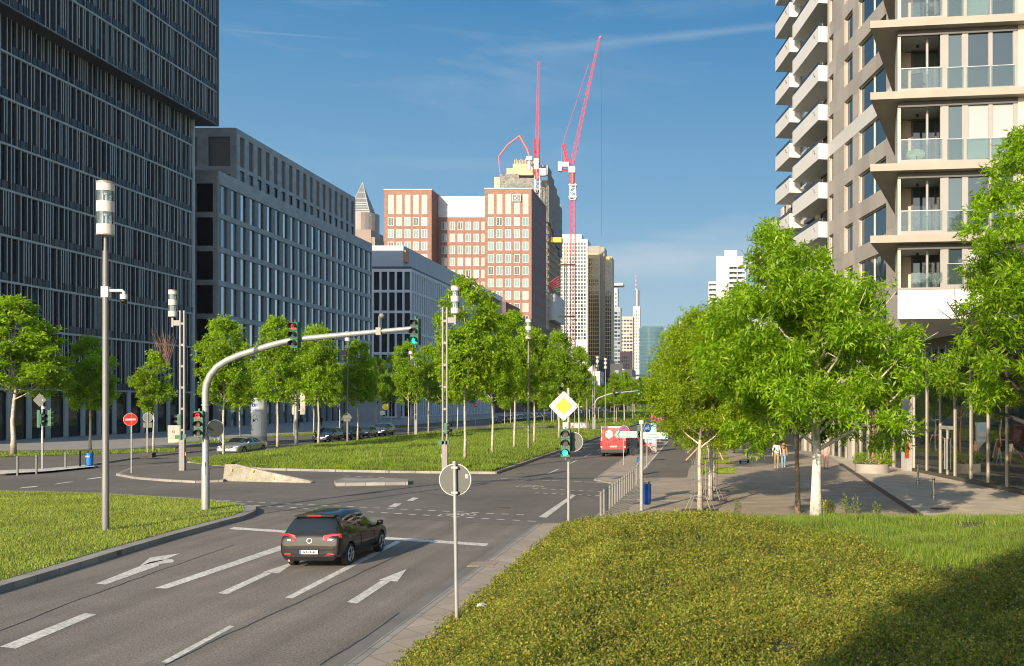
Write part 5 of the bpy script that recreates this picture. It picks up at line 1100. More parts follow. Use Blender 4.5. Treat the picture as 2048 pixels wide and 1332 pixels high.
def signal(parent, loc, rz=0, lit=None, n=3, name='signal_head', s=1.0, arrow=False, col=None, order=('r','y','g')):
    """three-lens head; lenses face local -Y turned by rz"""
    Hh = .345*n*s; w_ = .17*s
    def rp(v): a, b = rot2((v[0], v[1]), rz); return (loc[0]+a, loc[1]+b, loc[2]+v[2])
    def bx(mb, x0, x1, y0, y1, z0, z1):
        q = [rp(v) for v in ((x0,y0,z0),(x1,y0,z0),(x1,y1,z0),(x0,y1,z0),(x0,y0,z1),(x1,y0,z1),(x1,y1,z1),(x0,y1,z1))]
        mb.add(q, [(3,2,1,0),(4,5,6,7),(0,1,5,4),(1,2,6,5),(2,3,7,6),(3,0,4,7)])
    mb = MB()
    for i in range(n): z = Hh/2-(i+1)*.345*s; bx(mb, -w_, w_, -.09*s, .12*s, z+.006, z+.339*s)
    bx(mb, -.03, .03, -.03, .03, Hh/2, Hh/2+.1*s); bx(mb, -.03, .03, -.03, .03, -Hh/2-.12*s, -Hh/2)
    hd = mb.build(name, col or mGreen, parent)
    for i in range(n):
        z = Hh/2-(i+.5)*.345*s; k = order[i]; on = lit == k
        m_ = (mLRed if k == 'r' else mLGreen) if on else mLOff
        mb = MB(); mb.tube([rp((0,-.085*s,z)), rp((0,-.115*s,z))], .115*s, 16); mb.build('lens', m_, hd)
        if on and arrow and k == 'r':
            mb = MB()
            for a, b in (((-.07,.0),(.08,0)),((-.07,0),(-.01,.055)),((-.07,0),(-.01,-.055))): mb.tube([rp((a[0]*s,-.12*s,z+a[1]*s)), rp((b[0]*s,-.12*s,z+b[1]*s))], .016*s, 4)
            mb.build('arrow', mBlack, hd)
        vs, fs = [], []; N = 12
        for j in range(N+1):
            q = math.pi*(-.12+1.24*j/N); c, s_ = math.cos(q)*.138*s, math.sin(q)*.138*s
            vs += [rp((c, -.09*s, z+s_)), rp((c*1.0, -.30*s+(.06*s if j in (0, N) else 0), z+s_-.02*s)), rp((c*1.06, -.09*s, z+s_*1.06)), rp((c*1.05, -.30*s+(.06*s if j in (0, N) else 0), z+s_*1.05-.02*s))]
        for j in range(N): a = j*4; fs += [(a,a+1,a+5,a+4),(a+2,a+6,a+7,a+3),(a+1,a+3,a+7,a+5)]
        mb = MB(); mb.add(vs, fs); mb.build('visor', mVisor, hd, smooth=True)
    return hd
def round_plate(t, c, r, rz, face, back=None, rim=None, name='sign_plate', th=.012):
    n = Vector((math.sin(rz), -math.cos(rz), 0)); c = Vector(c)
    mb = MB(); mb.disc(c, r, n, th, 28); o = mb.build(name, back or mAlu, t)
    mb = MB(); mb.ring(c, r, .012, n, 28); mb.build('rim', rim or mWhite, o)
    if face: mb = MB(); mb.disc(c+n*(th/2+.004), r*.985, n, .006, 28); mb.build('sign_face', face, o)
    return o, n
def post(t, Hh, r=.038, mat=None, name='post', x=0, y=0, z0=-.1): mb = MB(); mb.cyl(x, y, z0, Hh, r, 10); return mb.build(name, mat or mGalv, t, smooth=40)
def sticker(t, x, y, z, w_, h_, mat): mb = MB(); mb.box(x-w_/2, x+w_/2, y-.004, y, z-h_/2, z+h_/2); return mb.build('sticker', mat, t)
# signal mast with curved arm
x0, y0, _ = at(411, 1021, .15); Z0 = .15
t = thing('signal_mast', 'curved grey signal mast arching from the island over the road', 'traffic light', (x0, y0, Z0)); mast = t
pts = [P(px, py, y0) for px, py in ((411,805),(411,787),(413,768),(421,750),(434,734),(454,721),(480,710),(508,701),(540,691),(566,684),(590,679.5),(608,677),(826,656.5))]
mb = MB(); mb.tube([(x0,y0,0),(x0,y0,1.9),(x0,y0,1.95),(x0,y0,pts[0].z)], [.155,.15,.13,.125], 14); mb.cyl(x0,y0,gz(812,y0),gz(808,y0),.15,14); mb.build('pole', mGalv, t, smooth=40, world=True)
mb = MB(); mb.tube(pts, [.135]*7+[.13,.125,.12,.12,.115,.085], 12); 
for q in (.25,.3): p = pts[11].lerp(pts[12], q); mb.tube([p+Vector((-.02,0,0)), p+Vector((.02,0,0))], .115, 12)
mb.build('arm', mGalv, t, smooth=40, world=True)
mb = MB(); p = pts[11].lerp(pts[12], .69); mb.box(p.x-.1,p.x+.1,y0-.14,y0+.14,p.z-.15,p.z+.15); mb.cyl(p.x,y0,p.z+.1,p.z+.62,.035,8); mb.lathe([(.02,0),(.1,.06),(.12,.12),(.1,.18),(.02,.24)], (p.x+.1,y0,p.z+.5), 12); mb.build('sensor', mGrey, t, world=True, smooth=40)
def rel(p): return (p.x-x0, p.y-y0, p.z-Z0)
p = P(595,671,y0); signal(t, (p.x-x0, -.22, p.z-Z0), R(-16), 'r', arrow=True, name='signal_head'); p = P(833,664,y0); signal(t, (p.x-x0, -.1, p.z-Z0), R(-16), 'g')
p = P(406,848,y0); signal(t, (p.x-x0, -.3, p.z-Z0), R(4), 'r', arrow=True)
round_plate(t, (.33, .12, gz(858,y0)-Z0), .36, R(235), mBlue); sticker(t, .0, -.16, 1.7, .1, .5, mWhite); sticker(t, .02, -.16, 3.0, .1, .1, mWhite)
for px, py, sd, gr, lb in ((365,941,-1,1,'twin-post lamp with its lantern to the left, on the paved refuge'),(890,946,1,1,'twin-post lamp with graffiti at the front of the median, lantern to the right'),(832,876,-1,0,'twin-post lamp between two slim trees on the left of the median'),(1187,859,1,0,'twin-post lamp beside the far signal mast')):
    x, y, z = at(px, py, .12); z_ = .12 if px != 832 else .4
    tw = twin_lamp(lb, (x, y, z_), sd, 10.15)
    if gr:
        graffiti(tw, 0, -.135, .75, 1.0)
        signal(tw, (-.18 if sd < 0 else .12, -.02, 3.25 if sd < 0 else 2.75), R(-80) if sd < 0 else R(84), None, n=2, s=.95); mb = MB(); mb.box(-.42,-.02,-.12,.02,2.0 if sd < 0 else 1.75,2.25 if sd < 0 else 2.0); mb.box(.05,.3,-.12,.02,2.05 if sd < 0 else 1.75,2.3 if sd < 0 else 2.0); mb.build('push_button_box', mGreen, tw)
        mb = MB(); mb.box(.17 if sd < 0 else -.23,.23 if sd < 0 else -.17,-.05,.05,.95,1.15); mb.build('reflector', M('amber', (.7,.32,.02), .4, 0), tw)
lamps = [(695,891,.4,'cylindrical street lamp with a triangle sign back and a floodlight'),(1057,907,.4,'cylindrical street lamp on the median left of the yellow diamond sign'),(1138,873,.4,'cylindrical street lamp among the crowns behind the yellow diamond sign'),(1174,862,.4,'cylindrical street lamp at the back corner of the first median')]
for px, py, z, lb in lamps:
    x, y, _ = at(px, py); tl = dup(L1, (x, y, z-.1), 0, lb, .97)
    if px == 695:
        r_ = thing('warning_sign', 'triangular sign seen from behind on the floodlight lamp post', 'sign', (x, y, gz(833,y)))
        mb = MB(); mb.prism([(-.52,-.15),(.52,-.15),(.52,-.14),(-.52,-.14)], 0, .01); mb.add([(-.55,-.16,-.2),(.55,-.16,-.2),(0,-.16,.75),(-.55,-.14,-.2),(.55,-.14,-.2),(0,-.14,.75)], [(0,1,2),(5,4,3),(0,3,4,1),(1,4,5,2),(2,5,3,0)]); mb.build('sign_plate', mAlu, r_)
        mb = MB(); mb.box(-.35,.35,-.16,-.14,-.5,-.22); mb.build('lower_plate', mAlu, r_)
        f_ = thing('floodlight', 'small grey floodlight clamped to the lamp post left of the portico', 'floodlight', (x-.35, y-.1, gz(706,y))); mb = MB(); mb.ob(((0,0),(.8,.6),(.6,-.8)), -.3, .3, -.25, .25, -.08, .08); mb.build('housing', mGrey, f_); mb = MB(); mb.bar((.05,0,0), (.3,.08,-.1), .06); mb.build('bracket', mGrey, f_)
for i, (px, ptop) in enumerate(((1211,722),(1247,742),(1203,757),(1226,764),(1235,760))):
    Y = 6.9*2000/(803-ptop); dup(L1, (gx(px,Y), Y, .2), 0, 'far cylindrical street lamp along the second median', 1.0, 'far street lamps along the second median')
m2 = dup(mast, at(1190,858), 0, 'far curved signal mast at the second junction', .86)
# priority sign and signal on one post
x, y, _ = at(1137, 1044); t = thing('priority_sign', 'yellow and white diamond priority road sign above a green signal', 'road sign', (x, y, .04))
post(t, gz(778,y), .055); zc = gz(812,y)-.04; xc_ = gx(1128,y)-x
def diamond(r, y_, m, name, th=.012, ro=.06, par=None):
    mb = MB(); q = []
    for k in range(4):
        a = math.pi/2*k
        for e in (-1, 1): c, s_ = (r-ro)*math.cos(a)+ro*math.cos(a+e*.5), (r-ro)*math.sin(a)+ro*math.sin(a+e*.5); q.append((xc_+c, s_+zc))
    n = len(q); mb.add([(a, y_, b) for a, b in q]+[(a, y_+th, b) for a, b in q], [tuple(range(n)), tuple(range(2*n-1,n-1,-1))]+[(i,i+n,(i+1)%n+n,(i+1)%n) for i in range(n)]); return mb.build(name, m, par or t)
pl = diamond(.545, -.085, mSignW, 'sign_plate', .02); diamond(.50, -.090, mBlack, 'black_line', .004, par=pl); diamond(.485, -.095, mSignW, 'white_field', .004, par=pl); diamond(.31, -.100, mBlack, 'inner_line', .004, .02, par=pl); diamond(.295, -.105, mYellow, 'yellow_field', .004, .02, par=pl)
signal(t, (gx(1133,y)-x, -.2, gz(888,y)), R(-4), 'g'); mb = MB(); mb.cyl(gx(1133,y)-x, -.1, gz(859,y), gz(846,y), .13, 14); mb.build('cap', M('cap_cream', (.6,.56,.46), .5, 0), t)
round_plate(t, (gx(1146,y)-x, .08, gz(886,y)), .36, R(180), mWhite)
# round sign seen from behind, nearest
x, y, _ = at(914, 1243, .1); t = thing('round_sign', 'round sign seen from behind on a galvanised post at the foot of the slope', 'road sign', (x, y, .03)); sg_h = gz(930,y)
mb = MB(); mb.tube([(0,0,-.2),(-.05,0,sg_h)], .038, 14); mb.cyl(-.05,0,sg_h,sg_h+.05,.042,14); mb.build('post', mGalv, t, smooth=40)
pl, n = round_plate(t, (-.05, .06, gz(963,y)), .315, R(180), mWhite, th=.02); sticker(pl, .18, .048, gz(956,y), .06, .075, mWhite); sticker(pl, .175, .046, gz(955,y)-.01, .025, .025, mRed)
for p_ in (938, 988): mb = MB(); mb.box(-.11,.02,-.045,.05,gz(p_,y)-.02,gz(p_,y)+.02); mb.build('clamp', mGalv, t)
# no entry sign, sign backs
x, y, _ = at(263, 946, .12); t = thing('no_entry_sign', 'red round no entry sign with a white bar on the paved refuge', 'road sign', (x, y, .12)); post(t, gz(826,y)-.1, .045); pl, n = round_plate(t, (-.03, -.06, gz(839,y)-.12), .38, R(40), mRed)
mb = MB(); u_ = Vector((n.y*-1, n.x, 0)); c = Vector((-.03,-.06,gz(839,y)-.12))+n*.02; mb.add([c+u_*a+Vector((0,0,b))+n*d for d in (0,.006) for a, b in ((-.28,-.06),(.28,-.06),(.28,.06),(-.28,.06))], [(0,1,2,3),(7,6,5,4),(0,4,5,1),(1,5,6,2),(2,6,7,3),(3,7,4,0)]); mb.build('white_bar', mWhite, pl)
dup(t, (gx(951,186), 186, .1), 0, 'far no entry sign between the white trunks on the left pavement', 1.15); dup(t, (gx(1107,192), 192, .1), 0, 'far no entry sign left of the yellow diamond sign', 1.15)
x, y, _ = at(295, 915, .12); t = thing('round_sign', 'round and square sign backs on a thin post in a stack of rubber bases', 'road sign', (x, y, .12)); post(t, gz(824,y)-.1, .035); round_plate(t, (0, .05, gz(835,y)-.12), .36, R(190), mWhite); mb = MB(); mb.box(-.36,.36,.03,.05,gz(855,y)-.12,gz(845,y)-.12); mb.build('lower_plate', mAlu, t)
mb = MB()
for k in range(4): mb.box(-.55+.03*(k%2), .5+.03*(k%2), -.3, .3, .1*k, .1*k+.09)
mb.build('rubber_base', M('old_rubber', (.06,.055,.045), .9, .2, 5), t)
x, y, _ = at(85, 938, .12); t = thing('priority_sign', 'diamond sign back above green signals at the left pavement', 'road sign', (x, y, .12)); post(t, gz(790,y)-.12, .06); zc = gz(800,y)-.12; xc_ = -.15; pl = diamond(.43, -.06, mAlu, 'sign_plate', .02, par=t)
sticker(pl, .05, -.062, zc-.02, .06, .09, mWhite)
signal(t, (0.1,-.15,gz(838,y)-.12), R(75), None, n=2); signal(t, (.5,.05,gz(836,y)-.12), R(100), None); mb = MB(); mb.box(-.3,-.12,-.1,.1,gz(855,y)-.12,gz(820,y)-.12); mb.bar((-.2,0,gz(852,y)-.12),(.5,0,gz(852,y)-.12),.06); mb.build('signal_bracket', mGreen, t); mb = MB(); mb.cyl(.05,0,gz(818,y)-.12,gz(813,y)-.12,.12,12); mb.build('cap', mFrost, t); sticker(t, .0,-.065, 2.1,.09,.8, mWhite)
# no stopping signs
def no_stop(t, c, r, rz):
    pl, n = round_plate(t, c, r, rz, mRed, rim=mWhite); u_ = Vector((-n.y, n.x, 0)); c = Vector(c)+n*.02
    mb = MB(); z_ = Vector((0,0,1))
    for k in range(4):
        a0 = math.pi/2*k; q = [c+(u_*math.cos(a)+z_*math.sin(a))*rr*r for rr, a in ((.2,a0),(.76,a0-.55),(.80,a0-.28),(.80,a0),(.80,a0+.28),(.76,a0+.55))]
        mb.add(q, [tuple(range(6))]); mb.add([p+n*.003 for p in q], [tuple(range(6))])
    mb.build('blue_field', M('deep_blue', (.01,.04,.35), .4, 0), pl)
x, y, _ = at(1247, 932); t = thing('no_stopping_sign', 'round red and blue no stopping sign behind the left arm of the white fingerpost', 'road sign', (x, y, .04)); post(t, gz(852,y), .035); no_stop(t, (.03,-.05,gz(862,y)-.04), .37, 0)
for i, (px, py, Y, lb) in enumerate(((1307,836,108,'leftmost no stopping sign in the honey locust leaves'),(1320,842,104,'lower no stopping sign in the honey locust leaves'),(1329,837,112,'rightmost no stopping sign in the honey locust leaves'))):
    x = gx(px, Y); t = thing('no_stopping_sign', lb, 'road sign', (x, Y, .08)); post(t, gz(py-6,Y), .035); no_stop(t, (0,-.05,gz(py,Y)-.08), .33, R(20*(i-1))); mb = MB(); mb.box(-.35,.35,-.3,.3,0,.18); mb.build('rubber_base', mRubber, t)
t = thing('no_stopping_plate', 'small oval looking no stopping plate fixed to the grey pier', 'road sign', (Sx(64.3)-.08, 64.3, 3.0)); no_stop(t, (0,0,0), .3, R(-98)); mb = MB(); mb.ob(((0,0),(.15,-.99),(-.99,-.15)), -.22, .22, -.95, -.55, 0, .02); mb.build('lower_plate', mWhite, t)
# fingerpost with cycle route arms
x, y, _ = at(1283, 1022, .08); t = thing('fingerpost', 'galvanised fingerpost with two white cycle route arms lettered in green', 'road sign', (x, y, .08)); post(t, gz(848,y)-.08, .075); mb = MB(); mb.cyl(0,0,gz(848,y)-.08,gz(840,y)-.08,.10,14); mb.build('cap', M('cap_cream2', (.62,.55,.42), .5, 0), t)
mb = MB(); mb.box(-.16,-.05,-.1,.1,gz(876,y)-.08,gz(850,y)-.08); mb.build('bracket', mGreen, t)
mTxt = M('sign_green', (.01,.26,.17), .5, 0); mChev = M('chevron_green', (.0,.40,.27), .5, 0)
for sd, (px0, px1, pya, pyb), rows_ in ((-1,(1233.5,1282,862.5,875),(('Rödelheim','3,2'),('Westbahnhof','1,4'))),(1,(1286.5,1336,864.5,878),(('Griesheim','3,3'),('Galluswarte','1,2')))):
    xa, xb = gx(px0,y)-x, gx(px1,y)-x; za, zb = gz(pyb,y)-.08, gz(pya,y)-.08; zc = (za+zb)/2
    mb = MB(); mb.box(xa, xb, -.1, -.07, za, zb); b = mb.build('sign_arm', mSignW, t)
    tip = xa+.04 if sd < 0 else xb-.04; k = -sd
    mb = MB()
    for e in (1,-1): mb.tube([(tip,-.108,zc),(tip+k*.085,-.108,zc+e*.125)], .027, 4)
    mb.build('chevron', mChev, b)
    for i, (nm, km) in enumerate(rows_):
        zz = zc+(.062 if i == 0 else -.062); lx = xa+(.19 if sd < 0 else .14)
        text('lettering', nm, .105, (lx, -.106, zz), mTxt, b, align='LEFT', ext=.002); text('lettering', km, .095, ((xb-.13) if sd < 0 else xb-.24, -.106, zz), mTxt, b, ext=.002)
x, y, _ = at(1294, 938); t = thing('cycle_sign', 'blue round cycle path sign with a white bicycle behind the right arm of the fingerpost', 'road sign', (x, y, .09)); post(t, gz(846,y), .035); c = Vector((.03,-.05,gz(855.5,y)-.09)); pl, n = round_plate(t, c, .33, R(48), mBlue); u_ = Vector((-n.y, n.x, 0)); z_ = Vector((0,0,1)); mb = MB(); cc = c+n*.018
for dx in (-.13,.13):
    q = [cc+u_*(dx+.085*math.cos(a))+z_*(-.06+.085*math.sin(a)) for a in np.linspace(0, 6.283, 13)]; mb.tube(q, .011, 4)
for a, b in (((-.13,-.06),(-.05,.08)),((-.05,.08),(.09,.08)),((-.05,.08),(.0,-.06)),((.0,-.06),(.09,.08)),((.13,-.06),(.07,.14)),((-.13,-.06),(0,-.06)),((.07,.14),(.12,.15)),((-.09,.12),(-.03,.12))): mb.tube([cc+u_*a[0]+z_*a[1], cc+u_*b[0]+z_*b[1]], .011, 4)
mb.build('bicycle_symbol', mWhite, pl)
# bollards
b0 = None
def bollard(label, loc, h=.95, r=.05, mat=None, group=None):
    t = thing('bollard', label, 'bollard', loc, 0, group); mb = MB(); mb.cyl(0,0,-.1,h,r,12); mb.lathe([(r,h),(r*.8,h+.015),(r*.2,h+.022)], (0,0,0), 12); mb.build('post', mat or mGrey, t, smooth=40); mb = MB(); mb.cyl(0,0,h-.13,h-.10,r*1.08,12); mb.build('band', mAlu, t); return t
ORD = ['nearest','second','third','fourth','fifth','sixth','seventh','eighth','ninth','tenth','eleventh','twelfth','thirteenth','last']
for i in range(14):
    q = i/13; p = (-3.92+.36*q, 38.6+12.2*q, .06)
    lb = ORD[i]+' grey bollard of the close row behind the ground cover, counting from the diamond sign'
    if i == 0: b0 = bollard(lb, p, .95, .055, None, 'close row of grey bollards')
    else: dup(b0, p, 0, lb)
for i, (px, py, lb) in enumerate(((1273,972,'grey bollard just beyond the close row'),(1276,966,'grey bollard second beyond the close row, at the bright blue bin'),(1279,961,'grey bollard third beyond the close row, at the bright blue bin'))): x, y, _ = at(px, py); dup(b0, (x, y, .06), 0, lb, 1.1, 'grey bollards by the bright blue bin')
for i, (px, py, k, lb) in enumerate(((35,947,0,'grey bollard at the far left pavement edge'),(73,944,0,'grey bollard just left of the diamond sign back'),(131,936,0,'grey bollard left of the black bollard'),(160,933,1,'black bollard beside the blue litter bin'))):
    x, y, _ = at(px, py, .12); t = dup(b0, (x, y, .1), 0, lb, 1.12, 'bollards on the left pavement')
    if k: 
        t2 = bollard(lb, (x, y, .12), 1.05, .055, mBlack); [bpy.data.objects.remove(o) for o in list(t.children)+[t]]
mSteel = M('polished_steel', (.55,.55,.55), .22, .03, metal=1)
for px, py, lb in ((1836,972,'polished steel bollard in front of the grey pier'),(1867,1004,'polished steel bollard nearer the grassy bank')):
    x, y, _ = at(px, py); t = thing('bollard', lb, 'bollard', (x, y, .09)); mb = MB(); mb.cyl(0,0,0,.2,.085,14); mb.cyl(0,0,.21,.92,.065,14); mb.cyl(0,0,.93,1.0,.075,14); mb.build('post', mSteel, t, smooth=40); mb = MB(); mb.cyl(0,0,.2,.215,.09,14); mb.cyl(0,0,.915,.935,.08,14); mb.build('band', mBlack, t)
# litter bins
def bin_(label, loc, r, h, mat, z0=.25, hooks=True, txt=None):
    t = thing('litter_bin', label, 'litter bin', loc); mb = MB(); mb.lathe([(r*.75,z0),(r*.92,z0+.04),(r,z0+.3),(r,z0+h-.1),(r*1.04,z0+h-.09),(r*1.04,z0+h),(r*.85,z0+h),(r*.85,z0+h-.12)], (0,0,0), 18); mb.build('body', mat, t, smooth=40)
    mb = MB(); mb.box(-.05,.05,r*.9,r+.06,z0+.1,z0+h); mb.box(-r*.8,-r*.3,-.05,.05,z0+h,z0+h+.08); mb.box(r*.3,r*.8,-.05,.05,z0+h,z0+h+.1); mb.build('bracket', mBlack, t)
    return t
mBinB = M('bin_blue', (.005,.055,.26), .45, .08, 3); mBinL = M('bin_bright_blue', (.005,.13,.42), .45, .08, 3)
y = 41.0; bin_('dark blue litter bin hung on the fingerpost', (gx(1294,y), y, 0), .17, .84, mBinB, .28)
x, y, _ = at(1280, 953); bt = bin_('bright blue litter bin standing by the end of the bollards', (x, y, .08), .2, .9, mBinL, .1)
x, y, _ = at(179, 932, .12); bt = bin_('bright blue litter bin in front of a street tree trunk on the left pavement', (x, y, .12), .24, .88, mBinL, .03)
text('lettering', 'putzi', .17, (0,-.25,.62), mWhite, bt) if False else None
mb = MB()
for k in range(5): mb.box(-.15+.065*k, -.11+.065*k, -.253, -.243, .60+.02*(k%2), .70+.03*((k+1)%2))
mb.build('lettering', mWhite, bt)
# tall sign panels from behind, cabinet, column, bus stops
x, y, _ = at(592, 888, .12); t = thing('sign_panels', 'pair of tall grey sign panels seen from behind on a thick post', 'sign', (x, y, .12)); mb = MB(); mb.cyl(0,0,-.1,gz(757,y)-.1,.19,14); mb.build('post', mGalv, t, smooth=40)
for a, b in ((-.46,-.02),(.38,.88)): mb = MB(); mb.box(a,b,.12,.17,gz(829,y)-.12,gz(764,y)-.12); mb.build('sign_panel', M('panel_back', (.30,.28,.26), .5, .06, 2, metal=.2), t)
mb = MB(); [mb.box(-.2,.45,.05,.12,gz(p_,y)-.15,gz(p_,y)-.09) for p_ in (777,797,821)]; mb.build('bracket', mGalv, t)
y = 106.5; t = thing('utility_cabinet', 'grey beige utility cabinet on a pale plinth behind the refuge lamp', 'cabinet', (gx(352,y)-.1, y, .12)); mb = MB(); mb.box(-.62,.62,-.3,.3,.45,1.85); mb.build('body', M('cabinet_beige', (.33,.29,.25), .6, .08, 2), t)
mb = MB(); mb.box(-.6,.6,-.28,.28,0,.449); mb.build('plinth', M('plinth_stone', (.42,.39,.3), .8, .1), t)
for k in (-1,1): mb = MB(); mb.box(k*.31-.29,k*.31+.29,-.315,-.3,.5,1.8); d = mb.build('door', M('cabinet_door', (.36,.31,.27), .6, .06), t); mb = MB(); mb.box(k*.08-.025,k*.08+.025,-.34,-.316,1.05,1.3); mb.build('handle', mBlack, d)
y = 107.5; t = thing('advertising_column', 'round advertising column with a white holiday poster and black crown', 'advertising column', (gx(518,y), y, .12)); r_ = .78
mb = MB(); mb.cyl(0,0,.62,4.75,r_,32); mb.build('drum', M('column_drum', (.56,.55,.52), .6, .04), t, smooth=40)
mb = MB(); mb.cyl(0,0,0,.6,r_*1.03,32); mb.build('base', M('column_base', (.34,.33,.31), .7, .08), t, smooth=40)
mb = MB(); mb.cyl(0,0,4.76,5.2,r_*1.1,32); mb.build('crown', M('column_crown', (.02,.02,.022), .4, 0), t, smooth=40)
def patch(pts, mat, name, parent, rr):
    """polygon given in (angle deg from -Y, z) wrapped on the drum"""
    mb = MB(); vs = [(rr*math.sin(R(a)), -rr*math.cos(R(a)), z) for a, z in pts]; mb.add(vs, [tuple(range(len(vs)))]); return mb.build(name, mat, parent)
def strip(a0, a1, z0, z1, mat, name, parent, rr, n=14):
    mb = MB(); vs = []
    for i in range(n+1): a = R(a0+(a1-a0)*i/n); vs += [(rr*math.sin(a), -rr*math.cos(a), z0), (rr*math.sin(a), -rr*math.cos(a), z1)]
    mb.add(vs, [(2*i, 2*i+2, 2*i+3, 2*i+1) for i in range(n)]); return mb.build(name, mat, parent, smooth=True)
po = strip(-80, 38, .75, 4.7, M('poster_white', (.70,.69,.66), .5, .03), 'poster', t, r_+.006)
mPB = M('poster_cyan', (.05,.42,.55), .5, 0); mPN = M('poster_navy', (.03,.03,.16), .5, 0)
strip(-78, 36, 3.35, 4.68, M('poster_grey_blue', (.30,.36,.42), .5, .25, 1.2), 'poster_top', po, r_+.010)
for i, ch in enumerate('LOS!'): a = R(-30+13*i); text('lettering', ch, .42, ((r_+.02)*math.sin(a), -(r_+.02)*math.cos(a), 3.98), mPN, po, rot=(R(90),0,a), bold=.02)
patch([(-26,2.95),(-10,3.02),(14,2.95),(8,2.72),(-6,2.68),(-22,2.75)], mPB, 'wave_shape', po, r_+.014); patch([(-28,2.4),(-18,2.55),(-6,2.42),(4,2.6),(14,2.45),(20,2.25),(2,2.15),(-8,2.28),(-22,2.2)], mPN, 'lettering_shape', po, r_+.014)
strip(-66, -18, 1.3, 1.42, mPB, 'water', po, r_+.012); strip(-66, -34, 1.425, 1.6, M('poster_sand', (.45,.36,.26), .5, .2, 6), 'ruin', po, r_+.012); strip(-46, -38, 1.605, 1.9, mRed, 'red_tower', po, r_+.012); patch([(-62,1.85),(-57,2.0),(-52,1.85),(-57,1.7)], M('poster_green', (.12,.3,.05), .5, 0), 'tree_shape', po, r_+.014)
for (px, Yb, ptop, lb) in ((771, 134, 813, 'yellow disc bus stop sign on a teal post behind the parked cars'),(1322, 158, 803, 'yellow disc bus stop sign on a teal post in the right hand leaves')):
    t = thing('bus_stop_sign', lb, 'bus stop sign', (gx(px,Yb), Yb, .1)); post(t, gz(ptop+4,Yb), .07, mTeal); round_plate(t, (0,-.09,gz(ptop+2,Yb)), .42, 0, mYellow, rim=mYellow); mb = MB(); mb.box(-.75,-.08,-.03,.03,gz(ptop+14,Yb)-.3,gz(ptop+10,Yb)) if px == 771 else mb.box(.1,.8,-.03,.03,gz(ptop+14,Yb)-.3,gz(ptop+8,Yb)); mb.build('timetable', mWhite, t)
# billboard, bikes
x, y, _ = at(1302, 906); t = thing('poster_stand', 'free standing grey poster stand with a pale blue advert', 'billboard', (x, y, .08)); mb = MB(); mb.box(-.55,.5,-.18,.18,0,2.55); mb.build('frame', M('stand_grey', (.30,.30,.29), .5, .06), t)
mb = MB(); mb.box(-.5,.35,-.195,-.181,.75,2.48); po = mb.build('poster', M('poster_blue', (.28,.45,.60), .3, .15, 1.5), t)
mb = MB(); [mb.box(-.45,.2+.08*(k%2),-.205,-.196,1.55-.13*k,1.62-.13*k) for k in range(3)]; mb.build('text_lines', mWhite, po); mb = MB(); mb.box(-.45,.12,-.205,-.196,1.1,1.17); mb.build('red_line', M('poster_red', (.6,.12,.12), .5, 0), po); mb = MB(); mb.box(-.45,.3,-.205,-.196,.85,.93); mb.build('base_line', mWhite, po)
def bicycle(label, loc, rz, fm, group='bicycles by the poster stand'):
    t = thing('bicycle', label, 'bicycle', loc, rz, group); t.rotation_euler = (0, R(6), rz)
    for yy in (-.52, .52):
        mb = MB(); mb.ring((0,yy,.34), .32, .02, (1,0,0), 22); w_ = mb.build('wheel', mRubber, t); mb = MB(); [mb.tube([(0,yy,.34),(0,yy+.31*math.cos(a),.34+.31*math.sin(a))], .004, 3) for a in np.linspace(0, 5.8, 12)]; mb.ring((0,yy,.34), .30, .008, (1,0,0), 22); mb.build('rim', mAlu, w_)
    mb = MB(); J = dict(r=(0,-.52,.34), b=(0,-.06,.30), s=(0,-.18,.82), h=(0,.36,.80), f=(0,.52,.34))
    for a, b in (('r','b'),('b','s'),('r','s'),('s','h'),('b','h'),('h','f')): mb.tube([J[a], J[b]], .02, 6)
    mb.build('frame', fm, t)
    mb = MB(); mb.tube([(0,.36,.8),(0,.33,1.0)], .015, 6); mb.tube([(-.28,.25,1.0),(-.1,.33,1.02),(.1,.33,1.02),(.28,.25,1.0)], .014, 6); mb.build('handlebar', mBlack, t)
    mb = MB(); mb.box(-.07,.07,-.32,-.06,.90,.96); mb.tube([(0,-.18,.82),(0,-.19,.9)], .014, 6); mb.build('saddle', mBlack, t); mb = MB(); mb.ring((.04,-.06,.30), .09, .008, (1,0,0), 14); mb.bar((.05,-.06,.3), (.1,-.02,.14), .02); mb.bar((-.05,-.06,.3), (-.1,-.1,.46), .02); mb.build('crank', mBlack, t); return t
x, y, _ = at(1277, 914); bicycle('black bicycle parked left of the fingerpost, front wheel toward the kerb', (x, y, .08), R(62), mBlack); x, y, _ = at(1287, 912); bicycle('bicycle with a red bag rack behind the fingerpost', (x, y+.5, .08), R(40), mBlack); x, y, _ = at(1296, 910); bicycle('red bicycle leaning at the poster stand', (x, y, .08), R(65), mRed)
x, y, _ = at(1489, 929); t = thing('kick_scooter', 'teal rental kick scooter parked alone on the plaza', 'scooter', (x, y, .08), R(-35)); mTq = M('scooter_teal', (.0,.22,.22), .4, 0)
mb = MB(); mb.tube([(0,.42,.2),(0,.30,1.12)], .035, 8); mb.build('stem', mTq, t, smooth=True); mb = MB(); mb.prism([(-.09,-.5),(.09,-.5),(.09,.3),(-.09,.3)], .12, .18); mb.bar((0,.3,.16), (0,.42,.3), .06); mb.build('deck', mTq, t); mb = MB(); mb.tube([(-.24,.27,1.1),(0,.3,1.14),(.24,.27,1.1)], .02, 6); mb.build('handlebar', mBlack, t)
for yy in (-.55,.46): mb = MB(); mb.ring((0,yy,.13), .09, .045, (1,0,0), 16); mb.build('wheel', mRubber, t)
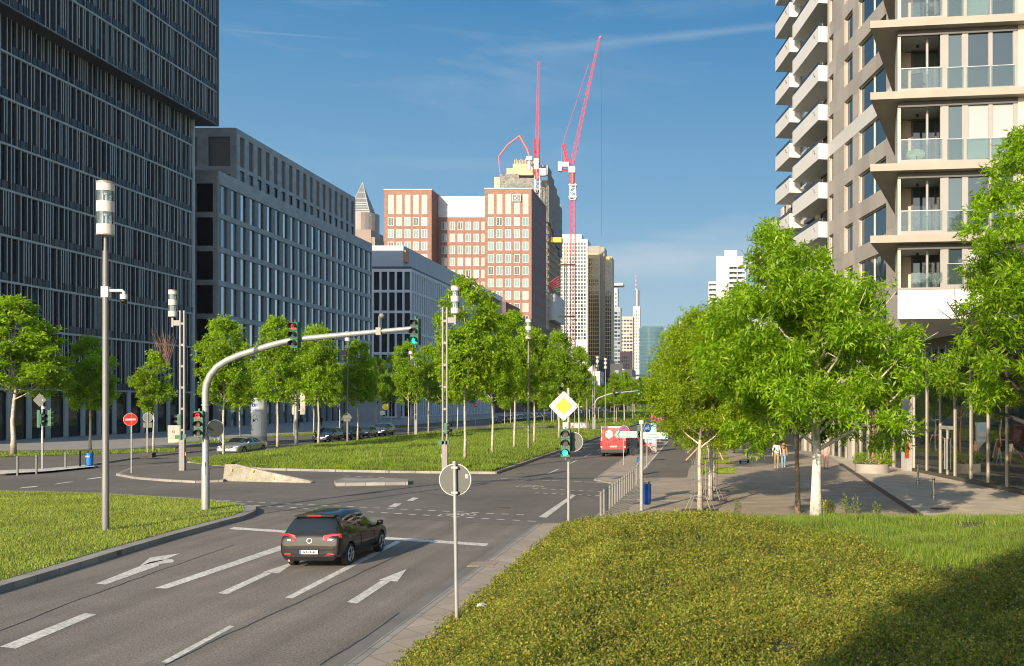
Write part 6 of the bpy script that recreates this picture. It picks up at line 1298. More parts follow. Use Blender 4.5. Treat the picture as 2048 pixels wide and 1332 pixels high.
# concrete barrier wedge
a = at(446, 962); b = at(621, 966); d = (b-a); L_ = d.length; d.normalize(); n = Vector((d.y, -d.x, 0))
t = thing('concrete_barrier', 'low wedge shaped concrete barrier with yellow reflectors, sloping down to the right', 'barrier', (*a[:2], 0), math.atan2(d.y, d.x)); hL = .93
mConcB = M('barrier_concrete', (.30,.27,.215), .9, .18, 2.5, bump=.4, bscale=25, fine=.2, fscale=14, obj=True, stain=.3)
prof = [(0,.0,.93),(.75,.0,.95),(L_*.5,0,.55),(L_*.97,0,.12),(L_,0,.06)]
mb = MB(); vs = []
for q, _, h in prof: vs += [(q,0,0),(q,.04,h*.35),(q,.14,h),(q,.34,h),(q,.44,h*.35),(q,.5,0)]
fs = [tuple(range(5,-1,-1)), tuple(range(24,30))]
for i in range(4):
    for j in range(6): fs.append((i*6+j, i*6+(j+1)%6, (i+1)*6+(j+1)%6, (i+1)*6+j))
mb.add(vs, [f[::-1] for f in fs]); mb.build('wedge', mConcB, t)
for q, z in ((.55,.62),(1.95,.58),(1.85,.2),(3.3,.2)): mb = MB(); mb.box(q-.05,q+.05,-.0+.02*0,.08 if z < .3 else .11,z-.06,z+.06); mb.build('reflector', M('reflector_yellow', (.62,.42,.03), .4, 0), t)
x, y, _ = at(1157, 851); t = thing('concrete_barrier', 'far concrete barrier with blue white graffiti lettering on the second median', 'barrier', (gx(1157,168), 168, 0)); mb = MB(); mb.prism([(-1.7,-.25),(1.7,-.25),(1.7,.25),(-1.7,.25)], 0, .95); mb.build('block', mConcB, t); text('graffiti', 'BALLA', .85, (0,-.27,.5), M('graffiti_blue', (.35,.48,.60), .5, 0), t, bold=.03)
t = thing('warning_board', 'small red and white board beside the far graffiti barrier', 'barrier', (gx(1152,158), 158, .1)); mb = MB(); mb.box(-.7,-.35,-.04,.04,.25,.6); mb.build('red_panel', mRed, t); mb = MB(); mb.box(-.34,.9,-.04,.04,.25,.6); mb.box(-.6,-.5,-.03,.03,-.1,.25); mb.box(.6,.7,-.03,.03,-.1,.25); mb.build('white_panel', mWhite, t)
# litter, covers
t = thing('paper_litter', 'crumpled white paper lying on the ground cover beside the round sign', 'litter'); x, y, z = at(963, 1226, .3); zz = float(hz(x, y))+.14; t.location = (x, y, zz)
mb = MB(); mb.add([(-.09,-.03,.02),(.0,-.06,.06),(.09,-.02,.0),(.1,.08,.05),(.0,.05,.11),(-.1,.07,.06)], [(0,1,4,5),(1,2,3,4)]); mb.build('sheet', mWhite, t)
for px, py, r_, sq, lb in ((1006,1016,.33,0,'round manhole cover in the junction'),(966,1131,.36,1,'square cover plate in the slab footpath'),(1040,947,.3,0,'small round cover near the median kerb'),(1880,1022,.4,0,'round cover in the pale paving')):
    x, y, _ = at(px, py); t = thing('manhole_cover', lb, 'manhole cover', (x, y, .0095 if px in (1006,1040) else (.05 if sq else .0985))); mb = MB(); (mb.box(-r_,r_,-r_,r_,-.02,.002) if sq else mb.cyl(0,0,-.02,.002,r_,24)); mb.build('plate', mRust if not sq else M('plate_tan', (.28,.21,.15), .8, .1), t)
# tree guards and stakes
def guard(label, x, y):
    t = thing('tree_guard', label, 'tree guard', (x, y, .08)); mb = MB()
    for k in range(8): a = k*math.pi/4; c, s_ = math.cos(a), math.sin(a); mb.tube([(.62*c,.62*s_,0),(.32*c,.32*s_,.62),(.32*c,.32*s_,2.0),(.36*c,.36*s_,2.08)], .014, 5)
    for z in (.62,1.25,1.85): mb.ring((0,0,z), .325, .014, (0,0,1), 20)
    mb.build('hoops', mGrey, t)
guard('flared steel tree guard around the nearest honey locust trunk', -.1, 40.6); guard('flared steel tree guard around the second honey locust trunk', .35, 44.9)
mWood = M('stake_wood', (.42,.29,.19), .85, .15, 3)
for i, (x, y, lb) in enumerate(((.55,75,'slanted wooden stakes propping the honey locust on the second lawn bed'),(.5,86,'slanted wooden stakes farther along the lawn beds'))):
    t = thing('tree_stakes', lb, 'tree stakes', (x, y, .09))
    for a, b in (((-1.8,-.3,0),(-.4,0,1.45)),((1.0,-.3,0),(.35,0,1.45))): mb = MB(); mb.tube([a, b], .05, 8); mb.build('stake', mWood, t)
    mb = MB(); mb.bar((-.5,.05,1.45), (.5,.05,1.45), .07); mb.build('crossbar', mWood, t)
x, y, _ = at(1424, 977); t = thing('steel_post', 'plain grey steel post among the honey locust trunks', 'post', (x, y, .08)); mb = MB(); mb.box(-.09,.09,-.06,.06,-.08,3.9); mb.build('post', mGrey, t); mb = MB(); mb.box(-.1,.1,-.07,.07,3.9,3.94); mb.build('cap', mGrey, t)
# planter
t = thing('planter', 'round concrete planter with shrubs and a small tree before the entrance', 'planter', (10.55, 62.2, .09)); mb = MB(); mb.lathe([(1.05,0),(1.05,.55),(.95,.55),(.95,.46),(.02,.46)], (0,0,0), 32); mb.build('tub', M('planter_concrete', (.33,.30,.26), .85, .1, 2), t, smooth=30); mb = MB(); mb.cyl(0,0,.40,.48,.95,24); mb.build('earth', mSoil, t)
t = thing('marker_post', 'short white post with a red band behind the planter', 'post', (11.35, 63.6, .09)); mb = MB(); mb.cyl(0,0,0,1.1,.07,10); mb.build('post', mWhite, t); mb = MB(); mb.cyl(0,0,.85,.97,.073,10); mb.build('band', mRed, t)
# ---------------------------------------------------------------- vehicles
def paint(name, col, metal=.3, rough=.28): return M(name, col, rough, 0, metal=metal, coat=1.0, spec=.5)
gCar = glass('car_glass', (.012,.016,.018), .03, .8, 0)
mTrim = M('black_trim', (.014,.014,.015), .5, 0); mTail = M('tail_lamp', (.62,.012,.012), .18, 0, coat=1, emit=.25); mHead = M('head_lamp', (.62,.64,.66), .1, 0, coat=1); mChrome = M('chrome', (.65,.65,.66), .12, 0, metal=1); mRim = M('alloy_rim', (.38,.39,.40), .3, 0, metal=.9)
mPlate = M('number_plate', (.66,.65,.60), .5, .03); mPlateB = M('plate_blue', (.01,.08,.45), .5, 0); mClearL = M('clear_lamp', (.62,.55,.45), .15, 0, coat=1)
# station rows: y, half width, z bottom, z belt, roof half width, z top
GOLF = [(-2.10,.74,.34,.56,.70,.62),(-2.08,.80,.30,.72,.74,.80),(-2.05,.835,.28,.84,.74,.93),(-1.98,.855,.27,.92,.70,1.0),(-1.86,.87,.26,.93,.67,1.22),(-1.72,.875,.26,.93,.62,1.42),(-1.55,.88,.25,.93,.60,1.49),(-1.2,.89,.24,.925,.59,1.52),(-.55,.89,.22,.915,.595,1.535),(-.45,.89,.22,.91,.595,1.535),(.1,.89,.22,.90,.59,1.51),(.4,.89,.22,.90,.585,1.44),(.72,.885,.22,.91,.60,1.20),(1.02,.88,.22,.90,.66,1.0),(1.12,.88,.22,.88,.68,.965),(1.5,.87,.22,.85,.70,.92),(1.82,.84,.24,.76,.66,.83),(2.02,.78,.26,.62,.62,.70),(2.10,.66,.30,.48,.56,.52)]
GOLF_G = dict(ws=(11,13), rw=(3,5), sd=(6,11), pil=(8,))
SEDAN = [(-2.5,.74,.36,.60,.66,.66),(-2.46,.82,.32,.78,.68,.86),(-2.35,.87,.28,.86,.68,.96),(-1.95,.91,.26,.92,.68,1.0),(-1.75,.92,.25,.93,.67,1.03),(-1.3,.925,.24,.94,.60,1.28),(-.95,.93,.23,.94,.575,1.40),(-.5,.93,.22,.935,.58,1.445),(-.1,.93,.22,.93,.58,1.45),(0,.93,.22,.93,.58,1.45),(.35,.93,.22,.925,.58,1.43),(.62,.93,.22,.92,.575,1.37),(1.0,.925,.22,.91,.62,1.15),(1.32,.92,.22,.90,.68,.98),(1.45,.92,.22,.88,.70,.95),(1.9,.91,.22,.84,.70,.90),(2.28,.88,.24,.76,.68,.82),(2.46,.82,.27,.62,.62,.70),(2.53,.70,.32,.5,.56,.54)]
SEDAN_G = dict(ws=(11,13), rw=(4,6), sd=(5,12), pil=(8,))
VAN = [(-2.98,.86,.40,.60,.84,.66),(-2.97,.96,.36,1.1,.90,1.6),(-2.955,.98,.34,1.2,.90,2.2),(-2.94,.985,.33,1.25,.89,2.36),(-2.88,.99,.32,1.25,.88,2.42),(-2.0,1.0,.32,1.25,.88,2.44),(-.5,1.0,.32,1.25,.88,2.44),(.9,1.0,.32,1.25,.87,2.43),(1.3,1.0,.32,1.25,.85,2.38),(1.5,1.0,.32,1.25,.80,2.22),(1.95,.99,.32,1.24,.80,1.70),(2.3,.98,.32,1.2,.80,1.32),(2.42,.97,.34,1.1,.80,1.2),(2.8,.94,.36,.95,.74,1.02),(2.93,.84,.40,.7,.66,.76)]
VAN_G = dict(ws=(9,11), rw=(), sd=(8,10), pil=())
def car_shell(st, G, wheels, r_arch, mats, sub=2):
    """lofted shell, arches cut out, split by material -> list of meshes [body, side, windscreen, rear, black]"""
    vs, fs, ms = [], [], []; NP = 14
    for y, w_, zb, zl, wr, zt in st:
        zl = min(zl, zt-.02); wr = min(wr, w_*.97); h = zl-zb
        half = [(.0,zb),(.72*w_,zb),(.95*w_,zb+.06),(w_,zb+.38*h),(.995*w_,zb+.8*h),(.965*w_,zl),(wr+.02,zt-.045),(wr*.72,zt)]
        sec = half+[(-x, z) for x, z in half[:0:-1]]; sec = sec[:8]+[(0, zt+.012)]+sec[8:]
        vs += [(x, y, z) for x, z in sec]
    n = 16
    for i in range(len(st)-1):
        for j in range(n):
            fs.append((i*n+j, i*n+(j+1)%n, (i+1)*n+(j+1)%n, (i+1)*n+j)); jj = j if j < 8 else 15-j; m = 0
            if jj == 5 and G['sd'] and G['sd'][0] <= i < G['sd'][1] and i not in G['pil']: m = 1
            if jj in (6, 7):
                if G['ws'][0] <= i < G['ws'][1]: m = 2
                if G['rw'] and G['rw'][0] <= i < G['rw'][1]: m = 3
            if jj in (0, 1): m = 4
            ms.append(m)
    fs += [tuple(range(n-1,-1,-1)), tuple(range((len(st)-1)*n, len(st)*n))]; ms += [0, 0]
    mb = MB(); mb.v, mb.f, mb.m = vs, [f[::-1] for f in fs], ms
    o = link('shell', mb.mesh('shell', mats)); cut = MB()
    for wy in wheels: cut.m_ = 0; [cut.tube([(sx*.62, wy, r_arch[1]), (sx*1.2, wy, r_arch[1])], r_arch[0], 24, 4) for sx in (-1, 1)]
    co = link('cutter', cut.mesh('cutter', mats))
    md = o.modifiers.new('s', 'SUBSURF'); md.levels = sub; md.render_levels = sub
    md = o.modifiers.new('b', 'BOOLEAN'); md.operation = 'DIFFERENCE'; md.object = co; md.solver = 'EXACT'
    dg = bpy.context.evaluated_depsgraph_get(); me = bpy.data.meshes.new_from_object(o.evaluated_get(dg))
    V = [tuple(v.co) for v in me.vertices]; out = []
    for k in range(5):
        mp_, v2, f2 = {}, [], []
        for p in me.polygons:
            if p.material_index != k: continue
            q = []
            for vi in p.vertices:
                if vi not in mp_: mp_[vi] = len(v2); v2.append(V[vi])
                q.append(mp_[vi])
            f2.append(tuple(q))
        mm = bpy.data.meshes.new('part'); mm.from_pydata(v2, [], f2); mm.materials.append(mats[k]); mm.polygons.foreach_set('use_smooth', [True]*len(f2)); mm.set_sharp_from_angle(angle=R(38)); mm.update(); out.append(mm)
    side = out[1]; par = list(range(len(side.vertices)))
    def fd_(a):
        while par[a] != a: par[a] = par[par[a]]; a = par[a]
        return a
    for p in side.polygons:
        for vi in p.vertices[1:]: par[fd_(vi)] = fd_(p.vertices[0])
    isl_ = {}
    for p in side.polygons: isl_.setdefault(fd_(p.vertices[0]), []).append(tuple(p.vertices))
    out[1] = []
    for fs_ in isl_.values():
        mp_ = {}; v2 = []; f2 = []
        for f_ in fs_:
            for vi in f_:
                if vi not in mp_: mp_[vi] = len(v2); v2.append(tuple(side.vertices[vi].co))
            f2.append(tuple(mp_[vi] for vi in f_))
        mm = bpy.data.meshes.new('side_window'); mm.from_pydata(v2, [], f2); mm.materials.append(mats[1]); mm.polygons.foreach_set('use_smooth', [True]*len(f2)); mm.update(); out[1].append(mm)
    for q in (o, co): C.objects.unlink(q); bpy.data.objects.remove(q)
    return out
def wheel(t, x, y, r, w_, sd):
    mb = MB(); mb.tube([(x-w_/2,y,r),(x-w_/2+.03,y,r),(x+w_/2-.03,y,r),(x+w_/2,y,r)], [r-.03,r,r,r-.03], 26); wo = mb.build('wheel', mRubber, t, smooth=40)
    mb = MB(); xo = x+sd*(w_/2+.004); mb.tube([(xo-sd*.02,y,r),(xo,y,r)], [r*.70,r*.68], 24); mb.build('hub_dark', mTrim, wo)
    mb = MB(); mb.ring((xo,y,r), r*.66, .018, (1,0,0), 26)
    for k in range(5):
        a = 2*math.pi*k/5+.3
        for e in (-.12,.12): mb.bar((xo+sd*.012,y+.05*math.cos(a),r+.05*math.sin(a)), (xo+sd*.004,y+r*.65*math.cos(a+e),r+r*.65*math.sin(a+e)), .03)
    mb.tube([(xo-.01,y,r),(xo+sd*.025,y,r)], .055, 12); mb.build('rim', mRim, wo)
def xy(st, y, i): return float(np.interp(y, [s[0] for s in st], [s[i] for s in st]))
def make_car(name, label, cat, st, G, wheels, wr, col_m, loc, rz, rear=True, front=True, scale=1, group=None, plate_blue=True, emblem=None, doors=(-.5,.62)):
    t = thing(name, label, cat, loc, rz, group); t.scale = (scale,)*3
    me = car_shell(st, G, wheels, (wr+.055, wr+.01), [col_m, gCar, gCar, gCar, mTrim])
    link('body', me[0], t); [link('side_window', q_, t) for q_ in me[1]]; link('windscreen', me[2], t)
    if len(me[3].polygons): link('rear_window', me[3], t)
    link('underbody', me[4], t); W_ = st[len(st)//2][1]
    for wy in wheels:
        for sd in (-1, 1): wheel(t, sd*(W_-.115), wy, wr, .2, sd)
    zb = xy(st, 0, 3)
    for sd in (-1, 1):
        mb = MB(); yy = [s for s in st if True]; ym = st[G['ws'][1]][0]-.22; xm = sd*(W_+.10); mb.lathe([(.02,-.05),(.085,-.04),(.10,.0),(.09,.07),(.02,.09)], (xm, ym, zb+.07), 10); mb.bar((sd*(W_-.05),ym+.04,zb), (xm,ym+.02,zb+.02), .04); mb.build('wing_mirror', col_m, t, smooth=True)
        mb = MB(); x_ = sd*(W_+.002)
        for dy in doors: mb.box(x_-.004, x_+.004, dy-.006, dy+.006, .36, zb-.04)
        mb.build('door_gap', mTrim, t)
        for dy in doors:
            mb = MB(); mb.box(sd*(W_+.003)-.012, sd*(W_+.003)+.012, dy-.28, dy-.10, zb-.13, zb-.10); mb.build('door_handle', col_m, t)
        mb = MB(); mb.box(sd*(W_-.02)-.012, sd*(W_-.02)+.012, wheels[0]+wr+.1, wheels[1]-wr-.1, .24, .30); mb.build('sill', mTrim, t)
    return t
def plate(t, y, z, sd, w_=.52):
    mb = MB(); mb.box(-w_/2, w_/2, y-.012, y+.012, z-.055, z+.055); p = mb.build('number_plate', mPlate, t); mb = MB(); x0, x1 = (-w_/2, -w_/2+.045) if sd < 0 else (w_/2-.045, w_/2); mb.box(x0, x1, y+sd*.016-.003, y+sd*.016+.003, z-.054, z+.054); mb.build('blue_band', mPlateB, p)
    mb = MB(); 
    for k, q in enumerate((-.15,-.11,-.05,-.01,.06,.10,.14,.18)): mb.box(q-.013,q+.013,y+sd*.015-.002,y+sd*.015+.002,z-.032,z+.032-.01*(k%2))
    mb.build('characters', M('plate_black', (.03,.03,.03), .6, 0), p)
def wedge(t, name, pts, y0, y1, mat, parent=None, smooth=False):
    n = len(pts); mb = MB(); mb.add([(x, y0 if not isinstance(y0, (list,tuple)) else y0[i], z) for i, (x, z) in enumerate(pts)]+[(x, y1 if not isinstance(y1, (list,tuple)) else y1[i], z) for i, (x, z) in enumerate(pts)], [tuple(range(n)), tuple(range(2*n-1,n-1,-1))]+[(i,i+n,(i+1)%n+n,(i+1)%n) for i in range(n)]); return mb.build(name, mat, parent or t, smooth)
mBlkP = M('black_paint', (.008,.0075,.0075), .5, 0, spec=.25, coat=.7)
x, y = -10.47, 28.75
g_ = make_car('hatchback', 'black hatchback seen from behind crossing the stop line with its tail lamps lit', 'car', GOLF, GOLF_G, (-1.30,1.28), .315, mBlkP, (x, y, .008), R(-1.5), scale=.955)
for sd in (-1, 1):
    q = wedge(g_, 'tail_lamp', [(sd*.38,.84),(sd*.41,.95),(sd*.62,1.0),(sd*.825,.985),(sd*.845,.87),(sd*.82,.79),(sd*.60,.785),(sd*.43,.80)][::sd], [-2.085,-2.07,-2.05,-1.97,-1.93,-1.98,-2.08,-2.09][::sd], -1.86, mTail)
    wedge(g_, 'reverse_lamp', [(sd*.52,.80),(sd*.52,.835),(sd*.78,.84),(sd*.78,.795)][::sd], [-2.105,-2.10,-2.02,-2.03][::sd], -1.95, mClearL, q)
    wedge(g_, 'reflector', [(sd*.50,.40),(sd*.52,.445),(sd*.74,.455),(sd*.76,.42)][::sd], [-2.135,-2.13,-2.075,-2.08][::sd], -2.0, mTail)
    mb = MB(); mb.tube([(sd*.56,-2.03,.245),(sd*.56,-2.13,.25)], .035, 10) if sd < 0 else None
    if sd < 0: mb.build('exhaust', mChrome, g_)
wedge(g_, 'rear_bumper', [(-.80,.38),(-.80,.60),(.80,.60),(.80,.38)], [-2.02,-2.03,-2.03,-2.02], -1.9, mBlkP)
wedge(g_, 'bumper_step', [(-.70,.56),(-.70,.59),(.70,.59),(.70,.56)], -2.128, -2.06, mBlkP); wedge(g_, 'diffuser', [(-.66,.24),(-.74,.36),(.74,.36),(.66,.24)], [-2.06,-2.122,-2.122,-2.06], -1.9, mTrim)
plate(g_, -2.125, .49, -1); wedge(g_, 'high_brake_lamp', [(-.2,1.45),(-.2,1.485),(.2,1.485),(.2,1.45)], -1.765, -1.6, mTail); wedge(g_, 'roof_spoiler', [(-.57,1.44),(-.56,1.475),(0,1.50),(.56,1.475),(.57,1.44)], -1.76, -1.45, mBlkP)
mb = MB(); mb.disc((0,-2.072,.80), .075, (0,-1,.1), .03, 20); em = mb.build('emblem', mChrome, g_); mb = MB(); mb.disc((0,-2.09,.80), .060, (0,-1,.1), .01, 20); mb.build('emblem_ground', mTrim, em)
mb = MB()
for a, b in (((-.035,.845),(0,.81)),((0,.81),(.035,.845)),((-.05,.82),(-.022,.755)),((-.022,.755),(0,.795)),((0,.795),(.022,.755)),((.022,.755),(.05,.82))): mb.tube([(a[0],-2.098,a[1]),(b[0],-2.098,b[1])], .006, 4)
mb.build('emblem_letters', mChrome, em); mb = MB(); mb.bar((0,-1.995,1.03), (.30,-1.96,1.05), .015); mb.build('rear_wiper', mTrim, g_)
# silver saloon, dark parked cars
def front_kit(t, st, grille=True, scale=1, yf=None):
    yf = st[-1][0]
    for sd in (-1, 1): wedge(t, 'headlamp', [(sd*.50,.60),(sd*.50,.72),(sd*.66,.76),(sd*.80,.76),(sd*.82,.68),(sd*.74,.60)][::-sd], [yf-.02,yf-.08,yf-.16,yf-.26,yf-.24,yf-.10][::-sd], yf-.4, mHead)
    wedge(t, 'grille', [(-.38,.58),(-.42,.73),(.42,.73),(.38,.58)][::-1], [yf+.02,yf-.05,yf-.05,yf+.02], yf-.2, mTrim); wedge(t, 'air_intake', [(-.62,.30),(-.62,.40),(.62,.40),(.62,.30)][::-1], yf+.0, yf-.2, mTrim); plate(t, yf+.04, .47, 1)
    for sd in (-1, 1): wedge(t, 'tail_lamp', [(sd*.5,.80),(sd*.5,.92),(sd*.8,.92),(sd*.8,.80)][::sd], st[1][0]-.01, st[1][0]+.15, mTail)
mSil = paint('silver_paint', (.40,.39,.36), .6, .3)
cs = make_car('saloon', 'silver saloon with headlamps lit driving toward the crossing', 'car', SEDAN, SEDAN_G, (-1.52,1.55), .335, mSil, (-38.9, 84.6, .01), R(178), scale=1.07); front_kit(cs, SEDAN)
bars = MB(); [bars.box(-.34,.34,2.545,2.555,.605+.03*k,.615+.03*k) for k in range(4)]; bars.build('grille_bar', mChrome, cs)
mNavy = paint('navy_paint', (.012,.016,.03), .4, .25); mDkG = paint('dark_grey_paint', (.04,.043,.048), .5, .25); mBlueG = paint('blue_grey_paint', (.045,.06,.085), .5, .25)
parked = []
for i, (y, m_, lb, sc) in enumerate(((111,mNavy,'nearest dark navy parked car in the row by the bus stop',1.1),(117.5,mBlkP,'black parked car second in the row, behind a lamp post',1.12),(123.6,mDkG,'small dark grey parked car third in the row',1.0),(130,mBlueG,'blue grey estate car at the far end of the near parked row',1.14))):
    c_ = make_car('parked_car', lb, 'car', GOLF, GOLF_G, (-1.30,1.28), .315, m_, (-41.6, y, .01), R(180), scale=sc, group='cars parked along the left kerb'); front_kit(c_, GOLF); parked.append(c_)
for i in range(9): dup(parked[(i*3+1) % 4], (-41.4, 206+6.6*i, .01), R(180), 'dark car in the far parked row beneath the brick building', 1.05, 'far row of cars parked along the left kerb')
for i in range(9): dup(parked[(i*3+2) % 4], (-40.8-4*(i%2), 330+11*i, .01), R(180), 'distant car facing the camera on the left carriageway', 1.05, 'distant cars on the left carriageway')
x, y, _ = at(1275, 901); dup(parked[1], (-5.15-.3, 98, .05), 0, 'black parked car partly hidden behind the bicycles and fingerpost', 1.0, 'cars parked along the right kerb')
# red delivery van
mVan = paint('van_red', (.62,.028,.035), .0, .3); v_ = make_car('delivery_van', 'red delivery van with a white cube logo driving away', 'van', VAN, VAN_G, (-1.75,1.85), .36, mVan, (-7.28, 84.2, .01), R(.5), scale=1.02, doors=(-.3,.95))
wedge(v_, 'bumper', [(-.96,.34),(-.97,.60),(.97,.60),(.96,.34)], -3.06, -2.8, mTrim); wedge(v_, 'rear_frame', [(-.985,1.0),(-.93,2.40),(-.90,2.42),(.90,2.42),(.93,2.40),(.985,1.0),(.94,1.0),(.885,2.33),(-.885,2.33),(-.94,1.0)], -2.985, -2.9, M('van_silver', (.55,.55,.56), .35, 0, metal=.5))
for sd in (-1, 1):
    q = wedge(v_, 'tail_lamp', [(sd*.87,.86),(sd*.87,1.28),(sd*.985,1.28),(sd*.995,.86)][::sd], -3.0, -2.85, mTail); wedge(v_, 'clear_lamp', [(sd*.875,.74),(sd*.875,.855),(sd*.99,.855),(sd*.99,.74)][::sd], -3.0, -2.85, mClearL, q)
mb = MB(); mb.box(-.006,.006,-2.99,-2.975,.66,2.3); [mb.box(-.9,.9,-2.988,-2.976,z-.005,z+.005) for z in (.98,1.26,2.02)]; mb.build('door_gap', M('van_red_dark', (.25,.01,.012), .4, 0), v_)
mb = MB(); mb.box(.05,.32,-3.0,-2.97,1.27,1.31); mb.build('door_handle', mTrim, v_); mb = MB(); [mb.disc((x_, -2.985, z_), .055, (0,-1,0), .02, 12) for x_, z_ in ((-.45,1.4),(.5,1.37),(.0,1.58))]; mb.build('lock', mTrim, v_)
plate(v_, -3.0, .82, -1, .55); wedge(v_, 'plate_recess', [(-.62,.90),(-.62,.97),(-.1,.97),(-.1,.90)], -3.0, -2.9, mTrim)
def cubef(pts): mb = MB(); n = len(pts); mb.add([(x_, -2.995, z_) for x_, z_ in pts]+[(x_, -2.985, z_) for x_, z_ in pts], [tuple(range(n)), tuple(range(2*n-1,n-1,-1))]); return mb
cx, cz, r_ = -.34, 1.80, .33; k3 = r_*.87
hx = [(cx+r_*1.0*math.cos(a), cz+r_*1.1*math.sin(a)) for a in [math.pi/2+k*math.pi/3 for k in range(6)]]
lg = cubef([hx[0],hx[1],(cx,cz+.02),hx[5]]).build('cube_logo', M('logo_white', (.78,.77,.75), .4, 0), v_); cubef([hx[1],hx[2],hx[3],(cx,cz-.02)]).build('cube_side', M('logo_pale', (.62,.60,.58), .4, 0), lg); cubef([hx[5],(cx,cz-.02),hx[3],hx[4]]).build('cube_side', M('logo_pale2', (.70,.68,.66), .4, 0), lg)
mb = MB(); mb.bar((hx[1][0]+.06,-3.0,hx[1][1]-.0),(cx,-3.0,cz+.0),.03); mb.bar((cx,-3.0,cz),(cx,-3.0,cz-.24),.03); mb.bar((hx[5][0]-.04,-3.0,hx[5][1]-.03),(cx+.14,-3.0,cz+.06),.025); mb.build('logo_line', mVan, lg)
text('lettering', 'dpd', .42, (.44,-2.998,1.78), mWhite, v_, bold=.012)
# ---------------------------------------------------------------- people
def person(label, loc, rz, h, top, bottom, skin, hair, shoe, stride=.22, arm=.12, sleeves=True, shorts=False, longhair=False, bag=None, group=None):
    """one continuous skinned body; arms and legs swing, fingers are separate chains"""
    t = thing('person', label, 'person', loc, rz, group); s = h/1.75
    V, E, Rr = [], [], []
    def add(p, r, par=None):
        V.append(tuple(c*s for c in p)); Rr.append(r*s)
        if par is not None: E.append((par, len(V)-1))
        return len(V)-1
    pel = add((0,0,.95), .135); wa = add((0,0,1.08), .12, pel); ch = add((0,-.01,1.30), .15, wa); sh = add((0,0,1.43), .10, ch); nk = add((0,-.005,1.50), .055, sh); hd0 = add((0,-.015,1.58), .08, nk); hd = add((0,-.02,1.66), .098, hd0); add((0,-.015,1.74), .07, hd); add((0,-.115,1.63), .016, hd0)
    for sd in (-1, 1):
        hip = add((sd*.09,0,.90), .10, pel); kn = add((sd*.095,-sd*stride*.55-.03,.50), .068, hip); an = add((sd*.09,-sd*stride+.03,.10 if sd*stride > 0 else .13), .042, kn); he = add((sd*.09,-sd*stride+.03,.05), .04, an); add((sd*.10,-sd*stride-.13,.035), .036, he)
        s1 = add((sd*.18,0,1.41), .062, sh); el = add((sd*.235,sd*arm*.3+.02,1.14), .044, s1); wr_ = add((sd*.25,sd*arm-.05,.90), .029, el); pa = add((sd*.25,sd*arm-.08,.84), .03, wr_)
        for k, (dy, L_) in enumerate(((-.03,.075),(-.01,.085),(.01,.08),(.03,.065))): f1 = add((sd*.25,sd*arm-.09+dy,.80), .0105, pa); add((sd*.235,sd*arm-.10+dy,.80-L_), .008, f1)
        th = add((sd*.235,sd*arm-.12,.83), .011, wr_); add((sd*.225,sd*arm-.145,.79), .009, th)
    me = bpy.data.meshes.new('body'); me.from_pydata(V, E, []); o = link('body', me)
    md = o.modifiers.new('k', 'SKIN'); md.use_smooth_shade = True
    for i, r in enumerate(Rr): me.skin_vertices[0].data[i].radius = (r*(1.25 if i in (1,2) else 1), r*(.82 if i in (1,2,0) else 1))
    me.skin_vertices[0].data[0].use_root = True
    md = o.modifiers.new('s', 'SUBSURF'); md.levels = 1; md.render_levels = 1
    dg = bpy.context.evaluated_depsgraph_get(); m2 = bpy.data.meshes.new_from_object(o.evaluated_get(dg)); C.objects.unlink(o); bpy.data.objects.remove(o)
    for m_ in (top, bottom, skin, shoe): m2.materials.append(m_)
    for p in m2.polygons:
        c = p.center/s; k = 0
        if c.z > 1.475: k = 2
        elif abs(c.x) > .155+.3*max(0, 1.38-c.z)*.15 and c.z > .6 and abs(c.x) > .17: k = 2 if (c.z < .90 or (not sleeves and c.z < 1.25)) else 0
        elif c.z < .09: k = 3
        elif c.z < .98: k = 1 if not (shorts and c.z < .5) else 2
        p.material_index = k; p.use_smooth = True
    b = link('body', m2, t)
    mb = MB(); mb.lathe([(.02,.115),(.075,.095),(.105,.03),(.108,-.03),(.09,-.09)], (0,.012,1.665), 14)
    if longhair: mb.lathe([(.10,.04),(.115,-.06),(.10,-.2),(.05,-.25)], (0,.04,1.62), 12)
    hm_ = mb.mesh('hair', hair, smooth=True); ho = link('hair', hm_, t); ho.scale = (s,s,s); ho.rotation_euler = (R(10),0,0)
    if bag:
        mb = MB(); mb.prism([(.20,-.16),(.34,-.16),(.34,.12),(.20,.12)], .42, .78); mb.bar((.27,-.1,.78),(.25,-.04,.86),.02); mb.bar((.27,.06,.78),(.25,-.04,.86),.02); q = mb.build('shopping_bag', bag, None); q.location = loc; q.rotation_euler = (0,0,rz); tag(q, 'yellow shopping bag carried by the dark clothed walker' , 'bag')
    return t
cl = lambda n, c: M('cloth_'+n, c, .85, .08, 6, fine=.1)
cW, cK, cJ, cP, cB, cG, cT = cl('white',(.68,.67,.64)), cl('khaki',(.30,.22,.10)), cl('jeans',(.20,.33,.45)), cl('pink',(.52,.30,.27)), cl('black',(.015,.015,.017)), cl('grey',(.35,.36,.37)), cl('tan',(.42,.27,.19))
skn = M('skin', (.50,.29,.20), .55, .05); hB = M('hair_brown', (.045,.028,.018), .6, .1); hF = M('hair_fair', (.30,.20,.09), .6, .1); shW = M('shoe_white', (.6,.58,.54), .6, .05)
def G2(px, py, z=.09): v = at(px, py, z); return (v.x, v.y, z)
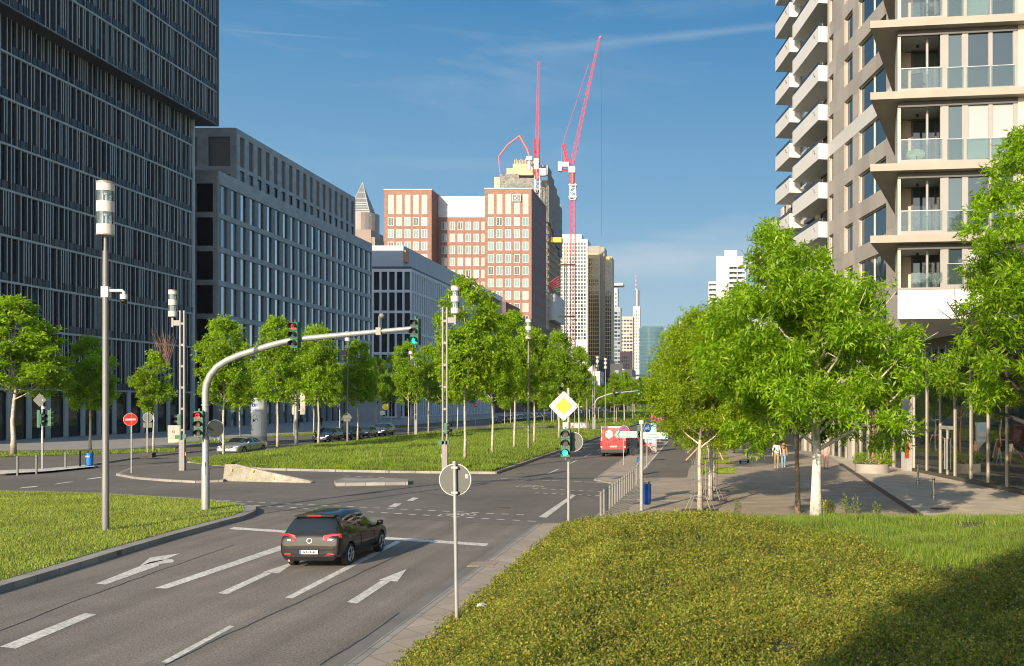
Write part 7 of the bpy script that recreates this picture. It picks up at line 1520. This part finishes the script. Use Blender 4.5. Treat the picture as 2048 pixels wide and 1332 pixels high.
person('person in a white T-shirt and khaki trousers walking away on the plaza', G2(1553,936), R(-6), 1.84, cW, cK, skn, hB, shW, .2)
person('person in a tan top and light blue jeans walking away beside the white T-shirt', G2(1567,935), R(-4), 1.68, cT, cJ, skn, hF, shW, -.18, sleeves=False, longhair=True)
person('person in a pink suit and white shirt walking along the plaza', G2(1652,938), R(174), 1.8, cP, cP, skn, hB, cB, .2)
person('person in dark clothes half hidden by honey locust leaves', G2(1468,906), R(170), 1.6, cB, cB, skn, hB, cB, .2)
person('person in dark clothes beneath the dark leaved tree', G2(1527,908), R(20), 1.75, cB, cl('dark_grey',(.05,.05,.055)), skn, hB, cB, .15)
person('person in a grey top and blue jeans on the left pavement beside the signal mast', G2(439,884,.13), R(150), 1.7, cG, cJ, skn, hB, shW, .2, longhair=True)
person('person in a pale top beside the grey topped walker, behind the round sign', G2(433,883,.13), R(165), 1.66, cW, cl('rose',(.42,.30,.28)), skn, hF, shW, -.18, longhair=True)
person('person in black clothes left of a pair beneath the sign panels', G2(596,857,.13), R(20), 1.8, cB, cB, skn, hB, cB, .15); person('person in black jacket and pale trousers beneath the sign panels', G2(603,857,.13), R(30), 1.78, cB, cG, skn, hB, shW, .15)
person('person in black walking away with a yellow bag', G2(643,853,.13), 0, 1.8, cB, cB, skn, hB, cB, .2, bag=cl('yellow',(.55,.42,.02)))
person('person in a white T-shirt and dark shorts near the portico', G2(684,853,.13), R(170), 1.8, cW, cB, skn, hB, shW, .2, shorts=True, sleeves=False)
# ---------------------------------------------------------------- haze: thin even air round the whole scene
hz_m = bpy.data.materials.new('haze_air'); hz_m.use_nodes = True; t_ = hz_m.node_tree
t_.nodes.remove(t_.nodes['Principled BSDF']); pv = nd(t_, 'ShaderNodeVolumePrincipled'); pv.inputs['Color'].default_value = (.86,.92,1.0,1); pv.inputs['Density'].default_value = .00006; pv.inputs['Anisotropy'].default_value = .2
t_.links.new(pv.outputs[0], t_.nodes['Material Output'].inputs['Volume'])
mb = MB(); mb.box(-3600,3600,-310,5100,-1,240); struct(mb.build('haze', hz_m), 'stuff')
